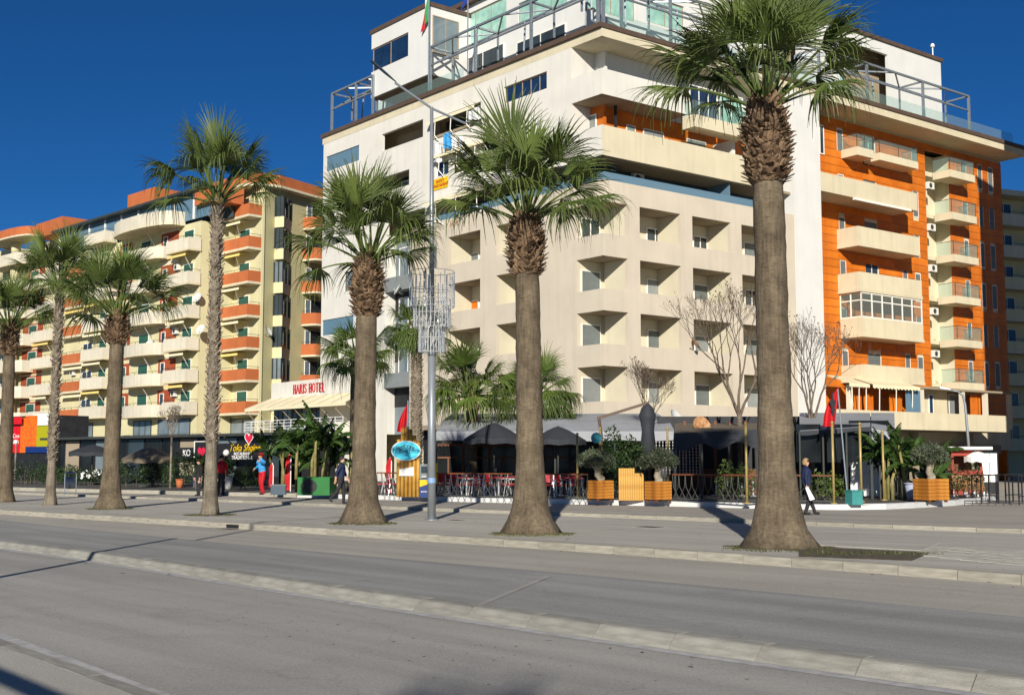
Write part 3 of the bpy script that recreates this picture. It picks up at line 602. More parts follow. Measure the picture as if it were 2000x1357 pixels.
inn = MB(); inn.box(uS1 + .25, -D1 * 1.05, D1, D1 + .2, z_low, zW - .1); ob('inner_wall', inn, 'inner', Wb, FL.M)
fl = MB(); dv = MB()
for i, (z0, z1) in enumerate(rows):
    fl.box(.01, uP0, .26, D1 - .01, z0 - .34, z0 - .02); fl.box(.01, uP0, .26, D1 - .01, z1 + .003, z1 + .12)
for a, b in colsR[1:]:
    dv.box(a - .15, a, .26, D1, z_low, zW); dv.box(b, b + .15, .26, D1, z_low, zW)
dv.box(colsR[0][1], colsR[0][1] + .15, .26, D1, z_low, zW)
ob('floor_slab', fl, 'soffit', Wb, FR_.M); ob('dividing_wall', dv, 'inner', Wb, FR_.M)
fl = MB(); dv = MB()
for i, (z0, z1) in enumerate(rows):
    fl.box(uS1 + .25, -.3, .26, D1 - .01, z0 - .33, z0 - .03); fl.box(uS1 + .25, -.3, .26, D1 - .01, z1 + .005, z1 + .11)
for a, b in colsL: dv.box(a - .15, a, .26, D1, z_low, zW); dv.box(b, b + .15, .26, D1, z_low, zW)
dv.box(cu - .15, cu, .26, D1, z_low, zW)
ob('floor_slab', fl, 'soffit', Wb, FL.M); ob('dividing_wall', dv, 'inner', Wb, FL.M)
# windows at the back of the bays; those of the corner bay sit in its left cheek
FC = Face(tuple(FL.w(cu, .0, 0))[:2], FL.M[0][1], FL.M[1][1])
for i, (z0, z1) in enumerate(rows):
    wz0 = z0 - .25; a, b = FC.u(1134, 500), FC.u(1171, 500)
    tz = FC.z(1150, (427, 529, 633, 737)[i]); (window(Wb, FC, a, b, wz0, tz, -.01, mull=1) if i == 0 else shutter(Wb, FC, a, b, wz0, tz, -.01, 'greysh' if i < 3 else 'greyln'))
    for j, (p0, p1) in enumerate(((1262, 1297), (1353, 1381), (1452, 1480))):
        a, b = FR_.u(p0, 500, D1), FR_.u(p1, 500, D1); lit = (i == 0 and j < 2) or (i == 1 and j == 2); tz = FR_.z((1280, 1367, 1465)[j], ((447, 546, 645, 746), (462, 556, 655.6, 751), (474, 566, 662, 756))[j][i], D1)
        (window(Wb, FR_, a, b, wz0, tz, D1, mull=1) if lit else shutter(Wb, FR_, a, b, wz0, tz, D1, ('greysh', 'greyln')[(i + j) % 2]))
    if i < 3:
        for k, (p0, p1) in enumerate(((879, 892), (915, 936))):
            a, b = FL.u(p0, 500, D1), FL.u(p1, 500, D1); (window(Wb, FL, a, b, wz0, z1 - .9, D1, pane='orange', mull=0) if (i == 1 and k == 1) else shutter(Wb, FL, a, b, wz0, z1 - .85, D1))
        a, b = FL.u(972, 480, D1), FL.u(990, 480, D1); shutter(Wb, FL, a, b, wz0, z1 - .3, D1, 'greyln')
shutter(Wb, FL, FL.u(843, 490), FL.u(853, 490), FL.z(843, 527), FL.z(843, 479), .12)
for px, py in ((1312, 440), (1400, 560), (1395, 660), (1215, 640)): ac(Wb, FR_, FR_.u(px, py, D1), FR_.z(px, py + 4, D1), D1, .85)
ac(Wb, FR_, FR_.u(1197, 530, D1), zc(540), D1); ac(Wb, FR_, FR_.u(1312, 750, D1), FR_.z(1312, 760, D1), D1)
# --- upper part of the right face: two recessed corner loggias, a band, a dark loggia
uA = FR_.u(1343, 190); uLb = FL.u(1116, 150); D2 = 2.0
top_holes = []
for p0, t0, b0, p1 in ((637, 307, 336, 701), (746, 263, 296, 826), (841, 235, 276, 939), (984, 171, 203, 1068), (724, 355, 384, 799), (850, 317, 347, 876), (882, 318, 340, 955)): top_holes.append(FL.rect(p0, t0, b0, p1))
lg0, lg1 = FL.u(846, 420), FL.u(1113, 350); zLt = FL.z(846, 408)
zl = FL.z(846, 437)
up_holes = top_holes + [(uLb, .3, zA1, z_soff), (uLb, .3, zB1, zA0), (lg0, .3, zW - .01, zB0), (FL.u(755, 420), FL.u(830, 420), zW - .3, zW + 1.2)]
ob('wall', MB().wall(uL, 0.0, zW, z_soff, up_holes), 'white', Wb, FL.M)
ob('wall', MB().wall(uL, uS0, 0, zW - .001, [FL.rect(672, 532, 570, 690), FL.rect(629, 626, 656, 690)]), 'white', Wb, FL.M)
ob('parapet', MB().box(0, uA, 0, .2, zA0, zA1), 'white', Wb, FR_.M); ob('parapet', MB().box(0, FR_.u(1475, 330), 0, .25, zB0, zB1), 'cream', Wb, FR_.M)
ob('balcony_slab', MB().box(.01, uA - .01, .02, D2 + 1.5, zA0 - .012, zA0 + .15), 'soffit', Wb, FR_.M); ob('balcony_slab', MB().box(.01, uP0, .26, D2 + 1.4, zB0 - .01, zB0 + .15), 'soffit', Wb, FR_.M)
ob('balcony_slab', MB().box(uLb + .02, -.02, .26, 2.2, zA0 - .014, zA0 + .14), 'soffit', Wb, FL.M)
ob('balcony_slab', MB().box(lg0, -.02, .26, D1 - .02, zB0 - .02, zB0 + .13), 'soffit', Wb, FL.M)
ob('loggia_wall', MB().box(2.0, uP0, D2, D2 + .2, zA0 + .1, z_soff), 'penth', Wb, FR_.M); ob('loggia_wall', MB().box(1.6, uP0 - 2.4, D2 - .1, D2 + .1, zB0 + .1, zA0 + .1), 'orange', Wb, FR_.M)
ob('loggia_wall', MB().box(uLb - .2, -1.7, 1.9, 2.1, zA0 + .12, z_soff), 'penth', Wb, FL.M); ob('loggia_wall', MB().box(uLb - .2, -1.4, 1.5, 1.7, zB0 + .1, zA0), 'orange', Wb, FL.M)
ob('loggia_wall', MB().box(1.2, uP0, D1 + .21, D1 + .4, zW - .2, zB0 + .02), 'darkblue', Wb, FR_.M); ob('loggia_wall', MB().box(lg0, -1.2, D1 + .21, D1 + .4, zW - .3, zB0 + .05), 'darkblue', Wb, FL.M)
sidew = MB(); sidew.box(uLb - .16, uLb - .001, .26, 2.0, zB0, z_soff - .01); ob('side_wall', sidew, 'white', Wb, FL.M)
ob('glass_balustrade', MB().box(.3, uP0 - 2.0, .3, .33, zW - .05, zW + .55), 'glassb', Wb, FR_.M); ob('glass_balustrade', MB().box(lg0 + .2, -.3, .3, .33, zW - .05, zW + .55), 'glassb', Wb, FL.M)
ob('partition', MB().box(FR_.u(1432, 350), FR_.u(1432, 350) + .08, .35, D1 + .2, zW, zB0), 'glassb', Wb, FR_.M)
for p0, p1 in ((1165, 1172), (1222, 1240), (1255, 1295), (1340, 1377)):
    if p0 > 1200: shutter(Wb, FR_, FR_.u(p0, 240, D2 - .1), FR_.u(p1, 240, D2 - .1), zB0 + .4, zA0 - .75, D2 - .11, 'greyln')
window(Wb, FL, FL.u(1129, 240, 1.5), FL.u(1166, 240, 1.5), zB0 + .5, zA0 - .45, 1.49, shut=.35, shm='greyln')
window(Wb, FL, FL.u(1150, 150, 1.9), FL.u(1170, 150, 1.9), zA0 + .5, zA1 + 1.0, 1.89)
for p0, p1 in ((1217, 1234), (1252, 1290)): window(Wb, FR_, FR_.u(p0, 160, D2), FR_.u(p1, 160, D2), zA0 + .5, zA1 + .55, D2 - .01, mull=0)
ac(Wb, FR_, FR_.u(1312, 160, D2), zA1 + .15, D2, 1.1); ac(Wb, FR_, FR_.u(1245, 340, D1), zW + .75, D1 + .2, 1.0)
ob('post', MB().box(FR_.u(1202, 230, 1.2), FR_.u(1202, 230, 1.2) + .13, 1.2, 1.33, zB1, zA0), 'dark', Wb, FR_.M)
# right of the white parapet: stepped balconies with blue-tinted doors, an angled cream fin
u0, u1 = FR_.u(1339, 240), FR_.u(1442, 240); zb = FR_.z(1339, 252)
glass_balcony(Wb, FR_, u0, u1, zb, zb + .75, 1.0, .25, rh=.9); ob('balcony_side_wall', MB().box(u1 - .3, u1 - .05, .26, D2, zB1, zb + .1), 'white', Wb, FR_.M)
window(Wb, FR_, FR_.u(1346, 200, .8), FR_.u(1400, 200, .8), zb + .7, zb + 3.2, .8, 'bluep', mull=2); window(Wb, FR_, FR_.u(1404, 200, .8), FR_.u(1450, 200, .8), zb + .7, zb + 3.2, .8, 'tealp', mull=1)
glass_balcony(Wb, FR_, FR_.u(1436, 260), FR_.u(1500, 260), FR_.z(1436, 262), FR_.z(1436, 262) + .7, .8, .25, rh=.9)
# windows of the left face
H_ = top_holes
def fill(h, m, y, nm='recess_back'): ob(nm, MB().box(h[0] - .1, h[1] + .1, y, y + .05, h[2] - .1, h[3] + .1), m, Wb, FL.M)
ob('glazing', MB().box(H_[0][0], H_[0][1], .08, .12, H_[0][2], H_[0][3]), 'glassb', Wb, FL.M); fill(H_[0], 'panelt', 1.2)
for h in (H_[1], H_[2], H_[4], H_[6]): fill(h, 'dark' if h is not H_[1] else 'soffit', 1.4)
rm = MB(); rm.box(H_[1][0] - .1, H_[2][1] + .1, .26, 1.4, H_[1][2] - .3, H_[1][2] - .12); ob('floor_slab', rm, 'soffit', Wb, FL.M)
window(Wb, FL, *[H_[3][0], H_[3][1], H_[3][2], H_[3][3]], .2, 'bluep', 'frameb', 4); window(Wb, FL, H_[5][0], H_[5][1], H_[5][2], H_[5][3], .2, 'bluep', 'framew', 1)
window(Wb, FL, H_[4][0] + 2, H_[4][1] - .2, H_[4][2] + .3, H_[4][3] - .2, 1.35, 'panelt', 'framew', 2)
h = FL.rect(672, 532, 570, 690); window(Wb, FL, *h, .2, 'panelt', 'rail', 0); h = FL.rect(629, 626, 656, 690); ob('glazing', MB().box(h[0], h[1], .08, .12, h[2], h[3]), 'glassb', Wb, FL.M); fill(h, 'panelt', 1.0)
# awnings with hinged arms on the left face
def wall_awning(p0, t0, p1, drop, out, m='awn'):
    u0, z1 = FL.uz(p0, t0); u1 = FL.u(p1, t0); a = MB(); a.add([(u0, -.05, z1), (u1, -.05, z1), (u1, -out, z1 - drop), (u0, -out, z1 - drop), (u1, -out, z1 - drop - .18), (u0, -out, z1 - drop - .18)], [(0, 1, 2, 3), (3, 2, 4, 5)])
    o = ob('awning', a, m, Wb, FL.M); g = MB()
    for k in range(3): x = u0 + (u1 - u0) * (.2 + .33 * k); g.tube([(x, -out + .02, z1 - drop - .05), (x - .25, -.5 * out - .1, z1 - drop - 1.0), (x, -.03, z1 - drop - 1.5)], .035, 5)
    ob('awning_arm', g, 'framew', o, FL.M)
wall_awning(843, 236, 938, .25, .5); wall_awning(849, 305, 955, .2, .5); wall_awning(843, 392, 965, .35, .7)
# laundry on the line
for p0, p1, y0, y1, m in ((866, 880, 262, 292, 'bluec'), (882, 893, 270, 296, 'whitec'), (897, 906, 268, 298, 'whitec'), (915, 938, 215, 238, 'whitec'), (843, 862, 282, 320, 'whitec')):
    u0, z1 = FL.uz(p0, y0, -.4); u1, z0 = FL.u(p1, y0, -.4), FL.z(p0, y1, -.4); l = MB(); n = 6
    l.add([(u0 + (u1 - u0) * i / n, -.4 + .05 * math.sin(i * 2), z1) for i in range(n + 1)] + [(u0 + (u1 - u0) * i / n, -.4 + .07 * math.sin(i * 1.3), z0 + .1 * math.sin(i)) for i in range(n + 1)], [(i, i + 1, n + 2 + i, n + 1 + i) for i in range(n)])
    ob('laundry', l, m, Wb, FL.M)
# yellow board and a red scrawl on the wall
h = FL.rect(846, 352, 373, 874, -.06); bo = ob('sale_board', MB().box(h[0], h[1], -.06, -.02, h[2], h[3]), 'yellow', Wb, FL.M)
text('lettering', 'SHITET\nAPARTAMENT', (h[1] - h[0]) / 5.6, 'textr', bo, upright(FL.M @ Matrix.Translation(((h[0] + h[1]) / 2, -.075, (h[2] + h[3]) / 2))))
u_, z_ = FL.uz(886, 437, -.02); text('painted_number', 'HM', .55, 'dishr', Wb, upright(FL.M @ Matrix.Translation((u_, -.012, z_))))
# glazed strip with grey slabs
st = MB(); st.box(uS0, uS1, .9, 1.0, 3.5, zW); ob('glazed_strip', st, 'panelt', Wb, FL.M)
for k, py in enumerate((572, 670, 758)):
    u0, z0 = FL.uz(753, py); ob('balcony_slab', MB().box(uS0 + .02, uS1 - .02, -.05, .9, z0, z0 + 1.0), 'greyln', Wb, FL.M)
    dkm = MB(); dkm.box(uS0 + .02, uS1 - .02, .86, .9, z0 - 1.3, z0); ob('shade_sheet', dkm, 'dark', Wb, FL.M)  # flat dark sheet stands in for the shade under the slab
    window(Wb, FL, uS0 + .5, uS1 - .3, z0 + .95, z0 + 3.2, .88, 'panelt', 'framew', 1)
    if k < 2: dish(Wb, FL, (uS0 + uS1) / 2 + .8, z0 - .1, -.1, .4, yaw=-.4)
ob('side_return', MB().box(uS0 - .25, uS0 - .001, .26, 2, 3.5, zW), 'white', Wb, FL.M)
# ground and first floor of the left wing and shop level
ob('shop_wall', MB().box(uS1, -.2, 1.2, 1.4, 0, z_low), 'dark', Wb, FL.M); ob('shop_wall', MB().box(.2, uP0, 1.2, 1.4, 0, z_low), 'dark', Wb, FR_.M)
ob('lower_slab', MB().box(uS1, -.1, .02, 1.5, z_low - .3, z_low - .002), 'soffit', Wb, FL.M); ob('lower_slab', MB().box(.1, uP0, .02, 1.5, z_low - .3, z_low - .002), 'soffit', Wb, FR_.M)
# dishes on the right face
dish(Wb, FR_, FR_.u(1346, 668), FR_.z(1346, 672), -.02, .36, 'dishr', .5)
# --- roof slab with brown edge, over both houses
uE = FR_.u(2003, 300); uLe = uL - .15
P = lambda F, u, y: tuple(F.w(u, y, 0))[:2]
foot = [P(FL, uLe, -.02), P(FR_, 0, -.03), P(FR_, uE, -.03), P(FR_, uE, 16), P(FL, uLe, 18)]
cpx = P(FR_, 0, -.03)
ob('roof_slab', MB().prism(foot, z_soff, z_top - .16), 'cream', Wb); foot2 = [P(FL, uLe - .1, -.14), (cpx[0] - .1, cpx[1] - .18), P(FR_, uE + .1, -.14), P(FR_, uE + .1, 16), P(FL, uLe - .1, 18)]
ob('roof_edge', MB().prism(foot2, z_top - .158, z_top + .12), 'brown', Wb)
# core so that nothing shows through
ob('core_wall', MB().prism([P(FL, uL + .05, 2.3), P(FL, -2.6, 2.3), P(FR_, uP0, 3.3), P(FR_, uP0, 14), P(FL, uL + .05, 14)], 0, z_soff - .01), 'inner', Wb)
ob('end_wall', MB().box(uL, uL + .24, .26, 12, 0, z_soff - .005), 'white', Wb, FL.M)
# --- penthouse
yP = 4.2; zr = z_top + .12; hP = 7.4
ph_holes = [FL.rect(897, 36, 99, 989, yP), FL.rect(1012, 8, 47, 1108, yP)]
ob('penthouse_wall', MB().wall(FL.u(740, 100, yP), -yP * 1.0, zr, zr + hP, ph_holes, yP, yP + .25), 'penth', Wb, FL.M)
for h in ph_holes: window(Wb, FL, h[0], h[1], h[2], h[3] + (1.6 if h is ph_holes[1] else 0), yP + .15, 'tealp', 'frameb', 2)
rh_ = [FR_.rect(1147, -30, 16, 1240, yP), FR_.rect(1262, -10, 42, 1336, yP)]
ob('penthouse_wall', MB().wall(yP * .8, FR_.u(1500, 100, yP), zr, zr + hP, rh_, yP, yP + .25), 'penth', Wb, FR_.M)
for h in rh_: window(Wb, FR_, *h, yP + .15, 'tealp', 'frameb', 1)
# long low windows behind the parapet on the left
for p0, p1, t0 in ((905, 985, 118), (1010, 1106, 85)):
    h = FL.rect(p0, t0, t0 + 40, p1, yP); window(Wb, FL, h[0], h[1], zr + .1, h[3], yP - .01, 'pane', 'framew', 1)
# the jutting box room on the left corner
yB = .7; h = FL.rect(726, 68, 192, 838, yB); d_b = 5.0; u0, u1, z0, z1 = h; wh = FL.rect(737, 92, 137, 797, yB)
ob('box_room', MB().wall(u0, u1, z0, z1, [(u0 - .5, wh[1], wh[2], wh[3])], yB, yB + .2), 'penth', Wb, FL.M)
for q in ((u1 - .2, u1, z0, z1), (u0, u0 + .2, z0, wh[2]), (u0, u0 + .2, wh[3], z1)): ob('box_room_side', MB().box(q[0], q[1], yB + .2, d_b, q[2], q[3]), 'penth', Wb, FL.M)
ob('box_room_floor', MB().box(u0 + .01, u1 - .01, yB + .2, d_b, z0 - .02, z0 + .15), 'soffit', Wb, FL.M); ob('box_room_roof', MB().box(u0 - .1, u1 + .1, yB - .1, d_b + 8, z1 + .002, z1 + .3), 'brown', Wb, FL.M)
window(Wb, FL, u0 + .1, wh[1], wh[2], wh[3], yB + .15, 'bluep', 'frameb', 1); FLs = Face(tuple(FL.w(u1, yB, 0))[:2], 2350, 1938)
window(Wb, FLs, .25, 2.5, z0 + 1.6, z1 - .6, -.02, 'panelt', 'frameb', 1)
ob('penthouse_roof', MB().prism([P(FL, u0, yB + 3), P(FL, -yP, yP - .3), P(FR_, yP, yP - .4), P(FR_, FR_.u(1500, 100, yP), yP - .4), P(FR_, FR_.u(1500, 100, yP), 14), P(FL, u0, 14)], zr + hP, zr + hP + .3), 'brown', Wb)
ob('penthouse_core', MB().prism([P(FL, u0 + 1, 5.3), P(FL, -6, 5.3), P(FR_, 6, 6.5), P(FR_, 14, 6.5), P(FR_, 14, 13), P(FL, u0 + 1, 13)], zr, zr + hP - .01), 'penth', Wb)
ob('glass_balustrade', MB().box(FL.u(735, 240, .35), FL.u(905, 240, .35), .35, .37, zr, zr + .95), 'glass', Wb, FL.M); ob('glass_balustrade', MB().box(.8, uE - 1.2, .35, .37, zr, zr + .95), 'glass', Wb, FR_.M)
# right-hand penthouse block above the orange part
yQ = 5.0; q0, q1 = FR_.u(1560, 150, yQ), FR_.u(1838, 150, yQ); zq = FR_.z(1838, 122, yQ)
ob('penthouse_wall', MB().wall(q0, q1, zr, zq, [(FR_.u(1640, 150, yQ), FR_.u(1735, 150, yQ), zr + .2, zq - .9)], yQ, yQ + .25), 'penth', Wb, FR_.M); ob('penthouse_side', MB().box(q1 - .2, q1, yQ + .25, 12, zr, zq), 'penth', Wb, FR_.M)
ob('penthouse_core', MB().box(q0, q1 - .3, yQ + 2, 12, zr, zq - .01), 'soffit', Wb, FR_.M); ob('penthouse_roof', MB().box(q0 - .1, q1 + .15, yQ - .15, 12, zq + .002, zq + .28), 'brown', Wb, FR_.M); window(Wb, FR_, FR_.u(1652, 150, yQ), FR_.u(1690, 150, yQ), zr + .3, zq - 1.2, yQ + 1.95, 'tealp')
ml = MB(); uM, zM = FR_.uz(1822, 112, yQ + 1); ml.tube([(uM, yQ + 1, zM - .2), (uM, yQ + 1, zM + .8)], .05, 6); ml.lathe([(.02, 0), (.16, .05), (.18, .2), (.1, .34), (.01, .36)], 10, (uM, yQ + 1, zM + .8)); ob('roof_sensor', ml, 'framew', Wb, FR_.M)
# --- steel truss round the roof terrace
def truss(F, us, y0, y1, h, side):
    g = MB()
    for i, x in enumerate(us):
        g.beam((x, y0, zr), (x, y0, zr + h), .16); g.beam((x, y1, zr + h * .45), (x, y1, zr + h), .11)
        if i: 
            a = us[i - 1]; g.beam((a, y0, zr + h), (x, y0, zr + h), .14); g.beam((a, y1, zr + h), (x, y1, zr + h), .12); g.beam((a, y0, zr + h * .62), (x, y0, zr + h * .62), .10)
            m_ = (a + x) / 2; g.beam((a, y1, zr + h), (m_, y0, zr + h), .10); g.beam((m_, y0, zr + h), (x, y1, zr + h), .10)
            g.beam((m_, y1, zr + h), (m_ + .2 * side, y1 - .3, zr + h * .3), .1); g.beam((m_ + .2 * side, y1 - .3, zr + h * .3), (m_, y0 + .2, zr + .05), .1)
        g.beam((x, y0, zr + h), (x, y1, zr + h), .12); g.beam((x, y0, zr + h * .62), (x, y1, zr + h), .1)
    return ob('roof_truss', g, 'steel', Wb, F.M)
uu = lambda p, y, F=FL, yy=.6: F.u(p, y, yy)
truss(FL, [uu(648, 250), uu(695, 230), uu(728, 220)], .6, 2.4, 3.3, 1)
truss(FL, [uu(843, 150), uu(931, 110), uu(1040, 70), -.8], .5, 2.4, 3.4, 1)
truss(FR_, [.6, FR_.u(1214, 60, .5), FR_.u(1310, 80, .5), FR_.u(1420, 120, .5)], .5, 2.4, 3.4, -1)
truss(FR_, [FR_.u(1600, 160, .6), FR_.u(1694, 180, .6), FR_.u(1803, 200, .6), FR_.u(1893, 230, .6)], .6, 2.6, 3.0, -1)
# ================================================================= the orange clad house on the right
Ob = thing('orange_apartment_building', 'orange panelled apartment house with cream balconies right of the thickest palm', 'building', T(*tuple(FR_.w(uP1, 0, ZP))))
yo = 2.2; zO0 = FR_.z(1700, 806, yo); oL, oR = FR_.u(1598, 400, yo), FR_.u(1957, 400, yo)
ob('pilaster', MB().box(uP0, uP1, -.02, 3.2, 0, z_soff - .003), 'penth', Ob, FR_.M)
# window openings, each column by picture position at a mid height
wins = []
uz = FR_.uz
def zrow(px, py): return uz(px, py, yo)[1]
def wcol(p0, p1, tops, hpx, py_ref=500):
    a, b = FR_.u(p0, py_ref, yo), FR_.u(p1, py_ref, yo)
    for t in tops: wins.append((a, b, zrow(p0, t + hpx), zrow(p0, t)))
wcol(1640, 1652, [252, 340, 423, 507, 600, 683], 48); wcol(1786, 1797, [285, 372, 455, 533, 612, 695], 52); wcol(1762, 1772, [520, 690], 44)
wcol(1884, 1893, [312, 391, 468, 546, 624, 704], 38); wcol(1915, 1924, [322, 398, 474, 552, 630, 707], 48); wcol(1935, 1945, [328, 403, 478, 556, 634, 707], 48)
doors = [(FR_.u(1690, 500, yo), FR_.u(1716, 500, yo), zrow(1690, t + 58), zrow(1690, t)) for t in (268, 346, 430, 512, 688)]
rec = (FR_.u(1812, 500, yo), FR_.u(1858, 500, yo), zO0, zrow(1812, 292))
openings = wins + doors + [rec]
ob('backing_wall', MB().wall(oL, oR, 2.5, z_soff - .004, openings, yo + .03, yo + .3), 'cream', Ob, FR_.M)
# cladding: one plank per run between openings in every course
z = zO0; ch = .56; npan = 0
while z < z_soff - .2:
    zt = min(z + ch, z_soff - .02); cuts = sorted([(h[0], h[1]) for h in openings if h[2] < (z + zt) / 2 < h[3]]); x = oL
    segs = []
    for a, b in cuts + [(oR, oR)]:
        if a - x > .15: segs.append((x, a))
        x = max(x, b)
    for a, b in segs:
        n = max(1, round((b - a) / 4.6))
        for k in range(n):
            if npan < 298:
                x0 = a + (b - a) * k / n; x1 = a + (b - a) * (k + 1) / n
                ob('cladding_panel', MB().box(0, x1 - x0 - .03, -.03, .028, 0, zt - z - .035), 'orange', Ob, FR_.M @ Matrix.Translation((x0, yo + R.uniform(-.004, .004), z))); npan += 1
    z += ch
for h in wins: shutter(Ob, FR_, h[0], h[1], h[2], h[3], yo + .06, 'greysh')
for i, h in enumerate(doors): (window(Ob, FR_, *h, yo + .1, 'pane', 'framew', 1) if i in (0, 3) else shutter(Ob, FR_, *h, yo + .1, 'greysh'))
h = FR_.rect(1600, 243, 300, 1606, yo - .1); window(Ob, FR_, h[0], h[1] + .2, h[2], h[3], yo - .05, mull=0)
rb = MB(); rb.box(rec[0], rec[1], yo + 1.3, yo + 1.4, rec[2], rec[3]); rb.box(rec[1], rec[1] + .1, yo + .31, yo + 1.4, rec[2], rec[3]); rb.box(rec[0] - .1, rec[0], yo + .31, yo + 1.4, rec[2], rec[3]); ob('recess_wall', rb, 'inner', Ob, FR_.M)
lv = (331, 413.5, 496, 577, 662, 746)
for i, py in enumerate(lv):
    # the slab corners are read on the balcony's outer plane
    ys = yo - 1.5; a, b = FR_.u(1855 + i * 3.7, py, ys), FR_.u(1903 + i * 3.8, py + 8, ys); z1 = FR_.z(1855 + i * 3.7, py, ys)
    a2 = rec[0] + .05
    glass_balcony(Ob, FR_, min(a, b - 2.4), b, z1 - .55, z1, 1.5, yo - .03, rh=1.0)
    fl = MB(); fl.box(rec[0], rec[1], yo + .05, yo + 1.3, z1 - .3, z1 - .05); ob('recess_floor', fl, 'cream', Ob, FR_.M)
    shutter(Ob, FR_, rec[0] + .5, rec[0] + 1.7, z1, z1 + 2.15, yo + 1.29)
    if i: ac(Ob, FR_, rec[0] + .45, z1 + 1.9, yo + .1, .9)
# big cream balconies
def bal(l, c, r, m='cream', floor=.22, nm='balcony', rail=False):   # l, c, r: (px, top, bottom) of left wall end, front corner, right end
    best = None
    for k in range(4, 40):            # find the projection that makes the left end sit on the wall under the same top line
        pj = k * .06; y = yo - pj; u1, z1 = FR_.uz(c[0], c[1], y); uw, zw = FR_.uz(l[0], l[1], yo)
        e = abs(uw - u1) + abs(z1 - zw) * .6
        if best is None or e < best[0]: best = (e, pj)
    pj = best[1]; y = yo - pj; u0, z1 = FR_.uz(c[0], c[1], y); z0 = FR_.z(c[0], c[2], y); u1 = FR_.u(r[0], r[1], y)
    return box_balcony(Ob, FR_, u0, u1, z0, z1, pj - .035, m, floor, yo - .033, m, rail, nm), (u0, u1, z0, z1, pj)
for l, c, r in (((1634, 455, 489), (1675.5, 441, 479.5), (1795, 466, 498)), ((1636, 541, 576), (1679, 530, 568.6), (1800, 548, 583)), ((1641, 629, 663.6), (1684, 618.5, 657), (1803, 633, 668)), ((1642.5, 717, 743), (1687.6, 711, 745), (1805, 718.6, 753))):
    o, g = bal(l, c, r)
    if c[0] == 1684: ver = (o, g)
    if c[0] == 1679: ver_top = g[2]
# top pair of small glazed balconies
for l, c, r in (((1632, 305, 317), (1674, 286, 302), (1706, 293, 309)), ((1690, 316, 326), (1718, 298, 312), (1793, 315, 329))):
    y = yo - 1.4; u0, z1 = FR_.uz(c[0], c[1], y); z0 = FR_.z(c[0], c[2], y); u1 = FR_.u(r[0], r[1], y); glass_balcony(Ob, FR_, u0, u1, z0, z1, 1.38, yo - .03, rh=.95)
# flush band next to the pilaster
y = .02; u1, z1 = FR_.uz(1791, 378, y); z0 = FR_.z(1791, 412, y); bd = MB(); bd.box(uP1, u1, y, y + .2, z0, z1); bd.box(u1 - .2, u1, y + .2, yo - .04, z0, z1); bd.box(uP1, u1 - .2, y + .2, yo - .04, z0, z0 + .2); ob('long_balcony', bd, 'cream', Ob, FR_.M)
aw = MB(); aw.box(FR_.u(1668, 395), FR_.u(1722, 395), -.08, .1, z0 - .16, z0 - .01); aw.box(FR_.u(1724, 400), FR_.u(1778, 400), -.08, .1, z0 - .16, z0 - .01); ob('awning_case', aw, 'framew', Ob, FR_.M)
# glazed veranda on the fourth level
o, (u0, u1, z0, z1, pj) = ver; zt = ver_top - .02; fy = yo - pj + .03; vf = MB(); n = 6
for i in range(n + 1): x = u0 + (u1 - u0 - .08) * i / n; vf.box(x, x + .08, fy, fy + .08, z1, zt)
for zz in (z1, z1 + (zt - z1) * .66, zt - .08): vf.box(u0, u1, fy + .005, fy + .075, zz, zz + .08)
for i in range(3): yy = fy + (yo - fy - .1) * i / 2; vf.box(u0 + .005, u0 + .075, yy, yy + .08, z1, zt)
for zz in (z1, z1 + (zt - z1) * .66, zt - .08): vf.box(u0 + .01, u0 + .07, fy, yo - .05, zz + .002, zz + .076)
v_ = ob('veranda_frame', vf, 'framew', Ob, FR_.M); ob('veranda_pane', MB().box(u0 + .04, u1 - .04, fy + .035, fy + .045, z1, zt).box(u0 + .035, u0 + .045, fy + .05, yo - .06, z1, zt), M['glass'], v_, FR_.M)
# first floor terrace: parapet band, columns, awning
y = -1.2; u0, zt = FR_.uz(1626, 800, y); u1 = FR_.u(1976, 812, y); z1 = FR_.z(1745, 803, y); z0 = FR_.z(1900, 842, y)
tp = MB(); tp.box(u0, u1 - .6, y, y + .2, z0, z1); tp.box(u1 - .8, u1 - .6, y + .2, yo, z0, z1)
for i in range(6):
    a0, a1 = rad(15 * i), rad(15 * i + 15); tp.prism([(u1 - .6 + .6 * math.sin(a0), y + .6 - .6 * math.cos(a0)), (u1 - .6 + .6 * math.sin(a1), y + .6 - .6 * math.cos(a1)), (u1 - .6 + .45 * math.sin(a1), y + .6 - .45 * math.cos(a1)), (u1 - .6 + .45 * math.sin(a0), y + .6 - .45 * math.cos(a0))], z0, z1)
ob('terrace_parapet', tp, 'cream', Ob, FR_.M); ob('terrace_slab', MB().box(u0 + .05, u1 - .05, y + .25, yo + 2.5, z0 - .02, z0 + .25), 'soffit', Ob, FR_.M); zTr = z0 + .25
zaw = FR_.z(1700, 755, -.5); ob('terrace_roof', MB().box(FR_.u(1800, 745, -.8), FR_.u(1978, 760, -.8), -.8, yo, zaw + .05, zaw + .2), 'soffit', Ob, FR_.M)
for px in (1660, 1800, 1880, 1925, 1972): x = FR_.u(px, 780, -.7); ob('column', MB().box(x, x + .32, -.7, -.4, zTr, zaw + .05), 'whiteb', Ob, FR_.M)
ob('terrace_back_wall', MB().box(u0, u1, yo + 2.2, yo + 2.3, zTr, zaw + 1), 'woodd', Ob, FR_.M)
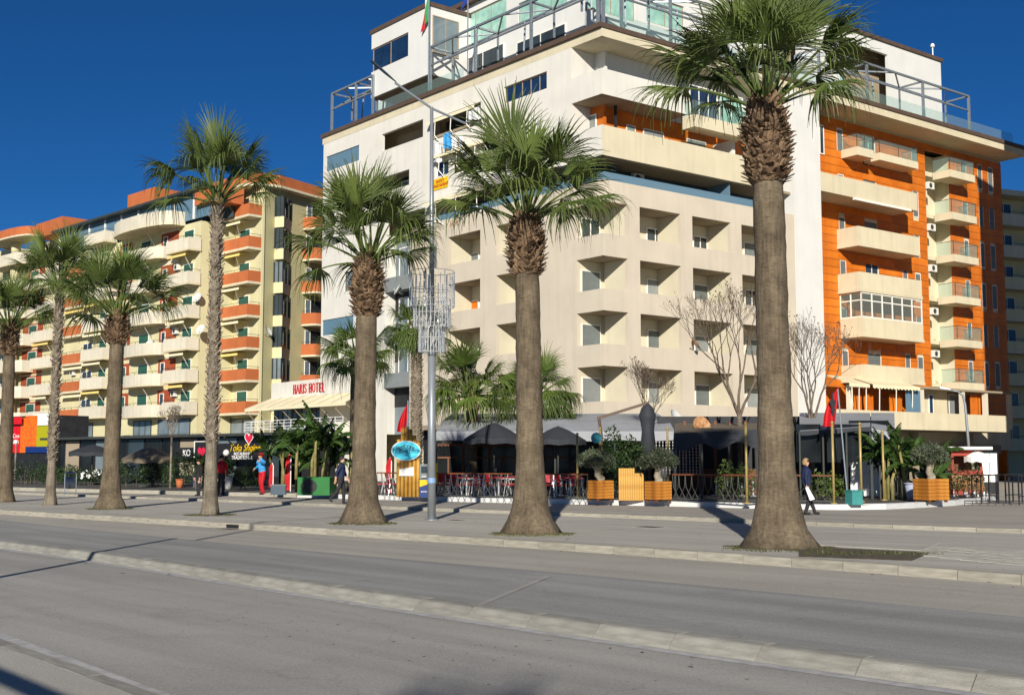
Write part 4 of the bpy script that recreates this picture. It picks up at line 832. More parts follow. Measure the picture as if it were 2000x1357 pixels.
rw = MB(); rw.box(FR_.u(1803, 780, .4), FR_.u(1850, 780, .4), .4, .6, zTr, zaw + .05); ob('room_wall', rw, 'cream', Ob, FR_.M); window(Ob, FR_, FR_.u(1813, 780, .38), FR_.u(1822, 780, .38), zTr + .9, zaw - .2, .38, 'bluep', mull=0); shutter(Ob, FR_, FR_.u(1852, 780, .5), FR_.u(1876, 780, .5), zTr + .1, zaw - .1, .5, 'greyln')
for k, (p0, p1) in enumerate(((1669, 1683), (1688, 1706), (1738, 1750), (1752, 1762), (1896, 1910), (1912, 1925))):
    u_ = FR_.u(p0, 790, -.1); ob('orange_screen', MB().box(u_, FR_.u(p1, 790, -.1), -.1, -.05, zTr, FR_.z(p0, 770, -.1)), 'orange', Ob, FR_.M)
gd = MB(); gd.box(FR_.u(1770, 780, -.7), FR_.u(1798, 780, -.7), -.68, -.64, zTr + .6, zaw + .05); ob('wind_screen', gd, 'glassb', Ob, FR_.M)
for p0, p1 in ((1632, 1672), (1678, 1770)):
    ua, ub = FR_.u(p0, 750, .0), FR_.u(p1, 750, 0); a = MB(); n = 14; zz = zaw + .25
    a.add([(ua, .9, zz + .5), (ub, .9, zz + .5), (ub, -1.1, zz - .15), (ua, -1.1, zz - .15)], [(0, 1, 2, 3)])
    for i in range(n): x0 = ua + (ub - ua) * i / n; x1 = ua + (ub - ua) * (i + 1) / n; a.add([(x0, -1.1, zz - .15), (x1, -1.1, zz - .15), (x1, -1.1, zz - .33), ((x0 + x1) / 2, -1.1, zz - .42), (x0, -1.1, zz - .33)], [(0, 1, 2, 3, 4)])
    ao = ob('scalloped_awning', a, 'awn', Ob, FR_.M); g = MB()
    for f in (.15, .5, .85): x = ua + (ub - ua) * f; g.beam((x, -1.05, zz - .2), (x + .9, -.3, zTr + .1), .06)
    ob('awning_arm', g, 'framew', ao, FR_.M)
# ground floor: open dark arcade with a shop
ob('arcade_back', MB().box(u0, u1 + 6, yo + 4, yo + 4.2, 0, z0), 'dark', Ob, FR_.M); ob('arcade_beam', MB().box(FR_.u(1840, 860, 2), FR_.u(1955, 860, 2), 2, 2.3, z0 - 1.6, z0 - .9), 'soffit', Ob, FR_.M)
ob('end_wall', MB().box(oR - .25, oR, yo + .31, 13, 0, z_soff - .004), 'orange', Ob, FR_.M); ob('core_wall', MB().box(oL + .2, oR - .3, yo + 2.6, 13, z0, z_soff - .01), 'inner', Ob, FR_.M)
for i in range(3): ob('shop_pillar', MB().box(u0 + 5 + i * 7, u0 + 5.5 + i * 7, 1, 1.5, 0, z0), 'soffit', Ob, FR_.M)
# ================================================================= beige house at the right edge
FB = Face(tuple(FR_.w(oR + 7.5, 13, 0))[:2], 3080, 1300)
Bb = thing('beige_apartment_building', 'beige balcony house at the right edge beyond the orange one', 'building', T(*tuple(FB.w(0, 0, ZP))))
ub0 = FB.u(1950, 500); zt = FB.z(1975, 372); ob('wall', MB().box(ub0 - 2, ub0 + 26, 1.6, 10, 0, zt - .5), 'yellowr', Bb, FB.M); ob('roof_slab', MB().box(ub0 - 1.2, ub0 + 26, -.2, 10, zt - .5, zt), 'cream', Bb, FB.M)
for k in range(8):
    zb = zt - 3.4 - 3.05 * k
    if zb < 2: break
    box_balcony(Bb, FB, ub0, ub0 + 12, zb, zb + 1.15, 1.5, 'cream' if k < 2 else 'yellowr', .2, 1.55, 'cream', True)
    window(Bb, FB, ub0 + 1.4, ub0 + 3.4, zb + .4, zb + 2.5, 1.58, 'pane', 'framew', 1); window(Bb, FB, ub0 + 5, ub0 + 8, zb + .3, zb + 2.5, 1.58, 'pane', 'framew', 2)
# ================================================================= the yellow house on the left
oA = at(509, 600, 112.3); FY = Face((oA.x, oA.y), 1, -1); FYs = Face((oA.x, oA.y), 1400, 2350)
Yb = thing('yellow_apartment_building', 'long yellow apartment house with orange and white balconies on the left', 'building', T(oA.x, oA.y, ZP))
YF = -3.7; YO = -5.0
lv = [FY.z(487, p, -1.44) for p in (809, 745, 681.5, 618, 552, 485)]; lv.append(lv[-1] + 3.1); BH = 1.25
zroof = lv[-1] + 3.3
uA0 = FY.u(402, 600, 0); uB1 = FY.u(389, 600, YF); uF0 = FY.u(-12, 600, YF)
ob('wall', MB().box(uA0 - 2, 0, .0, .28, 2.6, zroof), 'yellowr', Yb, FY.M)
ob('wall', MB().box(uF0 + 4.5, uB1, YF, 6, 2.6, lv[5] + 3.0), 'yellowr', Yb, FY.M)
ob('wall', MB().box(uF0 + 9.0, uB1 - 2, YF + 2.0, 6, lv[5] + 3.0, zroof - .2), 'yellowr', Yb, FY.M)
ob('plinth_wall', MB().box(uF0 + 4, uB1 - .02, YF + .3, 6, 0, 2.6), 'dark', Yb, FY.M); ob('plinth_wall', MB().box(uA0, -.02, .3, .6, 0, 2.6), 'dark', Yb, FY.M)
shades = ['awn', 'awny', 'awn', 'awn', None, 'awny', 'awn']
# column A: orange boxes, a green door and a slit window
a0, a1 = FY.u(405, 600, 0), -.06
for k, z in enumerate(lv):
    box_balcony(Yb, FY, a0, a1, z, z + BH, 1.42, 'orangeb', .22, -.003, 'cream', True, 'orange_balcony', (shades[(k + 3) % 7], .6) if k and shades[(k + 3) % 7] else None)
    if k < 6: shutter(Yb, FY, FY.u(467, 600), FY.u(487, 600), z + .25, z + 2.35, -.03, 'green', 'framew', 'green_door'); window(Yb, FY, FY.u(431, 600), FY.u(439, 600), z + .9, z + 2.4, -.03, mull=0)
    if k in (0, 1, 4, 5): ac(Yb, FY, FY.u(450, 600), z + 2.2, -.02)
# column B: white boxes beside a brick-red wall panel
b0, b1 = FY.u(321, 600, YO), FY.u(366, 600, YO); wb0, wb1 = FY.u(313, 600, YF), FY.u(346, 600, YF)
for k, z in enumerate(lv[:6]):
    box_balcony(Yb, FY, b0, b1, z + .03, z + .03 + BH, 1.3, 'whiteb', .2, YF - .003, 'cream', True, 'white_balcony', (shades[k], .6) if k and shades[k] else None)
    ob('red_wall_panel', MB().box(wb0, wb1, YF - .05, YF - .002, z, z + 2.62), 'redwall', Yb, FY.M); ob('lintel_band', MB().box(wb0 - .3, wb1 + .3, YF - .12, YF - .004, z + 2.62, z + 3.02), 'cream', Yb, FY.M)
    shutter(Yb, FY, FY.u(358, 600, YF), FY.u(377, 600, YF), z + .25, z + 2.35, YF - .03, 'green', 'framew', 'green_door'); window(Yb, FY, FY.u(317, 600, YF - .05), FY.u(325, 600, YF - .05), z + .9, z + 2.3, YF - .06, mull=0)
    if k % 2 == 0: ac(Yb, FY, FY.u(348, 600, YF), z + 1.9, YF)
# column C: bowed white balconies
c0, c1 = FY.u(238, 600, YO), FY.u(309, 600, YO)
for k, z in enumerate(lv[:6]):
    curved_balcony(Yb, FY, c0, c1, z - .05, z + BH - .1, 1.7, y=YF - .003)
    shutter(Yb, FY, FY.u(274, 600, YF), FY.u(293, 600, YF), z + .25, z + 2.35, YF - .03, 'green', 'framew', 'green_door'); ob('red_wall_panel', MB().box(FY.u(232, 600, YF), FY.u(256, 600, YF), YF - .05, YF - .002, z, z + 2.62), 'redwall', Yb, FY.M)
    shutter(Yb, FY, FY.u(236, 600, YF - .05), FY.u(250, 600, YF - .05), z + .4, z + 2.3, YF - .06, 'green', 'framew', 'green_window')
    ob('awning_arm', MB().beam((FY.u(282, 600, YO), YO, z + 2.9), (FY.u(276, 600, YO), YF - .05, z + 1.7), .05), 'framew', Yb, FY.M)
z = lv[6] - .2; curved_balcony(Yb, FY, FY.u(225, 450, YO), FY.u(338, 450, YO), z, z + 1.35, 2.6, y=YF - .003, name='great_curved_balcony')
# column D: orange left part with a white box standing out on its right
d0, d1, d2 = FY.u(121, 600, YO + .6), FY.u(162, 600, YO), FY.u(206, 600, YO)
for k, z in enumerate(lv[:6]):
    box_balcony(Yb, FY, d0, d1 + .2, z, z + BH, .8, 'orangeb', .22, YF - .003, 'cream', True, 'orange_balcony', (shades[(k + 1) % 7], .7) if shades[(k + 1) % 7] else None)
    box_balcony(Yb, FY, d1, d2, z + .12, z + .12 + BH, 1.4, 'whiteb', .2, YF - .006, 'cream', True, 'white_balcony', (shades[(k + 4) % 7], .6) if k and shades[(k + 4) % 7] else None)
    shutter(Yb, FY, FY.u(197, 600, YF), FY.u(212, 600, YF), z + .25, z + 2.35, YF - .03, 'green', 'framew', 'green_door'); window(Yb, FY, FY.u(166, 600, YF), FY.u(184, 600, YF), z + .25, z + 2.3, YF - .03, mull=1)
    if k % 2: ac(Yb, FY, FY.u(150, 600, YF), z + 2.0, YF)
box_balcony(Yb, FY, FY.u(166, 470, YO), FY.u(206, 470, YO), lv[6] - .1, lv[6] + 1.1, 1.4, 'whiteb', .2, YF - .004)
# column E
e0, e1 = FY.u(62, 600, YO), FY.u(97, 600, YO)
for k, z in enumerate(lv[:6]):
    box_balcony(Yb, FY, e0, e1 + .5, z, z + BH, 1.3, 'whiteb', .2, YF - .003, 'cream', True, 'white_balcony', (shades[(k + 2) % 7], .5) if k and shades[(k + 2) % 7] else None)
    ob('red_wall_panel', MB().box(FY.u(47, 600, YF), FY.u(86, 600, YF), YF - .05, YF - .002, z - .3, z + 2.5), 'redwall', Yb, FY.M); shutter(Yb, FY, FY.u(60, 600, YF), FY.u(76, 600, YF), z + .3, z + 2.3, YF - .08, 'green', 'framew', 'green_window'); window(Yb, FY, FY.u(112, 600, YF), FY.u(124, 600, YF), z + .3, z + 2.3, YF - .03, mull=1)
# column F: round corner balconies at the far end
f0, f1 = FY.u(-14, 600, YO), FY.u(48, 600, YO)
for k, z in enumerate(lv[:7]):
    curved_balcony(Yb, FY, f0, f1, z - .1, z + BH, 2.4, y=YF - .003 + .2, straight=.45); ob('corner_pier', MB().lathe([(.55, z + BH), (.55, z + 3.0)], 12, ((f0 + f1) / 2 + .6, YF - .9, 0)), 'yellowr', Yb, FY.M, True)
    window(Yb, FY, FY.u(8, 600, YF), FY.u(28, 600, YF), z + .3, z + 2.4, YF - .03, 'panelt', 'framew', 1)
curved_balcony(Yb, FY, f0 - .5, f1 + 1.8, lv[6] + 2.9, lv[6] + 4.0, 3.0, 'orangeb', y=YF + .2, straight=.45, rail=False, name='curved_roof_edge')
ob('wall', MB().box(uF0 + .5, uF0 + 4.5, YF + .2, 6, 0, lv[6] + 2.9), 'yellowr', Yb, FY.M)
# roof terrace with glazed pergola and orange parapets
g0, g1 = FY.u(120, 440, YF), FY.u(420, 420, YF); zt = lv[6] + .2; pg = MB(); n = 9
for i in range(n + 1): x = g0 + (g1 - g0) * i / n; pg.box(x - .09, x + .09, YF - .2, YF, zt, zt + 2.5)
ob('pergola_posts', pg, 'framew', Yb, FY.M, kind='stuff'); ob('pergola_roof', MB().box(g0 - .4, g1, YF - 1.0, YF + 3, zt + 2.5, zt + 2.72), 'rail', Yb, FY.M); ob('pergola_glass', MB().box(g0, g1, YF - .08, YF - .06, zt, zt + 2.5), 'glassb', Yb, FY.M); ob('terrace_shade_wall', MB().box(g0, g1, YF + 1.9, YF + 1.99, zt, zt + 2.5), 'darkblue', Yb, FY.M)
for p0, p1, y0_, y1_ in ((249, 300, 404, 384), (70, 121, 458, 441), (380, 420, 392, 372)): u0, z0 = FY.uz(p0, y0_, YF - .6); z1 = FY.z(p0, y1_ - 2, YF - .6); ob('roof_parapet', MB().box(u0, FY.u(p1, y0_, YF - .6), YF - .6, YF + 2.5, z0 - .5, z1), 'orangeb', Yb, FY.M)
Wp = lambda F, u, y: tuple(F.w(u, y, 0))[:2]
ob('roof_parapet', MB().prism([Wp(FY, uA0 - 1.5, -1.3), Wp(FY, -1.6, -1.3), Wp(FY, .1, -.5), Wp(FYs, 1.4, -.9), Wp(FYs, 14, -.9), Wp(FYs, 14, 6), Wp(FY, uA0 - 1.5, 9)], zroof, zroof + 1.0), 'orangeb', Yb)
ob('cornice', MB().prism([Wp(FY, uA0 - 1.6, -1.4), Wp(FY, -1.6, -1.4), Wp(FY, .2, -.6), Wp(FYs, 1.4, -1.0), Wp(FYs, 14, -1.0), Wp(FYs, 14, 6), Wp(FY, uA0 - 1.6, 9)], zroof - .22, zroof - .002), 'cream', Yb)
# dishes
for px, py, y in ((393, 583, YF), (400, 645, YF), (300, 673, YF)): dish(Yb, FY, FY.u(px, py, y), FY.z(px, py, y), y, .5)
# side face with stacked corner windows and round orange balconies
us1 = FYs.u(660, 500); ob('side_wall', MB().box(0.05, us1 + 6, .05, .3, 0, zroof), 'olive', Yb, FYs.M)  # side wall in the yellow darkened for grazing light
w0, w1, w2 = FYs.u(535, 550), FYs.u(551, 550, -.9), FYs.u(567, 550)
for k, z in enumerate(lv[:7]):
    bw = MB(); bw.prism([(w0, 0.04), (w1, -1.0), (w2, .04)], z - .62, z + .42); ob('window_bay', bw, 'yellowr', Yb, FYs.M)
    gl = MB(); gl.prism([(w0 + .12, 0.04), (w1, -.9), (w2 - .12, .04)], z + .42, z + 2.4); go = ob('corner_window', gl, ('pane', 'panelt')[k % 3 == 1], Yb, FYs.M); mu = MB()
    for f in (0, .5, 1): mu.beam((w0 + (w1 - w0) * f, .02 - 1.0 * f, z + .42), (w0 + (w1 - w0) * f, .02 - 1.0 * f, z + 2.4), .09); mu.beam((w1 + (w2 - w1) * f, -.98 + 1.0 * f, z + .43), (w1 + (w2 - w1) * f, -.98 + 1.0 * f, z + 2.39), .09)
    ob('mullion', mu, 'rail', go, FYs.M, kind='stuff')
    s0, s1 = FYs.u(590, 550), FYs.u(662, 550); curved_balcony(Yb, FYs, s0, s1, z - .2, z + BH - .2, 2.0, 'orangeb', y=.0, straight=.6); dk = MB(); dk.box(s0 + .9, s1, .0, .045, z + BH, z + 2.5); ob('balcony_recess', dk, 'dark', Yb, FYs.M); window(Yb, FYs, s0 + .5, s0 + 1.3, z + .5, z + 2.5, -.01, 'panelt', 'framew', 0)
dish(Yb, FYs, FYs.u(517, 645), FYs.z(517, 648), 0, .5)
# first floor shopfront windows and ground floor piers
for p0, p1, y in ((430, 497, 0), (309, 372, YF), (261, 296, YF), (153, 182, YF)):
    window(Yb, FY, FY.u(p0, 840, y), FY.u(p1, 840, y), lv[0] - 2.2, lv[0] - .25, y - .02, 'panelt', 'rail', 2, fw=.1)
for u0, u1, y, m, pj in ((a0, a1, 0, 'orangeb', 1.2), (b0 - 1, b1 + .8, YF, 'cream', .9), (c0, c1, YF, 'cream', 1.0), (d0, d1 + 1.5, YF, 'orangeb', .9)): box_balcony(Yb, FY, u0, u1, lv[0] - 3.0, lv[0] - 1.95, pj, m, .18, y - .004)
# ================================================================= low hotel annex between the yellow and the white house
An = thing('hotel_annex', 'low white annex with red lettering and a striped cream awning between the two big houses', 'building', T(*tuple(FL.w(uL - 4, 0, ZP))))
an0 = FL.u(532, 760); s = FL.rect(532, 749, 779, 690); zS1, zS0 = s[3], s[2]
ob('sign_wall', MB().box(an0, uL - .02, -.1, .2, zS0, zS1), 'white', An, FL.M); ob('wall', MB().box(an0, uL - .3, .21, 7, 0, zS1 - .1), 'white', An, FL.M)
ww = MB(); n = 5
for i in range(n): x0 = an0 + (uL - an0) * i / n; window(An, FL, x0 + .06, x0 + (uL - an0) / n - .06, FL.z(532, 845), zS0 - .05, .2, 'panelt' if i % 2 else 'pane', 'rail', 1)
aw = MB(); ns = 16; out = 1.9; e0, e1 = an0 - 1.0, FL.u(720, 780)
awm = ob('awning', aw.add([(e0 + 1, -.12, zS0), (e1, -.12, zS0), (e1, -out, zS0 - .85), (e0, -out, zS0 - .85), (e1, -out, zS0 - 1.05), (e0, -out, zS0 - 1.05)], [(0, 1, 2, 3), (3, 2, 4, 5)]), 'awn', An, FL.M)
rb = MB()
for i in range(9): x = e0 + (e1 - e0) * i / 8; rb.beam((x + 1 * (1 - i / 8), -.12, zS0 + .02), (x, -out, zS0 - .83), .045); rb.beam((x, -out, zS0 - .9), (x + .6, -.4, zS0 - 2.6), .04)
ob('awning_ribs', rb, 'soffit', awm, FL.M, kind='stuff')
zbal = FL.z(520, 847, -2); ob('balcony_slab', MB().box(an0 - .6, e1, -2.2, .18, zbal - .45, zbal), 'whiteb', An, FL.M); rl = MB(); railing(rl, an0 - .5, e1, -2.1, zbal, zbal + 1.0, 14, .022, 4); rl.beam((an0 - .5, -2.1, zbal + 1), (an0 - .5, 0, zbal + 1), .045); rl.beam((an0 - .5, -2.1, zbal + .5), (an0 - .5, 0, zbal + .5), .045); ob('railing', rl, 'railw', An, FL.M)
# serif lettering built from strokes
GLY = {'H': (.8, [[(0.15, 0), (.15, 1)], [(.65, 0), (.65, 1)], [(.15, .5), (.65, .5)]], [(.15, 0), (.15, 1), (.65, 0), (.65, 1)]), 'A': (.8, [[(.05, 0), (.4, 1)], [(.4, 1), (.75, 0)], [(.18, .35), (.62, .35)]], [(.05, 0), (.75, 0)]),
       'R': (.75, [[(.15, 0), (.15, 1)], [(.15, .97), (.5, .95), (.6, .75), (.48, .55), (.15, .52)], [(.38, .52), (.68, 0)]], [(.15, 0), (.15, 1), (.68, 0)]), 'I': (.4, [[(.2, 0), (.2, 1)]], [(.2, 0), (.2, 1)]),
       'S': (.65, [[(.56, .84), (.45, .97), (.22, .97), (.1, .78), (.2, .58), (.45, .45), (.56, .25), (.44, .04), (.2, .03), (.08, .18)]], []), 'O': (.85, [[(.42 + .34 * math.cos(t * .5236), .5 + .48 * math.sin(t * .5236)) for t in range(13)]], []),
       'T': (.75, [[(.37, 0), (.37, 1)], [(.04, .97), (.7, .97)]], [(.37, 0)]), 'E': (.7, [[(.15, 0), (.15, 1)], [(.15, .97), (.6, .97)], [(.15, .5), (.5, .5)], [(.15, .03), (.62, .03)]], []), 'L': (.65, [[(.15, 0), (.15, 1)], [(.15, .03), (.6, .03)]], [(.15, 1)]), ' ': (.45, [], [])}
x = FL.u(573, 760, -.12); lh = FL.z(573, 752, -.12) - FL.z(573, 769, -.12); zl = FL.z(573, 769, -.12); lt_w = .82
for ch in 'HARIS HOTEL':
    w_, strokes, ser = GLY[ch]; g = MB()
    for st in strokes:
        for a, b in zip(st, st[1:]):
            th = .17 if abs(a[0] - b[0]) < .3 and abs(a[1] - b[1]) > .3 else .09
            g.beam((a[0] * lh * lt_w, 0, a[1] * lh), (b[0] * lh * lt_w, 0, b[1] * lh), th * lh, .05)
    for p in ser: g.beam(((p[0] - .13) * lh * lt_w, 0, p[1] * lh), ((p[0] + .13) * lh * lt_w, 0, p[1] * lh), .07 * lh, .04)
    if g.v:
        g.v = [(v[0], v[1] * 1.0, v[2]) for v in g.v]; ob('letter', g, 'textr', An, FL.M @ Matrix.Translation((x, -.14, zl)), kind='stuff')
    x += w_ * lh * lt_w * 1.12
# ================================================================= terraces
P_k = [gp(x, y, ZP) for x, y in ((580, 971), (860, 979), (1080, 984), (1300, 988), (1560, 995), (1680, 996.5), (1756, 993.5), (1839, 989), (1881, 985.5), (1900, 983))]
P_l = [gp(x, y, ZP) for x, y in ((-160, 953), (0, 957), (240, 963), (400, 967), (578, 971))]
P_k = [Vector((p.x, p.y, 0)) for p in P_k]; P_l = [Vector((p.x, p.y, 0)) for p in P_l]
e = P_k[-1]; P_k += [e + Vector((2.2, 3.0, 0)), e + Vector((3.4, 8, 0))]
Kw = smooth_line(P_k, 60); Kl = resample(P_l, 40)
tm = MB(); poly = [(p.x, p.y) for p in offset(Kl, .1)] + [(p.x, p.y) for p in offset(Kw, .1)] + [(40, 100), (0, 130), (-110, 190)]
tm.add([(x, y, ZT - .012) for x, y in poly], [tuple(range(len(poly)))])
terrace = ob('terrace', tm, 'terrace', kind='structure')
kerb_stones(Kw, ZP, ZT + .01, .3, 'whitepaint', terrace, slope=.03, step=1.6, y_max=90)
kerb_stones(Kl, ZP, ZT, .3, 'kerb', terrace, slope=.05, step=1.4, y_max=90)
def tp(px, py, z=ZT): return gp(px, py, z)
def M_at(px, py, rz=0.0, z=ZT): p = tp(px, py, z); return T(p.x, p.y, z, rz)
def M_D(px, Y, z=ZT, rz=0.0): return T((px - CX) / FPX * Y / math.cos(PITCH) if False else at(px, 900, Y).x, Y, z, rz)
def px2m(Y, n): return n * Y / FPX
def leaves(mb, n, c, rx, ry, rz_, size, r, shell=.35, asp=2.2, flat=None):
    for i in range(n):
        while True:
            v = Vector((r.uniform(-1, 1), r.uniform(-1, 1), r.uniform(-1, 1)))
            if shell < v.length < 1: break
        v *= 1 + .18 * math.sin(5 * v.x + 3 * v.z + c[0]) * .6
        p = Vector(c) + Vector((v.x * rx, v.y * ry, v.z * rz_))
        if flat is not None and p.z < flat: p.z = flat + r.uniform(0, .05)
        d = Vector((r.gauss(0, 1), r.gauss(0, 1), r.gauss(.3, 1))).normalized(); s = d.orthogonal().normalized(); s = Matrix.Rotation(r.uniform(0, 6.28), 3, d) @ s
        L_ = size * r.uniform(.6, 1.4); w_ = L_ / asp / 2
        mb.add([p, p + d * L_ * .5 + s * w_, p + d * L_, p + d * L_ * .5 - s * w_], [(0, 1, 2, 3)])
    return mb
def bush(px, Y, w_, h, label, m='bush', z=ZT, n=900, size=.10, seed=1, group='leafy shrubs along the terrace', name='shrub'):
    r = random.Random(seed); Mw = M_D(px, Y, z); t = thing(name, label, 'shrub', Mw, group)
    mb = MB(); k = max(2, int(w_ / .8))
    for i in range(k): leaves(mb, n // k, ((i + .5) / k * w_ - w_ / 2, r.uniform(-.2, .2), h * r.uniform(.45, .55)), w_ / k * .75, .45, h * r.uniform(.42, .52), size, r)
    ob('foliage', mb, m, t, Mw); st = MB()
    for i in range(k * 2): x = r.uniform(-w_ * .4, w_ * .4); st.tube([(x, 0, -.02), (x * 1.05, r.uniform(-.1, .1), h * .6)], .018, 5)
    ob('stem', st, 'bark', t, Mw, kind='stuff'); return t
def banana_leaf(r, L_=1.5, w_=.42, el=70, droop=1.0):
    mb = MB(); n = 14; pts = []; p = Vector((0, 0, 0)); a = rad(el)
    for i in range(n + 1):
        pts.append((p.copy(), a)); p = p + Vector((math.cos(a), 0, math.sin(a))) * (L_ / n); a -= droop * 1.9 / n * (i / n + .25)
    for i in range(n):
        (p0, a0), (p1, a1) = pts[i], pts[i + 1]; f0, f1 = i / n, (i + 1) / n
        W = lambda f: w_ * (0.06 if f < .12 else math.sin(min(1, (f - .12) / .88 + .06) * math.pi) ** .55)
        for sgn in (-1, 1):
            g = r.uniform(.0, .02); dz = -.35 * W(f0) * r.uniform(.4, 1.4)
            q0, q1 = W(f0), W(f1) if r.random() > .0 else 0
            a_, b_ = p0 + Vector((0, 0, .0)), p1.lerp(p0, .12 if r.random() < .5 else 0)
            mb.add([a_, b_, b_ + Vector((.06 * L_ / 1.5, sgn * q1 * .5, dz)), a_ + Vector((.06 * L_ / 1.5, sgn * q0 * .5, dz))], [(0, 1, 2, 3)])
    mb.tube([q[0] for q in pts], [.03 - .022 * i / n for i in range(n + 1)], 5); return mb
_rb = random.Random(5)
BL = []
for i, (el, dr) in enumerate(((80, .5), (68, .9), (55, 1.2), (40, 1.5), (74, .7), (25, 1.6))):
    me = banana_leaf(_rb, 1.6, .5, el, dr).mesh('leaf'); me.materials.append(M['banana']); BL.append(me)
def banana(px, Y, h, label, nst=4, spread=.8, z=ZT, seed=1, s=1.0, nl=7):
    r = random.Random(seed); Mw = M_D(px, Y, z); t = thing('banana_plant', label, 'plant', Mw, 'banana plants on the terraces')
    for i in range(nst):
        x, y = r.uniform(-spread, spread), r.uniform(-.4, .4); hh = h * r.uniform(.55, 1.0) * .6; top = (x + r.uniform(-.25, .25), y, hh)
        ob('stem', MB().tube([(x, y, -.02), (x, y, hh * .5), top], [.085 * s, .07 * s, .045 * s], 8), 'bstem', t, Mw, True)
        for j in range(nl):
            o = bpy.data.objects.new('leaf', BL[r.randrange(6)]); _link(o, t, Mw @ Matrix.Translation(Vector(top) - Vector((0, 0, r.uniform(0, .3)))) @ Matrix.Rotation(r.uniform(0, 6.28), 4, 'Z') @ Matrix.Scale(s * r.uniform(.65, 1.05), 4))
    return t
def bare_tree(px, Y, h, label, z=ZT, seed=1, tr=.10, spread=1.0, fork=.35, leaf=60, lean=0.0, m='bark'):
    r = random.Random(seed); Mw = M_D(px, Y, z); t = thing('bare_tree', label, 'tree', Mw, 'bare winter trees on the terraces'); tips = []
    mb = MB(); lf = MB()
    def grow(p, d, L_, rr, dep):
        n = 4; pts = [p]; q = p.copy(); dd = d.copy()
        for i in range(n):
            dd = (dd + Vector((r.gauss(0, .10), r.gauss(0, .10), .05))).normalized(); q = q + dd * (L_ / n); pts.append(q.copy())
        mb.tube(pts, [rr * (1 - .35 * i / n) for i in range(n + 1)], 6 if rr > .03 else 4, False)
        if dep == 0: tips.append(q); return
        k = r.choice((2, 3, 3)) if dep > 1 else r.choice((2, 3))
        for j in range(k):
            ax = dd.orthogonal().normalized(); ax = Matrix.Rotation(6.283 * (j + r.random() * .6) / k, 3, dd) @ ax
            nd = (dd + ax * r.uniform(.35, .75) * spread + Vector((0, 0, .12))).normalized(); at_ = pts[-1] if j < 2 else pts[-2]
            grow(at_, nd, L_ * r.uniform(.62, .82), max(.006, rr * r.uniform(.5, .62)), dep - 1)
    trk = MB(); fz = h * fork; trk.tube([(0, 0, -.03), (lean * .3, 0, fz * .5), (lean, 0, fz)], [tr, tr * .85, tr * .75], 10)
    ob('trunk', trk, m, t, Mw, True)
    for j in range(4):
        a = 6.283 * j / 4 + r.uniform(-.4, .4); grow(Vector((lean, 0, fz - .05)), Vector((math.cos(a) * .45 * spread, math.sin(a) * .45 * spread, 1)).normalized(), (h - fz) * .30, tr * .5, 5)
    ob('branches', mb, m, t, Mw, kind='stuff')
    for i in range(leaf):
        p = tips[r.randrange(len(tips))]; leaves(lf, 1, p, .06, .06, .06, .09, r, 0, 1.6)
    if leaf: ob('dry_leaves', lf, 'dryleaf', t, Mw, kind='stuff')
    return t
def planter(px, py, wpx, hpx, label, rz=.5):
    p = tp(px, py); Y = p.y; w_ = px2m(Y, wpx) / (abs(math.cos(rz)) + .75 * abs(math.sin(rz))); h = px2m(Y, hpx); Mw = T(p.x, p.y + w_ * .5, ZT, rz); t = thing('wooden_planter', label, 'planter', Mw, 'wooden planter boxes')
    n = 6; bh = (h - .08) / n; d_ = w_ * .85
    for i in range(n):
        z = .08 + i * bh
        for mb in (MB().box(-w_ / 2, w_ / 2, -d_ / 2, -d_ / 2 + .03, 0, bh - .012), MB().box(w_ / 2 - .03, w_ / 2, -d_ / 2 + .032, d_ / 2, 0, bh - .012), MB().box(-w_ / 2, -w_ / 2 + .03, -d_ / 2 + .032, d_ / 2, 0, bh - .012), MB().box(-w_ / 2 + .032, w_ / 2 - .032, d_ / 2 - .03, d_ / 2, 0, bh - .012)): ob('plank', mb, 'wood', t, Mw @ Matrix.Translation((0, 0, z)))
    ob('soil', MB().box(-w_ / 2 + .03, w_ / 2 - .03, -d_ / 2 + .03, d_ / 2 - .03, .1, h - .06), 'soil', t, Mw)
    for sx in (-1, 1):
        for sy in (-1, 1): ob('foot', MB().box(sx * (w_ / 2 - .08) - .04, sx * (w_ / 2 - .08) + .04, sy * (d_ / 2 - .08) - .04, sy * (d_ / 2 - .08) + .04, 0, .078), 'woodd', t, Mw)
    return Mw, h, w_
def olive(Mw, h, crown_w, crown_h, trunk_h, label, seed, dx=0.0):
    r = random.Random(seed); t = thing('olive_tree', label, 'tree', Mw @ Matrix.Translation((0, 0, h - .06)), 'clipped olive trees in planters'); B = Mw @ Matrix.Translation((0, 0, h - .06))
    tk = MB(); tk.tube([(0, 0, -.02), (.05, 0, trunk_h * .3), (-.04 + dx * .5, .02, trunk_h * .65), (dx, 0, trunk_h + crown_h * .3)], [.16, .14, .12, .08], 10, False)
    for j in range(5): a = j * 1.26; tk.tube([(dx, 0, trunk_h), (dx + math.cos(a) * crown_w * .25, math.sin(a) * crown_w * .25, trunk_h + crown_h * .5)], [.05, .02], 5, False)
    ob('trunk', tk, mat('olive_bark', (.3, .26, .19), .9, .3, 4, .5, 30), t, B, True); mb = MB()
    for k in range(34):
        a = r.uniform(0, 6.28); q = r.random() ** .6; c = (dx + math.cos(a) * q * crown_w * .38, math.sin(a) * q * crown_w * .38, trunk_h + crown_h * (.42 + .42 * (1 - q * q) * r.random() + .05 * r.random())); leaves(mb, 210, c, crown_w * .19, crown_w * .19, crown_h * .27, .10, r, .1, 2.8)
    ob('crown', mb, 'olivel', t, B, kind='stuff')
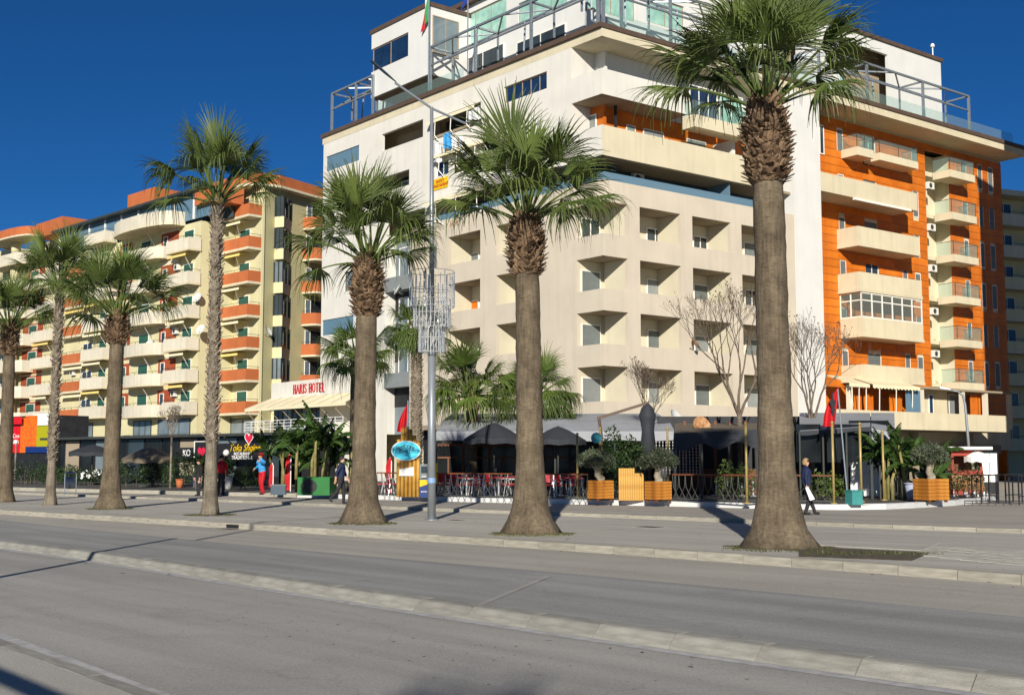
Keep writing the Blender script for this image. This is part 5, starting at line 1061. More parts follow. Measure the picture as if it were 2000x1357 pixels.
for px, py, lab, sd_ in ((1174, 978, 'planked wooden planter left of the slatted gate', 1), (1288, 980, 'planked wooden planter right of the slatted gate', 2)):
    Mw, h, w_ = planter(px, py, 50, 40, lab, .55); olive(Mw, h, px2m(43, 72), px2m(43, 42), .36, 'round olive tree in the planter %s of the slatted gate' % ('left' if sd_ == 1 else 'right'), sd_, -.12 if sd_ == 1 else .05)
Mw, h, w_ = planter(1828, 981, 62, 46, 'large planked planter beside the white pot near the right edge', .4); olive(Mw, h, px2m(41, 78), px2m(41, 44), .42, 'round olive tree in the large planter near the right edge', 7)
# slatted gate between the planters
p = tp(1233, 978); Mw = T(p.x, p.y, ZT, .06); g = thing('slatted_gate', 'pale slatted wooden gate standing between the two olive planters', 'gate', Mw); gw = px2m(p.y, 49); gh = px2m(p.y, 63); n = 11
for i in range(n): ob('slat', MB().box(-.036, .036, -.02, .02, .02, gh * (1 if i < 7 else .85)), 'bamboo', g, Mw @ Matrix.Translation((-gw / 2 + gw * (i + .5) / n, 0, 0)))
for z in (.15, gh * .75): ob('crossbar', MB().box(-gw / 2, gw / 2, .022, .06, z, z + .08), 'woodd', g, Mw)
# gold posts
for px, py, top, lab in ((1128, 972, 850, 'gold post at the left end of the planters'), (1309, 972, 838, 'gold post behind the right olive planter'), (1459, 983, 830, 'gold post just left of the thickest trunk'), (1629, 984, 828, 'gold post beneath the red flag'), (1683, 980, 830, 'gold post in front of the white curtain'), (1727, 977, 845, 'gold post beside the banana plants'), (1175, 972, 838, 'gold post behind the left olive planter')):
    p = tp(px, py); Mw = T(p.x, p.y + (.6 if px in (1309, 1175) else 0), ZT); h = hz(top, p.y) - ZT; t = thing('post', lab, 'post', Mw, 'gold terrace posts'); ob('shaft', MB().tube([(0, 0, 0), (0, 0, h)], .042, 10), 'gold', t, Mw, True); ob('base_plate', MB().lathe([(.12, 0), (.12, .02), (.07, .05)], 12), 'gold', t, Mw); ob('knob', MB().lathe([(.03, h), (.055, h + .03), (.055, h + .07), (.01, h + .1)], 10), 'gold', t, Mw, True)
# low railing with crossed bars, in lengths between the posts
def cross_rail(p0, y0, p1, y1, label, n):
    a, b = tp(p0, y0), tp(p1, y1); L_ = (b - a).length; Mw = T(a.x, a.y, ZT, math.atan2(b.y - a.y, b.x - a.x)); t = thing('terrace_railing', label, 'railing', Mw, 'crossed bar terrace railings'); h = .92
    ob('top_rail', MB().beam((0, 0, h), (L_, 0, h), .05), 'woodd', t, Mw); ob('bottom_rail', MB().beam((0, 0, .1), (L_, 0, .1), .04), 'rail', t, Mw); bb = MB()
    for i in range(n): x0, x1 = L_ * i / n, L_ * (i + 1) / n; bb.tube([(x0, 0, .1), ((x0 + x1) / 2 + .1, 0, .5), (x1, 0, h)], .012, 4); bb.tube([(x1, 0, .1), ((x0 + x1) / 2 - .1, 0, .5), (x0, 0, h)], .012, 4)
    ob('crossed_bars', bb, 'rail', t, Mw, kind='stuff')
cross_rail(1314, 979, 1456, 983, 'crossed bar railing right of the olive planters', 11); cross_rail(1462, 983, 1626, 985, 'crossed bar railing behind the walking woman', 12); cross_rail(842, 972, 1000, 975, 'crossed bar railing before the red chairs', 12); cross_rail(1064, 977, 1148, 978, 'crossed bar railing right of the second palm', 7); cross_rail(736, 969, 775, 970, 'short railing left of the bamboo sign', 4)
# shrubs behind the railing
bush(1436, 43.5, 1.2, 1.5, 'yellow green shrub behind the railing left of the thickest trunk', 'frondl', n=900, size=.12, seed=3); bush(1610, 43.2, 1.1, 1.1, 'yellow green shrub behind the railing by the walking woman', 'frondl', n=700, size=.12, seed=4)
bush(1218, 46, 1.5, 2.6, 'dark tall shrub behind the slatted gate', n=2200, size=.13, seed=5); bush(1880, 45, 1.3, 1.3, 'dark shrub behind the large planter at right', n=800, seed=6)
# ---------------------------------------------------------------- chairs and tables
def make_chair(Mw, label, group):
    t = thing('terrace_chair', label, 'chair', Mw, group); s = .22
    ob('seat', MB().box(-.22, .22, -.22, .22, .43, .47), 'redc', t, Mw); bk = MB(); bk.add([(-.22, .2, .55), (.22, .2, .55), (.24, .27, .88), (-.24, .27, .88), (-.22, .225, .55), (.22, .225, .55), (.24, .295, .88), (-.24, .295, .88)], [(0, 1, 2, 3), (5, 4, 7, 6), (3, 2, 6, 7), (0, 4, 5, 1), (1, 5, 6, 2), (0, 3, 7, 4)]); ob('backrest', bk, 'redc', t, Mw)
    for sx in (-1, 1):
        ob('leg', MB().tube([(sx * .26, -.26, 0), (sx * .21, -.2, .43)], .02, 6), 'chrome', t, Mw); ob('leg', MB().tube([(sx * .26, .28, 0), (sx * .21, .2, .45), (sx * .235, .27, .86)], .02, 6), 'chrome', t, Mw)
        ob('armrest', MB().tube([(sx * .22, -.2, .44), (sx * .25, -.2, .65), (sx * .25, .24, .67)], .018, 6), 'chrome', t, Mw)
    return t
def dup(root, Mw, label=None):
    r = root.copy(); _link(r, None, Mw); d = Mw @ WM[root.name].inverted()
    if label: r['label'] = label
    for ch in list(root.children):
        c = ch.copy(); col.objects.link(c); c.parent = r; WM[c.name] = d @ WM[ch.name]
        for g_ in list(ch.children): e_ = g_.copy(); col.objects.link(e_); e_.parent = c
    return r
def make_table(Mw, label, group, cloth='redc'):
    t = thing('terrace_table', label, 'table', Mw, group); ob('table_top', MB().box(-.38, .38, -.38, .38, .72, .75), cloth, t, Mw); ob('column', MB().tube([(0, 0, .03), (0, 0, .72)], .035, 8), 'chrome', t, Mw); ob('foot', MB().lathe([(.24, 0), (.22, .02), (.05, .05)], 14), 'chrome', t, Mw); return t
rr = random.Random(4); ch0 = tb0 = None; CL = 'white framed chair with a red seat among the rows on the terrace'; TL = 'small red topped table among the rows of chairs'
for row, Y in enumerate((47.5, 49.2, 51.0)):
    for px in list(range(866, 1010, 22)) + list(range(1070, 1125, 22)):
        p = px + row * 7 + rr.uniform(-3, 3); Mw = M_D(p, Y + (px - 940) * -.004 + rr.uniform(-.2, .2), ZT, rr.choice((1.57, -1.57, .3, 2.8)) + rr.uniform(-.3, .3))
        where = ('front', 'middle', 'back')[row] + ' row ' + ('left of' if px < 1030 else 'right of') + ' the second palm'
        if (px // 22 + row) % 3 == 2:
            if tb0 is None: tb0 = make_table(Mw, TL, 'red topped terrace tables')
            else: dup(tb0, Mw)
            bpy.data.objects[[o.name for o in col.objects if o.name.startswith('terrace_table')][-1]]['label'] = 'small red topped table in the ' + where
        elif ch0 is None: ch0 = make_chair(Mw, 'white framed red chair in the ' + where, 'red terrace chairs')
        else: dup(ch0, Mw, 'white framed red chair in the ' + where)
for i, px in enumerate((744, 758, 768)): dup(ch0, M_D(px, 49.5, ZT, 1.4 + .3 * i), ('leftmost', 'middle', 'rightmost')[i] + ' of three red chairs left of the bamboo sign')
# ---------------------------------------------------------------- dark restaurant under the corner house
Rs = thing('corner_restaurant', 'dark glazed restaurant front under the grey canopy of the corner house', 'restaurant', M_D(1000, 56)); FRs = Face((at(850, 900, 56.5).x, 56.5), 1, -.03)
x0, x1 = 0.0, FRs.u(1320, 880); zt = FRs.z(1000, 866)
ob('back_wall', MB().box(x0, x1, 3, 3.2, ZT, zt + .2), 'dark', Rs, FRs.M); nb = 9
for i in range(nb):
    a, b = x0 + (x1 - x0) * i / nb, x0 + (x1 - x0) * (i + 1) / nb; m_ = 'frame'
    f = MB(); f.box(a, a + .12, -.1, 0, ZT, zt); f.box(a + .12, b, -.1, 0, zt - .12, zt); f.box(a + .12, b, -.1, 0, ZT + 1.5, ZT + 1.58); f.box((a + b) / 2 - .04, (a + b) / 2 + .04, -.1, -.002, ZT, ZT + 1.5)
    w_ = ob('window_frame', f, 'woodd' if i not in (5, 6) else 'blackm', Rs, FRs.M); ob('pane', MB().box(a + .1, b, -.05, -.03, ZT, zt - .1), 'shoppane', w_, FRs.M)
# grey canopy: one sloping sheet with a straight valance, on thin posts
u0, u1 = FRs.u(852, 850, -5), FRs.u(1318, 850, -5); zc0, zc1 = FRs.z(1200, 858, -5), FRs.z(1200, 818, -1)
cn = MB(); n = 24
for i in range(n):
    a, b = u0 + (u1 - u0) * i / n, u0 + (u1 - u0) * (i + 1) / n; s0, s1 = .06 * math.sin(i * 1.1), .06 * math.sin((i + 1) * 1.1)
    cn.add([(a, 3, zc1 + .4), (b, 3, zc1 + .4), (b, -2.5, (zc0 + zc1) / 2 + .35 + s1), (a, -2.5, (zc0 + zc1) / 2 + .35 + s0), (b, -5, zc0 + .35), (a, -5, zc0 + .35), (b, -5, zc0 - .05 + s1 * .5), (a, -5, zc0 - .05 + s0 * .5)], [(0, 1, 2, 3), (3, 2, 4, 5), (5, 4, 6, 7)])
ob('canopy', cn, 'canvasg', Rs, FRs.M); ps = 0
for f in (.0, .25, .5, .75, 1): ob('canopy_post', MB().tube([(u0 + (u1 - u0) * f, -4.9, ZT), (u0 + (u1 - u0) * f, -4.9, zc0 + .3)], .05, 8), 'rail', Rs, FRs.M)
ob('canopy_beam', MB().box(u0, u1, -4.98, -4.86, zc0 - .05, zc0 + .06), 'rail', Rs, FRs.M)
# dark round parasols in front of the canopy
def parasol(px, Y, top, edge, wpx, label, m='canvasd', closed=False):
    Mw = M_D(px, Y); t = thing('parasol', label, 'parasol', Mw, 'terrace parasols'); zt_, ze = hz(top, Y) - ZT, hz(edge, Y) - ZT; r_ = px2m(Y, wpx) / 2; k = 8; mb = MB(); vs = [(0, 0, zt_)]; rings = 5
    for i in range(1, rings + 1):
        f = i / rings
        for j in range(k * 2): a = 6.283 * j / (k * 2); q = r_ * f * (1 if j % 2 == 0 else .965); vs.append((q * math.cos(a), q * math.sin(a), zt_ - (zt_ - ze) * f ** 1.25 - (.0 if j % 2 == 0 else -.05 * f)))
    K = k * 2; fs = [(0, 1 + j, 1 + (j + 1) % K) for j in range(K)] + [(1 + (i - 1) * K + j, 1 + i * K + j, 1 + i * K + (j + 1) % K, 1 + (i - 1) * K + (j + 1) % K) for i in range(1, rings) for j in range(K)]
    vs += [(v[0], v[1], v[2] - .22) for v in vs[1 + (rings - 1) * K:]]; b = 1 + (rings - 1) * K; fs += [(b + j, b + K + j, b + K + (j + 1) % K, b + (j + 1) % K) for j in range(K)]
    ob('canopy', mb.add(vs, fs), m, t, Mw); ob('pole', MB().tube([(0, 0, 0), (0, 0, zt_)], .035, 8), 'rail', t, Mw)
    ob('base', MB().box(-.4, .4, -.4, .4, 0, .08), 'rail', t, Mw); return t
parasol(965, 50, 825, 858, 120, 'dark round parasol left of the second palm under the grey canopy'); parasol(1090, 51, 832, 860, 110, 'dark round parasol right of the second palm under the grey canopy')
parasol(292, 66, 872, 897, 108, 'wide taupe parasol before the black restaurants on the left', 'canvast'); parasol(180, 72, 868, 884, 90, 'black parasol further left beside the taupe one', 'canvasd'); parasol(1908, 50, 880, 893, 50, 'small white parasol near the right edge', 'paper')
# closed cantilever parasol
Y = 47.0; Mw = M_D(1175, Y); t = thing('cantilever_parasol', 'closed dark cantilever parasol hanging from a slanting arm', 'parasol', Mw); mx = px2m(Y, 1); z = lambda py: hz(py, Y) - ZT
ob('mast', MB().tube([(0, 0, 0), (0, 0, z(850)), (-.1, 0, z(815))], .06, 8), 'brown', t, Mw); ob('arm', MB().beam((-.15, 0, z(817)), (93 * mx, 0, z(786)), .11), 'brown', t, Mw); cx_ = 90 * mx
ob('closed_canopy', MB().lathe([(.05, z(787)), (.22, z(796)), (.34, z(812)), (.30, z(818)), (.24, z(840)), (.3, z(880)), (.2, z(884))], 12, (cx_, 0, 0), lambda a, zz: 1 + .12 * math.sin(5 * a + zz)), 'canvasd', t, Mw, True)
ob('base', MB().box(-.45, .45, -.45, .45, 0, .12), 'rail', t, Mw)
# satellite dishes on the canopy
def roof_dish(px, py, Y, r_, m, label, yaw):
    p = at(px, py, Y); Fd = Face((p.x, Y), 1, 0); t = thing('roof_dish', label, 'satellite dish', T(p.x, Y, p.z - .5)); dish(t, Fd, 0, p.z, .35, r_, m, yaw); ob('mast', MB().tube([(0, .3, p.z - 1.2), (0, .3, p.z - .1)], .03, 6), 'steel', t, Fd.M)
roof_dish(1318, 818, 55, .42, 'dishm', 'grey satellite dish above the grey canopy', .9); roof_dish(1369, 832, 48, .36, 'dishr', 'rusty orange satellite dish on the brown tent roof', .2)
# ---------------------------------------------------------------- tents right of the planters
def tent(p0, p1, y_eave0, y_eave1, y_back, Yf, Yb, label, m, val, wav=.1, vh=.45, mv='canvasd'):
    a, b = at(p0, y_eave0, Yf), at(p1, y_eave1, Yf); zb = hz(y_back, Yb); t = thing('tent_roof', label, 'tent', T(a.x, Yf, ZT)); mb = MB(); n = 16; v = MB(); fd = (b - a)
    for i in range(n):
        q0, q1 = a + fd * (i / n), a + fd * ((i + 1) / n); s0, s1 = wav * math.sin(i * .9), wav * math.sin((i + 1) * .9)
        mb.add([q0, q1, (q1.x * Yb / Yf, Yb, zb), (q0.x * Yb / Yf, Yb, zb)], [(0, 1, 2, 3)]); v.add([q0 - Vector((0, .02, 0)), q1 - Vector((0, .02, 0)), q1 - Vector((0, .02, vh + s1)), q0 - Vector((0, .02, vh + s0))], [(3, 2, 1, 0)])
    ob('roof_sheet', mb, m, t); ob('valance', v, mv, t)
    for f in (0, .33, .66, 1): q = a + fd * f; ob('tent_post', MB().tube([(q.x, q.y + .05, ZT), (q.x, q.y + .05, q.z)], .04, 8), 'rail', t)
    q = b * (Yb / Yf); return t
tent(1318, 1478, 846, 838, 826, 44.5, 52, 'taupe tent roof with a black wavy valance left of the thickest trunk', 'canvast', 1, .13, .55)
tent(1562, 1700, 842, 833, 806, 44, 53, 'grey tent roof behind the red flag', 'canvasg', 1, .02, .15); tent(1702, 1748, 836, 846, 806, 44, 52, 'pale side panel of the grey tent near the banana plants', 'canvasg', 1, .02, .9, 'canvasg')
Dk = thing('tent_restaurant', 'dark open restaurant with red wooden posts beneath the tent roofs', 'restaurant', M_D(1500, 50)); FT = Face((at(1300, 900, 50).x, 50), 1, -.02); ux = FT.u(1760, 900)
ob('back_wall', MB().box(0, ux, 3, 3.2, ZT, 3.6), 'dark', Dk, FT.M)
for i in range(11): x = FT.u(1335 + i * 30, 900); ob('wooden_post', MB().box(x, x + .12, 0, .12, ZT, 3.3), 'woodd', Dk, FT.M)
ob('bar_counter', MB().box(.3, ux - 4, 1.0, 1.5, ZT, ZT + 1.05), 'woodd', Dk, FT.M)
for px, yv in ((1580, 0), (1640, 0), (1660, 0)): ob('clear_curtain', MB().box(FT.u(px - 24, 900, -5.5), FT.u(px + 24, 900, -5.5), -5.5, -5.48, 1.6, 3.0), 'shoppane', Dk, FT.M)
wc = MB(); n = 20; ua, ub = FT.u(1660, 900, -3.5), FT.u(1738, 900, -3.5)
wc.add([(ua + (ub - ua) * i / n, -3.5 + .06 * math.sin(i * 1.9), ZT + .05) for i in range(n + 1)] + [(ua + (ub - ua) * i / n, -3.5 + .03 * math.sin(i * 1.9), ZT + 1.45) for i in range(n + 1)], [(i, i + 1, n + 2 + i, n + 1 + i) for i in range(n)]); ob('white_curtain', wc, 'paper', Dk, FT.M); ob('dark_screen', MB().box(ua, ub, -3.5, -3.45, ZT + 1.46, 3.2), 'shoppane', Dk, FT.M)
bl = MB()
for i in range(14):
    x = FT.u(1282 + i * 6.5, 900, -1)
    for j in range(11): bl.lathe([(.01, 0), (.035, .05), (.01, .1)], 5, (x, -1, 1.1 + j * .125))
ob('bead_curtain', bl, 'chrome', Dk, FT.M, kind='stuff')
for i, px in enumerate((1398, 1420, 1448, 1470)): Mw = M_D(px, 48.6 - .3 * i); dup(tb0, Mw, 'red table in the tent restaurant, %s from the left' % ('first', 'second', 'third', 'fourth')[i])
# ================================================================= signs, flags, street furniture
# bamboo sign with the oval board
p = tp(797, 970); Mw = T(p.x, p.y, ZT); Y = p.y; mx = px2m(Y, 1); zz = lambda py: hz(py, Y) - ZT
t = thing('bamboo_sign', 'bamboo pole stand with a light blue oval restaurant board', 'sign', Mw)
for i, top in enumerate((858, 836, 833, 838, 850, 860)):
    x = (-19 + i * 7.6) * mx; ob('bamboo_pole', MB().tube([(x, 0, 0), (x, 0, zz(top))], .075, 10), 'bamboo', t, Mw, True)
for z in (.4, 1.3): ob('crosspiece', MB().beam((-22 * mx, .09, z), (22 * mx, .09, z), .05), 'woodd', t, Mw)
def oval(a, b, d0, d1, k=40): m = MB(); m.add([(a * math.cos(6.2832 * i / k), d0, b * math.sin(6.2832 * i / k)) for i in range(k)] + [(a * math.cos(6.2832 * i / k), d1, b * math.sin(6.2832 * i / k)) for i in range(k)], [tuple(range(k - 1, -1, -1)) if False else tuple(range(k)), tuple(range(2 * k - 1, k - 1, -1))] + [(i, k + i, k + (i + 1) % k, (i + 1) % k) for i in range(k)]); return m
Mo = Mw @ Matrix.Translation((-4 * mx, -.14, zz(880))) @ Matrix.Rotation(-.08, 4, 'Z'); bo = ob('oval_board', oval(29 * mx, 19.5 * mx, -.03, .02), 'whitepaint', t, Mo); ob('board_face', oval(27 * mx, 17.8 * mx, -.036, -.031), 'cyan', bo, Mo)
wd = 'Restorant'
for i, ch in enumerate(wd):
    f = i / (len(wd) - 1) * 2 - 1; text('letter', ch, 13 * mx, 'textk', bo, upright(Mo @ Matrix.Translation((f * 15.5 * mx, -.042, (9 - 4.5 * f * f) * mx)) @ Matrix.Rotation(f * .35, 4, 'Y')), ext=.002)
text('lettering', '- TE BAKEROI -', 10 * mx, 'textk', bo, upright(Mo @ Matrix.Translation((0, -.042, -1.5 * mx))), ext=.002); ob('fleuron', MB().box(-3 * mx, 3 * mx, -.04, -.037, -9.3 * mx, -8.8 * mx).box(-.4 * mx, .4 * mx, -.041, -.0375, -10.5 * mx, -6.5 * mx), 'textk', bo, Mo, kind='stuff')
ob('menu_board', MB().add([(-17 * mx, -.12, zz(929)), (11 * mx, -.12, zz(929)), (11 * mx, -.12, zz(911)), (-17 * mx, -.12, zz(916)), (-17 * mx, -.1, zz(929)), (11 * mx, -.1, zz(929)), (11 * mx, -.1, zz(911)), (-17 * mx, -.1, zz(916))], [(0, 1, 2, 3), (7, 6, 5, 4), (3, 2, 6, 7), (0, 4, 5, 1), (1, 5, 6, 2), (0, 3, 7, 4)]), 'paper', t, Mw)
# cash machine
p = tp(828, 971); Mw = T(p.x, p.y, ZT, .1); mx = px2m(p.y, 1); t = thing('cash_machine', 'blue and yellow cash machine beside the bamboo sign', 'cash machine', Mw); w_ = 9 * mx
ob('cabinet', MB().box(-w_, w_, 0, .6, 0, 36 * mx), 'signblue', t, Mw); ob('yellow_panel', MB().add([(-w_ + .01, -.012, 20 * mx), (-w_ + .01, -.012, 34 * mx), (w_ - .01, -.012, 34 * mx), (w_ - .01, -.012, 26 * mx)], [(3, 2, 1, 0)]), 'yellow', t, Mw); ob('head', MB().box(-w_, w_, .05, .6, 36 * mx + .002, 64 * mx), 'greysh', t, Mw)
ob('screen', MB().box(-w_ + .06, w_ - .06, .03, .048, 47 * mx, 60 * mx), 'pane', t, Mw); ob('keypad', MB().box(-w_ * .5, w_ * .5, -.05, .048, 39 * mx, 41 * mx), 'chrome', t, Mw); text('lettering', 'BANK', 4.5 * mx, 'paper', t, upright(Mw @ Matrix.Translation((0, -.02, 11 * mx)))); ob('side_fin', MB().box(w_ + .01, w_ + .35, .2, .6, 26 * mx, 66 * mx), 'yellow', t, Mw)
# feather flags
def feather(px, py, top, wpx, label, seed, base_z=ZP):
    p = gp(px, py, base_z); Mw = T(p.x, p.y, base_z); Y = p.y; mx = px2m(Y, 1); h = hz(top, Y) - base_z; t = thing('feather_flag', label, 'flag', Mw, 'red feather flags')
    ob('pole', MB().tube([(.0, 0, 0), (0, 0, h * .9), (-wpx * mx * .3, 0, h)], .022, 6), 'framew', t, Mw); fl = MB(); n = 12; w_ = wpx * mx
    L_ = []
    for i in range(n + 1): z = .25 + (h - .25) * i / n; ww = w_ * (1 if i < n - 2 else (.75 if i == n - 1 else (.9 if i == n - 2 else .35))); L_ += [(-.01, .02 * math.sin(i), z), (-ww, .06 * math.sin(i * .8 + seed), z - .02)]
    fl.add(L_, [(2 * i, 2 * i + 1, 2 * i + 3, 2 * i + 2) for i in range(n)]); ob('cloth', fl, 'red', t, Mw); b = MB(); b.box(-.45, .45, -.04, .04, 0, .04); b.box(-.04, .04, -.4, .4, .001, .038); ob('foot', b, 'blackm', t, Mw)
feather(567, 968, 887, 11, 'red feather flag beside the green planter', 1); feather(764, 974, 893, 11, 'red feather flag left of the bamboo sign', 2); feather(533, 962, 904, 8, 'dark red folded feather flag behind the grey box', 3, ZT)
def hang_flag(px, Y, ptop, pbot, base, ftop, fw, fh, label, lean, eagle):
    z = lambda py: hz(py, Y); Mw = M_D(px, Y); t = thing('hanging_flag', label, 'flag', Mw, 'limp red flags on poles'); mx = px2m(Y, 1)
    ob('pole', MB().tube([(0, 0, 0), (-lean * mx, 0, z(ptop) - ZT)], .03, 8), 'steel', t, Mw); fl = MB(); n, m_ = 10, 14; z1 = z(ftop) - ZT
    for j in range(m_ + 1):
        f = j / m_
        for i in range(n + 1):
            g = i / n; w_ = fw * mx * (.25 + .75 * math.sin(min(1, f * 1.3) * 1.57)); x = -lean * mx * .95 - (g - .15) * w_ - f * fw * mx * .45; fl.v.append((x, .10 * math.sin(g * 9 + f * 2) * (.3 + f), z1 - f * fh * mx - .15 * g * (1 - f)))
    fl.f = [(j * (n + 1) + i, j * (n + 1) + i + 1, (j + 1) * (n + 1) + i + 1, (j + 1) * (n + 1) + i) for j in range(m_) for i in range(n)]
    o = ob('cloth', fl, 'red', t, Mw, True)
    if eagle:
        e_ = MB(); k = 18; cx_, cz = -lean * mx * .95 - fw * mx * .5, z1 - fh * mx * .45
        e_.add([(cx_ + .2 * fw * mx * (1 + .5 * math.sin(5 * a)) * math.cos(a), -.13, cz + .24 * fh * mx * (1 + .35 * math.cos(4 * a)) * math.sin(a)) for a in [6.283 * i / k for i in range(k)]], [tuple(range(k))]); ob('emblem', e_, 'charcoal', o, Mw)
hang_flag(1654, 43.0, 760, 0, 0, 755, 26, 78, 'limp red flag with a dark emblem at the right of the thickest palm', 14, True); hang_flag(797, 50, 782, 0, 0, 785, 16, 58, 'furled plain red flag above the bamboo sign', 1, False)
# green planter with a dark round emblem, banana plants in it
p = tp(612, 967); Mw = T(p.x, p.y, ZT, -.12); mx = px2m(p.y, 1); t = thing('green_planter', 'large green planter box with a dark round disc on its front', 'planter', Mw); w_ = 32 * mx; h = 35 * mx
pb = MB(); pb.box(-w_, w_, 0, .05, 0, h); pb.box(-w_, -w_ + .05, .05, 1.2, 0, h); pb.box(w_ - .05, w_, .05, 1.2, 0, h); pb.box(-w_ + .05, w_ - .05, 1.15, 1.2, 0, h); ob('box', pb, 'greenbox', t, Mw); ob('soil', MB().box(-w_ + .05, w_ - .05, .05, 1.15, .1, h - .08), 'soil', t, Mw); ob('disc', oval(16 * mx, 13 * mx, -.03, -.002), 'blackm', t, Mw @ Matrix.Translation((-.28 * w_, 0, h * .5)))
banana(600, 52.6, 3.7, 'tall banana clump in the green planter', 5, .9, ZT + .6, 3, .95); banana(660, 53.5, 3.6, 'banana clump between the green planter and the walking man', 5, .9, ZT, 8, .95); banana(555, 56, 3.4, 'shaded banana clump behind the red feather flag', 4, .8, ZT, 12, .9)
banana(1762, 43.6, 3.6, 'banana clump left of the large planter near the right edge', 6, .9, ZT, 21, .85, 8); banana(1800, 44.2, 2.6, 'low banana clump behind the large planter', 4, .7, ZT, 25, .8); banana(448, 60, 2.0, 'small potted banana plant by the black sign', 2, .1, ZT + .4, 31, .42); banana(388, 61, 1.5, 'small potted plant left of the tall slender palm', 2, .15, ZT + .5, 35, .6)
banana(1740, 45, 2.4, 'dim banana clump behind the gold post', 3, .6, ZT, 41, .7)
# pots
def pot(px, Y, w_, h, m, label, z=ZT):
    Mw = M_D(px, Y, z); t = thing('plant_pot', label, 'pot', Mw, 'plant pots'); ob('body', MB().lathe([(w_ * .36, 0), (w_ * .5, h - .04)], 18), m, t, Mw, True); ob('rim', MB().lathe([(w_ * .54, h - .05), (w_ * .55, h), (w_ * .44, h)], 18), m, t, Mw, True); return t
pot(388, 60.8, .42, .62, 'pot', 'white tapered pot left of the tall slender palm'); pot(447, 59.8, .42, .6, 'pot', 'white tapered pot right of the tall slender palm'); pot(352, 62.5, .4, .45, 'terracotta', 'terracotta pot before the black restaurants'); pot(1783, 42.5, .62, .62, 'potblue', 'round white pot beside the large planter')
p = tp(543, 966); Mw = T(p.x, p.y, ZT, .1); t = thing('grey_box', 'plain grey box beside the red feather flag', 'box', Mw); ob('body', MB().box(-.3, .3, 0, .45, 0, .38), 'darkblue', t, Mw); ob('lid', MB().box(-.32, .32, -.02, .47, .38, .42), 'greysh', t, Mw)
for i, (px, py) in enumerate(((1676, 962), (1668, 985))):
    p = tp(px, py); Mw = T(p.x, p.y, ZT, .3); t = thing('teal_crate', ('teal plant trough behind the gold posts', 'teal bucket at the foot of the flag pole')[i], 'crate', Mw); w_ = (.5, .19)[i]; ob('tub', MB().box(-w_, w_, -.2, .2, .0 if i else .35, .42 if i else .7), 'teal', t, Mw); ob('rim', MB().box(-w_ - .02, w_ + .02, -.22, .22, .422 if i else .702, .46 if i else .74), 'teal', t, Mw)
    if not i: ob('plants', leaves(MB(), 160, (0, 0, .85), .5, .18, .15, .1, random.Random(3)), 'frondl', t, Mw, kind='stuff'); ob('stand', MB().box(-.4, .4, -.15, .15, 0, .349), 'rail', t, Mw)
# litter bin on the promenade
p = gp(137, 967, ZP); Mw = T(p.x, p.y, ZP); t = thing('litter_bin', 'grey metal litter bin on two legs at the left', 'bin', Mw)
ob('bucket', MB().lathe([(.2, .3), (.24, .85), (.22, .85), (.19, .32)], 16), 'steel', t, Mw, True); ob('hood', MB().lathe([(.27, .98), (.2, 1.06), (.02, 1.09)], 16), 'steel', t, Mw, True)
for s_ in (-1, 1): ob('leg', MB().tube([(s_ * .26, 0, 0), (s_ * .26, 0, 1.0)], .022, 6), 'steel', t, Mw)
# ---------------------------------------------------------------- street lamp with its holiday cage
p = gp(843, 1015, 0); Mw = T(p.x, p.y, 0); Y = p.y; mx = px2m(Y, 1); zz = lambda py: hz(py, Y)
t = thing('street_lamp', 'tall grey street lamp with two slanting arms', 'street lamp', Mw); tx = -5 * mx
ob('lower_pole', MB().tube([(0, 0, 0), (tx * .35, 0, zz(660))], [8 * mx, 7.4 * mx], 14), 'poleg', t, Mw, True); ob('upper_pole', MB().tube([(tx * .35, 0, zz(660)), (tx, 0, zz(210))], [5.6 * mx, 3.4 * mx], 12), 'poleg', t, Mw, True); ob('flange', MB().lathe([(.2, 0), (.2, .02), (.1, .05)], 14), 'steel', t, Mw); ob('sticker_band', MB().lathe([(8.2 * mx, zz(943)), (8.2 * mx, zz(933))], 14, (tx * .05, 0, 0)), mat('band_blue', '7f9cc4', .5), t, Mw)
ax = lambda px_, py_, dy=0: ((px_ - 843) * mx, dy, zz(py_))
ob('arm', MB().tube([ax(766, 168, -.3), ax(838, 212), ax(905, 236, .3)], .035, 8), 'steel', t, Mw)
def lamp_head(a, b, w_): 
    m = MB(); a, b = Vector(a), Vector(b); d = (b - a); n = 8; up = Vector((0, -.35, 1)).normalized(); s_ = d.normalized().cross(up).normalized(); up = s_.cross(d.normalized()); vs = []
    for i in range(n + 1):
        f = i / n; q = a + d * f; ww = w_ * (.35 + .65 * math.sin(min(1, f * 1.6) * 1.57)) * (1 if f < .95 else .85); vs += [q - s_ * ww, q - up * ww * .5, q + s_ * ww, q + up * ww * .35]
    m.add(vs, [(4 * i + j, 4 * i + (j + 1) % 4, 4 * i + 4 + (j + 1) % 4, 4 * i + 4 + j) for i in range(n) for j in range(4)] + [(3, 2, 1, 0), (4 * n, 4 * n + 1, 4 * n + 2, 4 * n + 3)]); return m
ob('lamp_head', lamp_head(ax(769, 167, -.3), ax(720, 130, -.55), .10), 'darkblue', t, Mw); ob('lamp_head', lamp_head(ax(903, 233, .3), ax(938, 231, .55), .10), 'steel', t, Mw)
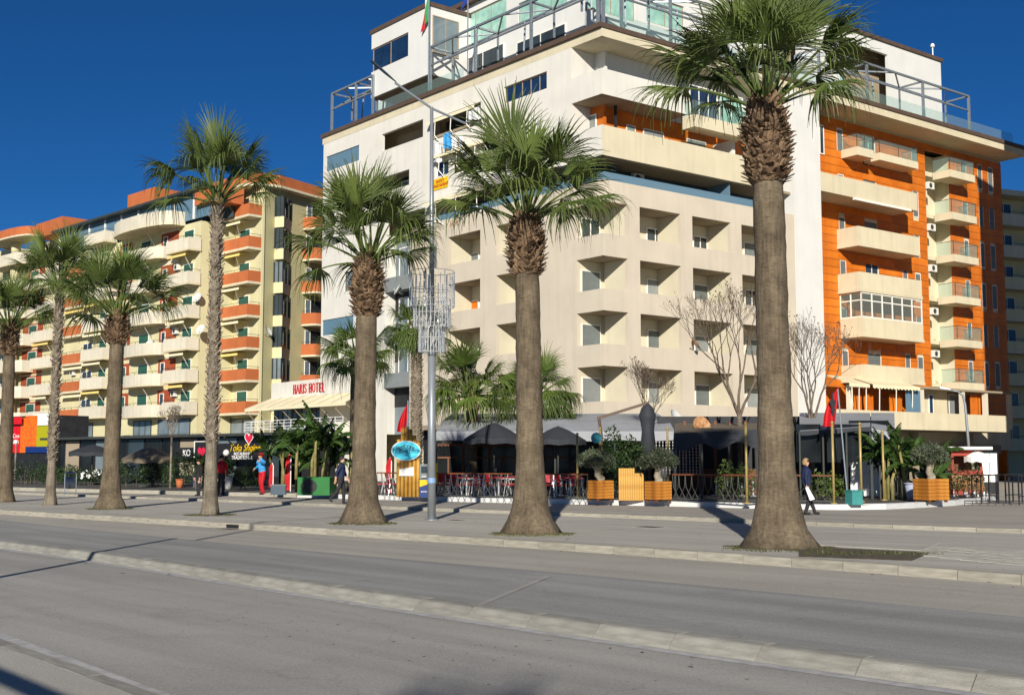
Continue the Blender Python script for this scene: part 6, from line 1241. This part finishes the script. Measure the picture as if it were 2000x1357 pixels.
# cage of thin rods: three stepped drums
c = thing('holiday_light_cage', 'silver wire holiday decoration wrapped round the lamp post', 'decoration', Mw @ Matrix.Translation((0, 0, zz(688))))
rc = random.Random(2)
for (rx, y0, y1, nm) in ((44, 531, 600, 'top_drum'), (36, 585, 640, 'middle_drum'), (25, 632, 688, 'bottom_drum')):
    g = MB(); r_ = rx * mx; cxx = tx * .45; n = 28
    for py in (y0, (y0 + y1) / 2, y1): g.tube([(cxx + r_ * math.cos(6.283 * i / 24), r_ * math.sin(6.283 * i / 24), zz(py)) for i in range(25)], .010, 4, False)
    for i in range(n): a = 6.283 * i / n; dz = rc.uniform(0, .35) * (zz(y0) - zz(y1)); g.tube([(cxx + r_ * math.cos(a), r_ * math.sin(a), zz(y1)), (cxx + r_ * math.cos(a), r_ * math.sin(a), zz(y0) - (dz if i % 4 else 0))], .011 if i % 4 else .018, 4)
    if nm != 'top_drum':
        for i in range(46): a = rc.uniform(0, 6.283); q = r_ * rc.uniform(.4, .95); z0 = rc.uniform(zz(y1), zz(y0)); g.tube([(cxx + q * math.cos(a), q * math.sin(a), z0), (cxx + q * math.cos(a + .2), q * math.sin(a + .2), z0 + rc.uniform(.1, .3))], .010, 4)
    ob(nm, g, 'chrome', c, Mw)
ob('collar', MB().lathe([(8 * mx, zz(690)), (9.5 * mx, zz(686)), (8, 0)] if False else [(8.5 * mx, zz(692)), (9.5 * mx, zz(684))], 14, (tx * .4, 0, 0)), 'steel', c, Mw); ob('white_tube', MB().tube([(-12 * mx + tx * .4, -.3, zz(600)), (-12 * mx + tx * .5, -.3, zz(532))], .045, 8), 'paper', c, Mw)
for k_, y0 in ((0, 565), (1, 615), (2, 660)): g = MB(); [g.tube([(tx * .45, 0, zz(y0)), (tx * .45 + 40 * mx * (1 - .28 * k_) * math.cos(a), 40 * mx * (1 - .28 * k_) * math.sin(a), zz(y0))], .014, 4) for a in (0.3, 1.87, 3.44, 5.0)]; ob('spoke', g, 'chrome', c, Mw, kind='stuff')
# small curved lamp at the right
Y = 52.0; Mw = M_D(1897, Y); zz2 = lambda py: hz(py, Y) - ZT; mx = px2m(Y, 1); t = thing('curved_lamp', 'slim lamp post with a curved neck before the orange house', 'street lamp', Mw)
ob('pole', MB().tube([(0, 0, 0), (-6 * mx, 0, zz2(830)), (-8 * mx, 0, zz2(790)), (-12 * mx, 0, zz2(772)), (-22 * mx, 0, zz2(764)), (-36 * mx, 0, zz2(762))], [.07, .06, .05, .045, .04, .04], 10), 'poleg', t, Mw, True); ob('lamp_head', MB().add([(-36 * mx, -.1, zz2(762)), (-36 * mx, .1, zz2(762)), (-58 * mx, .13, zz2(759)), (-58 * mx, -.13, zz2(759)), (-36 * mx, 0, zz2(759)), (-56 * mx, 0, zz2(754))], [(0, 1, 2, 3), (0, 3, 5, 4), (1, 4, 5, 2), (3, 2, 5), (0, 4, 1)]), 'framew', t, Mw)
# security lamps / flags left out of reach: second bare trees
bare_tree(1446, 48.5, hz(505, 48.5) - ZT, 'tall bare tree left of the thickest trunk', seed=5, tr=.13, fork=.33, spread=.78, leaf=200); bare_tree(1268, 52, hz(690, 52) - ZT, 'small bare tree behind the closed cantilever parasol', seed=9, tr=.07, fork=.42, leaf=110, spread=.85); bare_tree(1586, 50, hz(605, 50) - ZT, 'bare tree before the white pilaster right of the thickest trunk', seed=13, tr=.12, fork=.36, leaf=180, spread=.75); bare_tree(334, 62.5, hz(785, 62.5) - ZT, 'young bare tree before the black restaurants', seed=17, tr=.065, fork=.6, leaf=80, m='bootpale')
# ---------------------------------------------------------------- black restaurants on the left
FK = Face((at(560, 900, 68).x, 68), 1, -.86); Kb = thing('black_restaurants', 'row of dark glazed restaurants with black boards at the left', 'restaurant', T(*tuple(FK.w(-8, 0, ZT)))); k0, k1 = FK.u(-30, 900), FK.u(545, 900); zt = 3.1
ob('back_wall', MB().box(k0, k1, 4, 4.2, ZT, zt + .2), 'dark', Kb, FK.M); ob('flat_roof', MB().box(k0 - .2, k1 + .2, -.6, 4.2, zt, zt + .16), 'rail', Kb, FK.M); n = 18
for i in range(n):
    a, b = k0 + (k1 - k0) * i / n, k0 + (k1 - k0) * (i + 1) / n; f = MB(); f.box(a, a + .1, -.06, .02, ZT, zt); f.box(a + .1, b, -.06, .02, zt - .1, zt); f.box(a + .1, b, -.06, .02, ZT, ZT + .5); w_ = ob('window_frame', f, 'blackm', Kb, FK.M); ob('pane', MB().box(a + .08, b, -.02, 0, ZT + .5, zt - .1), ('shoppane', 'panelt', 'shoppane', 'pane', 'shoppane', 'shoppane', 'soffit')[i % 7], w_, FK.M)
def board(face, p0, p1, y0, y1, y, m, name, th=.06): r_ = face.rect(p0, y0, y1, p1, y); return ob(name, MB().box(r_[0], r_[1], y, y + th, r_[2], r_[3]), m, Kb, face.M), r_
b_, r_ = board(FK, 418, 520, 866, 897, -.9, 'blackm', 'sign_board'); cxx, czz = (r_[0] + r_[1]) / 2, (r_[2] + r_[3]) / 2; hh = r_[3] - r_[2]
text('script_lettering', 'Toka Shqipe', hh * .62, 'yellow', b_, upright(FK.M @ Matrix.Translation((cxx + .5, -.94, czz + hh * .2))), shear=.35, ext=.01); text('lettering', 'RESTAURANT', hh * .27, 'paper', b_, upright(FK.M @ Matrix.Translation((cxx + .3, -.93, czz - hh * .16)))); text('lettering', 'TRADITIONAL', hh * .33, 'paper', b_, upright(FK.M @ Matrix.Translation((cxx + .3, -.93, czz - hh * .40))))
hr = MB(); k = 30; s_ = hh * .032; hr.add([(s_ * 16 * math.sin(t_) ** 3, 0, s_ * (13 * math.cos(t_) - 5 * math.cos(2 * t_) - 2 * math.cos(3 * t_) - math.cos(4 * t_))) for t_ in [6.283 * i / k for i in range(k)]], [tuple(range(k))])
ob('heart_emblem', hr, 'flower', b_, FK.M @ Matrix.Translation((cxx + .9, -.93, r_[3] + hh * .3)) @ Matrix.Scale(.7, 4)); ob('heart_outline', MB().tube([(v[0] * 1.15, 0, v[2] * 1.15) for v in hr.v] + [(hr.v[0][0] * 1.15, 0, hr.v[0][2] * 1.15)], .03, 5, False), 'paper', b_, FK.M @ Matrix.Translation((cxx + .9, -.93, r_[3] + hh * .3)) @ Matrix.Scale(.7, 4))
for px in (455, 513): u_ = FK.u(px, 862, -.9); ob('spot_lamp', MB().beam((u_, -.9, r_[3] - .1), (u_ + .3, -1.7, r_[3] + .35), .07).lathe([(.03, 0), (.12, .14)], 8, (u_ + .3, -1.7, r_[3] + .28)), 'rail', b_, FK.M, kind='stuff')
b_, r_ = board(FK, 342, 381, 874, 896, -.5, 'blackm', 'sign_board'); text('lettering', 'KO', (r_[3] - r_[2]) * .8, 'paper', b_, upright(FK.M @ Matrix.Translation(((r_[0] + r_[1]) / 2 + .2, -.52, (r_[2] + r_[3]) / 2)))); b_, r_ = board(FK, 381, 408, 863, 912, -1.1, 'blackm', 'tall_sign_board'); ob('board_frame', MB().box(r_[0] - .08, r_[0], -1.12, -1.02, ZT, r_[3] + .05).box(r_[0], r_[1], -1.11, -1.03, r_[3], r_[3] + .05), 'framew', b_, FK.M)
ob('heart_emblem', hr.mesh('heart_emblem'), 'flower', b_, FK.M @ Matrix.Translation(((r_[0] + r_[1]) / 2, -1.13, r_[3] - .6)) @ Matrix.Scale(.8, 4)); text('script_lettering', 'Toka\nShqipe', .36, 'yellow', b_, upright(FK.M @ Matrix.Translation(((r_[0] + r_[1]) / 2, -1.13, r_[3] - 1.35))), shear=.3)
gl = MB().lathe([(.01, -.2), (.14, -.14), (.2, 0), (.14, .14), (.01, .2)], 14); p = FK.w(FK.u(442, 884, -1), -1, FK.z(442, 884, -1)); ob('globe_lamp', gl, 'bulb', Kb, T(p.x, p.y, p.z), True)
# poster panels at the far left
FP = Face((at(100, 900, 84).x, 84), 1, -.8); Pb = thing('poster_panels', 'red and yellow advertising panels on a shop front at the far left', 'sign', T(*tuple(FP.w(-3, 0, ZT)))); 
def pan(p0, p1, y0, y1, m, y=0.0, nm='panel'): r_ = FP.rect(p0, y0, y1, p1, y); return ob(nm, MB().box(r_[0], r_[1], y, y + .08, r_[2], r_[3]), m, Pb, FP.M), r_
b_, r_ = pan(14, 41, 831, 884, 'signred'); text('script_lettering', 'Coca\nCola', .42, 'paper', b_, upright(FP.M @ Matrix.Translation(((r_[0] + r_[1]) / 2 + .3, -.012, (r_[2] + r_[3]) / 2))), shear=.3, ext=.005); pan(16, 41, 815, 829, 'signred', -.3); pan(41, 50, 816, 884, 'signorange', -.02)
pan(50, 72, 812, 872, 'signorange', -.05, 'picture_panel'); pan(72, 93, 832, 872, 'signolive', -.06, 'picture_panel'); pan(64, 93, 809, 831, 'paper', -.03, 'picture_panel'); pan(50, 93, 872, 884, 'signblue', -.04); ob('shop_wall', MB().box(FP.u(5, 850), FP.u(97, 850), .1, 3, ZT, FP.z(50, 812)), 'dark', Pb, FP.M)
# hedges and flower troughs before them
for i, (px, Y, w_, h) in enumerate(((40, 74, 3.2, 1.5), (115, 72, 2.2, 1.3), (165, 70, 2.2, 1.0), (265, 66, 2.6, 1.5), (310, 65, 2.0, 1.4), (365, 63.5, 1.6, 1.9), (470, 60.5, 2.0, 1.2), (415, 63, 1.4, 1.6))): bush(px, Y, w_, h, ('dark hedge at the far left below the red panel', 'dark hedge beside the slender shaggy palm', 'low flowering hedge left of the short stout palm', 'dark hedge right of the short stout palm', 'dark hedge beneath the taupe parasol', 'dark hedge left of the tall black board', 'pale leaved shrub below the black Shqipe board', 'dark shrub behind the tall slender palm')[i], n=1300, size=.13, seed=60 + i)
rf = random.Random(8); fw = MB()
for px0, px1, Y0, zz_ in ((150, 205, 69.3, 1.1),):
    for i in range(60): q = M_D(rf.uniform(px0, px1), Y0 + rf.uniform(-.4, .2), ZT).translation; leaves(fw, 1, (q.x, q.y, rf.uniform(.7, zz_)), .05, .05, .05, .13, rf, 0, 1.2)
tag(ob('hedge_flowers', fw, 'paper'), 'small white flowers dotted over the hedges at left', 'flowers', kind='stuff')
for i, (px, Y0) in enumerate(((30, 76),)):
    Mw = M_D(px, Y0); t = thing('terrace_lamp', 'pale slim globe lamp behind the hedge below the red panel', 'lamp', Mw); ob('column', MB().tube([(0, 0, 0), (0, 0, 2.4)], .05, 8), 'bootpale', t, Mw); ob('globe', MB().lathe([(.02, 2.4), (.13, 2.5), (.13, 2.62), (.02, 2.72)], 10), 'bulb', t, Mw, True)
# far right: hut, tables, railing
Y = 50.; FH = Face((at(1850, 900, Y).x, Y), 1, 0); Hh = thing('red_kiosk', 'small red wooden kiosk behind the slim curved lamp', 'kiosk', T(at(1885, 900, Y).x, Y, ZT)); u0, u1 = FH.u(1858, 900), FH.u(1918, 900); zt = FH.z(1880, 878)
rw = mat('kiosk_red', '9c3d2c', .6, .15, 3); M['kiosk'] = rw
ob('frame', MB().box(u0, u0 + .1, 0, .1, ZT, zt).box(u1 - .1, u1, 0, .1, ZT, zt).box(u0, u1, -.02, .12, zt - .25, zt - .002), 'kiosk', Hh, FH.M, kind='stuff'); ob('panel', MB().box(u0 + .1, u1 - .1, .9, 1.0, ZT, zt), 'woodd', Hh, FH.M); ob('counter', MB().box(u0, u1, -.1, .3, ZT, ZT + 1.0), 'kiosk', Hh, FH.M); ob('roof', MB().prism([(u0 - .3, -.4), (u1 + .3, -.4), (u1 + .3, 1.3), (u0 - .3, 1.3)], zt, zt + .12), 'paper', Hh, FH.M)
for i, px in enumerate((1872, 1893, 1912)):
    Mw = M_D(px, 47, ZT, 2.5); t = thing('deck_chair', ('left', 'middle', 'right')[i] + ' one of three orange deck chairs at the right', 'chair', Mw, 'orange deck chairs'); ob('backrest', MB().add([(-.2, .0, .25), (.2, 0, .25), (.2, .25, .85), (-.2, .25, .85), (-.2, .04, .25), (.2, .04, .25), (.2, .29, .85), (-.2, .29, .85)], [(0, 1, 2, 3), (7, 6, 5, 4), (3, 2, 6, 7), (0, 4, 5, 1), (1, 5, 6, 2), (0, 3, 7, 4)]), 'dishr', t, Mw); ob('seat', MB().box(-.2, .2, -.45, 0, .24, .28), 'dishr', t, Mw); [ob('leg', MB().beam((sx * .18, sy, 0), (sx * .18, sy * .8, .24), .04), 'paper', t, Mw) for sx in (-1, 1) for sy in (-.4, .1)]
for i, (px, py) in enumerate(((1925, 983), (1972, 981), (1998, 985))):
    p = gp(px, py, ZP); Mw = T(p.x, p.y, ZP, .3); t = thing('bar_table', ('left', 'middle', 'right')[i] + ' one of the tall black bar tables at the right edge', 'table', Mw, 'black bar tables'); ob('table_top', MB().box(-.42, .42, -.3, .3, 1.02, 1.06), 'blackm', t, Mw)
    for sx in (-1, 1):
        for sy in (-1, 1): ob('leg', MB().beam((sx * .37, sy * .25, 0), (sx * .37, sy * .25, 1.02), .04), 'blackm', t, Mw)
    ob('footrest', MB().beam((-.37, -.25, .3), (.37, -.25, .3), .035), 'blackm', t, Mw)
b = gp(1884, 987, ZP); Mw = T(b.x, b.y, ZP, -.05); t = thing('black_railing', 'low black railing at the end of the white kerb', 'railing', Mw); rg = MB(); railing(rg, 0, 2.4, 0, 0, .16, 9, .012, 2); ob('bars', rg, 'blackm', t, Mw, kind='stuff'); ob('top_rail', MB().beam((0, 0, .17), (2.4, 0, .17), .03), 'blackm', t, Mw)
p = at(1932, 905, 51); Mw = T(p.x, 51, ZT); t = thing('menu_board', 'tall white menu board near the right edge', 'sign', Mw); [ob('leaf_panel', MB().box(-.3 + i * .33, .0 + i * .33, 0, .04, .5, 1.7), 'paper', t, Mw) for i in (0, 1)]; ob('stand', MB().box(-.34, .4, .045, .08, 0, 1.75), 'blackm', t, Mw)
p = at(1165, 855, 44); Mw = T(p.x, 44, p.z); t = thing('round_sign', 'small round teal sign left of the slatted gate', 'sign', Mw); ob('disc', oval(.2, .2, -.02, .02), mat('sign_teal', '1d7a86', .5, .1, 5), t, Mw); ob('arm', MB().beam((.15, .03, 0), (.3, .5, 0), .03), 'rail', t, Mw)
for s_ in range(4):
    a = (1145, 1150, 1200, 1204)[s_]
# ================================================================= people
def skin_body(name, pts, edges, regions, mats, parent, Mw):
    """pts: name -> (x, y, z, radius, region); one continuous surface grown over the joints"""
    names = list(pts); idx = {n: i for i, n in enumerate(names)}; me = bpy.data.meshes.new(name)
    me.from_pydata([pts[n][:3] for n in names], [(idx[a], idx[b]) for a, b in edges], [])
    o = bpy.data.objects.new(name, me); col.objects.link(o); sk = o.modifiers.new('s', 'SKIN'); sk.use_smooth_shade = True; sk.branch_smoothing = .3
    if not me.skin_vertices: bpy.context.view_layer.objects.active = o
    if not me.skin_vertices: me.attributes.new('skin', 'FLOAT', 'POINT') if False else None
    for i, n in enumerate(names): me.skin_vertices[0].data[i].radius = (pts[n][3],) * 2; me.skin_vertices[0].data[i].use_root = (n == 'pelvis')
    ss = o.modifiers.new('u', 'SUBSURF'); ss.levels = 2; ss.render_levels = 2
    dg = bpy.context.evaluated_depsgraph_get(); dg.update(); ev = bpy.data.meshes.new_from_object(o.evaluated_get(dg)); bpy.data.objects.remove(o)
    ev.materials.clear(); [ev.materials.append(M[m]) for m in mats]; P_ = [(Vector(pts[n][:3]), pts[n][3], regions.index(pts[n][4])) for n in names]
    for f in ev.polygons:
        c = f.center; f.material_index = min(P_, key=lambda q: (c - q[0]).length - q[1] * .9)[2]; f.use_smooth = True
    ev.name = name; return ob(name, ev, mats[0], parent, Mw)
def person(Mw, label, H, pose, mats, hair, hair_long=False, glasses=False, coat=1.0, cap=False, name='person'):
    k = H / 1.75; t = thing(name, label, 'person' if name == 'person' else 'statue', Mw, None); J = {}
    def a(n, x, y, z, r, g): J[n] = (x * k, y * k, z * k, r * k * 1.12, g)
    b = pose.get('lean', 0)
    a('pelvis', 0, 0, .93, .135, 'legs'); a('waist', b * .3, 0, 1.08, .135 * coat, 'top'); a('chest', b * .7, 0, 1.32, .16 * coat, 'top'); a('upper', b * .85, 0, 1.44, .10, 'top'); a('neck', b, 0, 1.51, .05, 'skin'); a('jaw', b + .02, 0, 1.585, .072, 'skin'); a('crown', b + .02, 0, 1.665, .086, 'skin'); a('nose', b + .115, 0, 1.61, .014, 'skin')
    E = [('pelvis', 'waist'), ('waist', 'chest'), ('chest', 'upper'), ('upper', 'neck'), ('neck', 'jaw'), ('jaw', 'crown'), ('jaw', 'nose')]
    for s, sy in (('l', 1), ('r', -1)):
        kx, kz, ax_, az = pose['leg_' + s]; a('hip' + s, 0, sy * .09, .88, .105, 'legs'); a('knee' + s, kx, sy * .10, kz, .072, 'legs'); a('ank' + s, ax_, sy * .10, az, .05, 'legs'); tx_, tz = pose.get('toe_' + s, (.16, -.055)); a('heel' + s, ax_ - .03, sy * .10, az - .045, .042, 'shoe'); a('toe' + s, ax_ + tx_, sy * .11, az + tz, .036, 'shoe')
        E += [('pelvis', 'hip' + s), ('hip' + s, 'knee' + s), ('knee' + s, 'ank' + s), ('ank' + s, 'heel' + s), ('heel' + s, 'toe' + s)]
        ex, ey, ez, wx, wy, wz = pose['arm_' + s]; slv = pose.get('sleeve', 'top'); a('sho' + s, b * .85, sy * .17, 1.41, .075, 'top'); a('elb' + s, ex, sy * ey, ez, .052, 'top'); a('wri' + s, wx, sy * wy, wz, .034, slv)
        d = (Vector((wx, sy * wy, wz)) - Vector((ex, sy * ey, ez))).normalized(); w_ = Vector((wx, sy * wy, wz)); pl_ = w_ + d * .07; a('palm' + s, *pl_, .032, 'skin'); E += [('upper', 'sho' + s), ('sho' + s, 'elb' + s), ('elb' + s, 'wri' + s), ('wri' + s, 'palm' + s)]
        side = Vector((1, 0, 0)) if abs(d.x) < .8 else Vector((0, 0, 1))
        for fi, (off, ln) in enumerate(((-.030, .062), (-.010, .075), (.010, .07), (.028, .055))):
            q = pl_ + d * .035 + side * off; a('f%d%s' % (fi, s), *q, .0095, 'skin'); q2 = q + d * ln * .55 - Vector((0, sy * .012, 0)); a('g%d%s' % (fi, s), *q2, .0085, 'skin'); q3 = q2 + d * ln * .4 - Vector((0, sy * .022, 0)); a('h%d%s' % (fi, s), *q3, .0075, 'skin'); E += [('palm' + s, 'f%d%s' % (fi, s)), ('f%d%s' % (fi, s), 'g%d%s' % (fi, s)), ('g%d%s' % (fi, s), 'h%d%s' % (fi, s))]
        q = w_ + d * .045 + side * .045; a('th' + s, *q, .011, 'skin'); q = q + d * .045 + side * .012; a('ti' + s, *q, .009, 'skin'); E += [('wri' + s, 'th' + s), ('th' + s, 'ti' + s)]
    skin_body('body', J, E, ['skin', 'top', 'legs', 'shoe'], mats, t, Mw); hc = (b * k + .012 * k, 0, 1.655 * k); hr_ = MB(); kk, nn = 16, 8; r_ = .108 * k
    for i in range(nn + 1):
        th = math.pi * .5 * 1.25 * i / nn
        for j in range(kk):
            p_ = 6.283 * j / kk; fr = math.cos(p_); dn = th if fr < .3 else min(th, math.pi * .36); low = hair_long and fr < .25
            hr_.v.append((hc[0] + r_ * 1.04 * math.sin(dn) * fr - .01 * k, r_ * .95 * math.sin(dn) * math.sin(p_) * (1.15 if low else 1), hc[2] + r_ * 1.1 * math.cos(dn) - (.05 * k * (i / nn) ** 2 if low else 0)))
    hr_.f = [(i * kk + j, i * kk + (j + 1) % kk, (i + 1) * kk + (j + 1) % kk, (i + 1) * kk + j) for i in range(nn) for j in range(kk)]; ob('hair' if not cap else 'cap', hr_, hair, t, Mw, True)
    ey = MB()
    for sy in (-1, 1): ey.lathe([(.002, -.012 * k), (.013 * k, 0), (.002, .012 * k)], 8, (b * k + .1 * k, sy * .034 * k, 1.635 * k))
    ob('sunglasses' if glasses else 'eyes', ey.box(b * k + .095 * k, b * k + .108 * k, -.065 * k, .065 * k, 1.618 * k, 1.655 * k) if glasses else ey, 'blackm', t, Mw, kind='stuff'); return t
stand = dict(leg_l=(.02, .49, .0, .09), leg_r=(.0, .49, -.03, .09), arm_l=(-.02, .24, 1.14, .04, .25, .9), arm_r=(-.02, .24, 1.14, .04, .25, .9))
# man walking to the right
p = gp(665, 984, ZP); person(T(p.x, p.y, ZP, 0), 'man in a dark navy shirt and grey trousers walking by the green planter', 1.72,
    dict(lean=.03, leg_l=(.10, .50, .10, .09), leg_r=(-.08, .50, -.36, .20), toe_r=(.10, -.11), arm_l=(.10, .25, 1.15, .22, .24, .93), arm_r=(-.12, .25, 1.15, -.16, .25, .90), sleeve='skin'), ['skin', 'navy', 'charcoal', 'shoe'], 'hairk', coat=1.12)
# woman walking to the right
p = gp(1577, 1005, ZP); wm = T(p.x, p.y, ZP, 0); person(wm, 'blonde woman in a navy jacket and sunglasses walking right of the thickest trunk', 1.62,
    dict(lean=-.02, leg_l=(.10, .50, .26, .10), leg_r=(.06, .49, -.08, .10), arm_l=(-.08, .24, 1.15, -.02, .24, .92), arm_r=(-.08, .25, 1.15, -.06, .26, .92)), ['skin', 'navy', 'charcoal', 'shoe'], 'hairb', True, True, 1.22)
t = thing('shopping_bag', 'small white bag in the hand of the blonde woman', 'bag', wm @ Matrix.Translation((-.02, -.3, .42))); bm_ = MB(); bm_.add([(-.10, -.04, .36), (-.02, -.04, .38), (.16, -.05, .04), (.02, -.05, 0), (-.10, .04, .36), (-.02, .04, .38), (.16, .05, .04), (.02, .05, 0)], [(0, 1, 2, 3), (7, 6, 5, 4), (0, 4, 5, 1), (1, 5, 6, 2), (2, 6, 7, 3), (3, 7, 4, 0)]); ob('sack', bm_, 'paper', t, wm @ Matrix.Translation((-.02, -.3, .42)))
ob('handle', MB().tube([(-.08, 0, .36), (-.06, 0, .44), (-.03, 0, .37)], .008, 5), 'paper', t, wm @ Matrix.Translation((-.02, -.3, .42)))
p = gp(431, 968, ZP); person(T(p.x, p.y, ZP, -1.3), 'person in a bright red jacket standing right of the tall slender palm', 1.80, stand, ['skin', 'red', 'charcoal', 'shoe'], 'hairk', coat=1.1)
p = gp(387, 968, ZP); person(T(p.x, p.y, ZP, -2.4), 'person in black with striped trousers left of the tall slender palm', 1.62, stand, ['skin', 'blackc', 'charcoal', 'shoe'], 'hairk')
p = tp(512, 966); person(T(p.x, p.y, ZT, -2.2), 'figure in light blue shirt and red cap, arm raised, by the black board', 1.70, dict(lean=.12, leg_l=(.12, .5, .02, .1), leg_r=(.02, .5, -.1, .1), arm_l=(.16, .30, 1.32, .42, .32, 1.40), arm_r=(.0, .28, 1.2, .2, .25, 1.1)), ['skin', 'bluec', 'red', 'shoe'], 'red', cap=True, coat=1.1)
# ================================================================= the neighbour beyond the right edge: its shadow falls on the orange house
nb = thing('neighbour_house', 'cream apartment block just outside the right edge of the picture', 'building', T(36.5, 60, 0)); FN = Face((35.1, 62.0), 1, .0)
zN = 32.5; ob('wall', MB().box(0, 22, 0, 9, 0, zN), 'cream', nb, FN.M); ob('roof_edge', MB().box(-.2, 22.2, -.2, 9.2, zN, zN + .3), 'brown', nb, FN.M)
ob('shade_tower', MB().box(2.4, 22, 9.3, 18, 0, 41), 'cream', nb, FN.M)  # unseen block added behind the neighbour to shade the beige house
for k_ in range(9):
    for j in range(5): window(nb, FN, 1.5 + j * 4.2, 3.6 + j * 4.2, 3.5 + k_ * 3.1, 5.2 + k_ * 3.1, -.01, 'pane', 'framew', 1)
# unseen beam added at the left to cast the shadow band across the corner
a = gp(-60, 1292, ZR); b = gp(200, 1404, ZR); s_ = sv * (2.42 / sv.z); a, b = a + s_, b + s_; d = (b - a).normalized(); a = a - d * 14; b = b + d * .3
t = thing('shadow_beam', 'long unseen beam on posts added to cast the corner shadow', 'shadow caster', T(a.x, a.y, 0)); ob('beam', MB().beam(a, b, .10, .08), 'steel', t)
for f in (0.02, .5, .98): q = a.lerp(b, f); ob('post', MB().tube([(q.x, q.y, -.15), (q.x, q.y, q.z)], .06, 8), 'steel', t)
# lamp pole behind the viewer: its thin shadow runs over the road
lx_, ly_ = -8.6, 12.0; t = thing('near_street_lamp', 'street lamp on the near pavement left of the picture', 'street lamp', T(lx_, ly_, 0)); ob('pole', MB().tube([(lx_, ly_, 0), (lx_, ly_, 8.0)], [.085, .055], 10), 'poleg', t)
ob('arm', MB().tube([(lx_, ly_, 7.9), (lx_ + 1.2, ly_ + .8, 8.4)], .035, 6), 'steel', t); ob('lamp_head', lamp_head((lx_ + 1.2, ly_ + .8, 8.4), (lx_ + 1.8, ly_ + 1.2, 8.6), .1), 'steel', t)

# flags on the roof of the corner house
def cloth_flag(px, py0, py1, wpx, yF, label, bands, pole_base):
    u_, z1 = FL.uz(px, py0, yF); z0 = FL.z(px, py1, yF); w_ = wpx * .036; Mw = FL.M @ Matrix.Translation((u_, yF, 0)); t = thing('flag', label, 'flag', FL.M @ Matrix.Translation((u_, yF, pole_base)), 'flags on the roof of the corner house')
    ob('pole', MB().tube([(0, 0, pole_base), (0, 0, z1 + 1.6)], .045, 8), 'steel', t, Mw); n = len(bands)
    for b_, m in enumerate(bands):
        g = MB(); k = 8
        for j in range(k + 1):
            f = j / k
            for q in (b_ / n, (b_ + 1) / n): g.v.append((-(.08 + q) * w_ * (.35 + .65 * f), .12 * math.sin(q * 7 + f * 3), z1 + 1.0 - (z1 + 1.0 - z0) * (f * .8 + q * .2 * (1 if f > 0 else .6)) ))
        g.f = [(2 * j, 2 * j + 1, 2 * j + 3, 2 * j + 2) for j in range(k)]; ob('band', g, m, t, Mw, True)
M['fgreen'] = mat('flag_green', '2f8a4a', .8, .1, 3); M['fblue'] = mat('flag_blue', '2a3f8f', .8, .1, 3)
cloth_flag(838, -6, 58, 24, .45, 'limp green white and red flag on the roof of the corner house', ['fgreen', 'whitec', 'red'], zr); cloth_flag(914, -22, 17, 20, .5, 'blue flag hanging above the roof truss of the corner house', ['fblue'], zr)

# fallen leaves and grit along the gutters
lv_ = MB(); rl = random.Random(77)
for P_, off, z, n in ((side_base, -.25, ZR, 260), (prom_base, -.3, 0.0, 150), (med_base, -.35, ZR, 120), (side_base, .8, .0, 200)):
    Q = offset(P_, off)
    for i in range(n):
        q = Q[rl.randrange(len(Q))].lerp(Q[rl.randrange(len(Q))], .0); j = rl.randrange(len(Q) - 1); q = Q[j].lerp(Q[j + 1], rl.random()) + Vector((rl.gauss(0, .18), rl.gauss(0, .18), 0)); s_ = rl.uniform(.015, .05); a_ = rl.uniform(0, 6.28); c_, d_ = math.cos(a_) * s_, math.sin(a_) * s_
        lv_.add([(q.x - c_, q.y - d_, z + .006), (q.x + d_ * .5, q.y - c_ * .5, z + .012), (q.x + c_, q.y + d_, z + .008), (q.x - d_ * .5, q.y + c_ * .5, z + .006)], [(0, 1, 2, 3)])
tag(ob('fallen_leaves', lv_, 'dryleaf'), 'dry fallen leaves scattered along the gutters', 'leaves', kind='stuff')
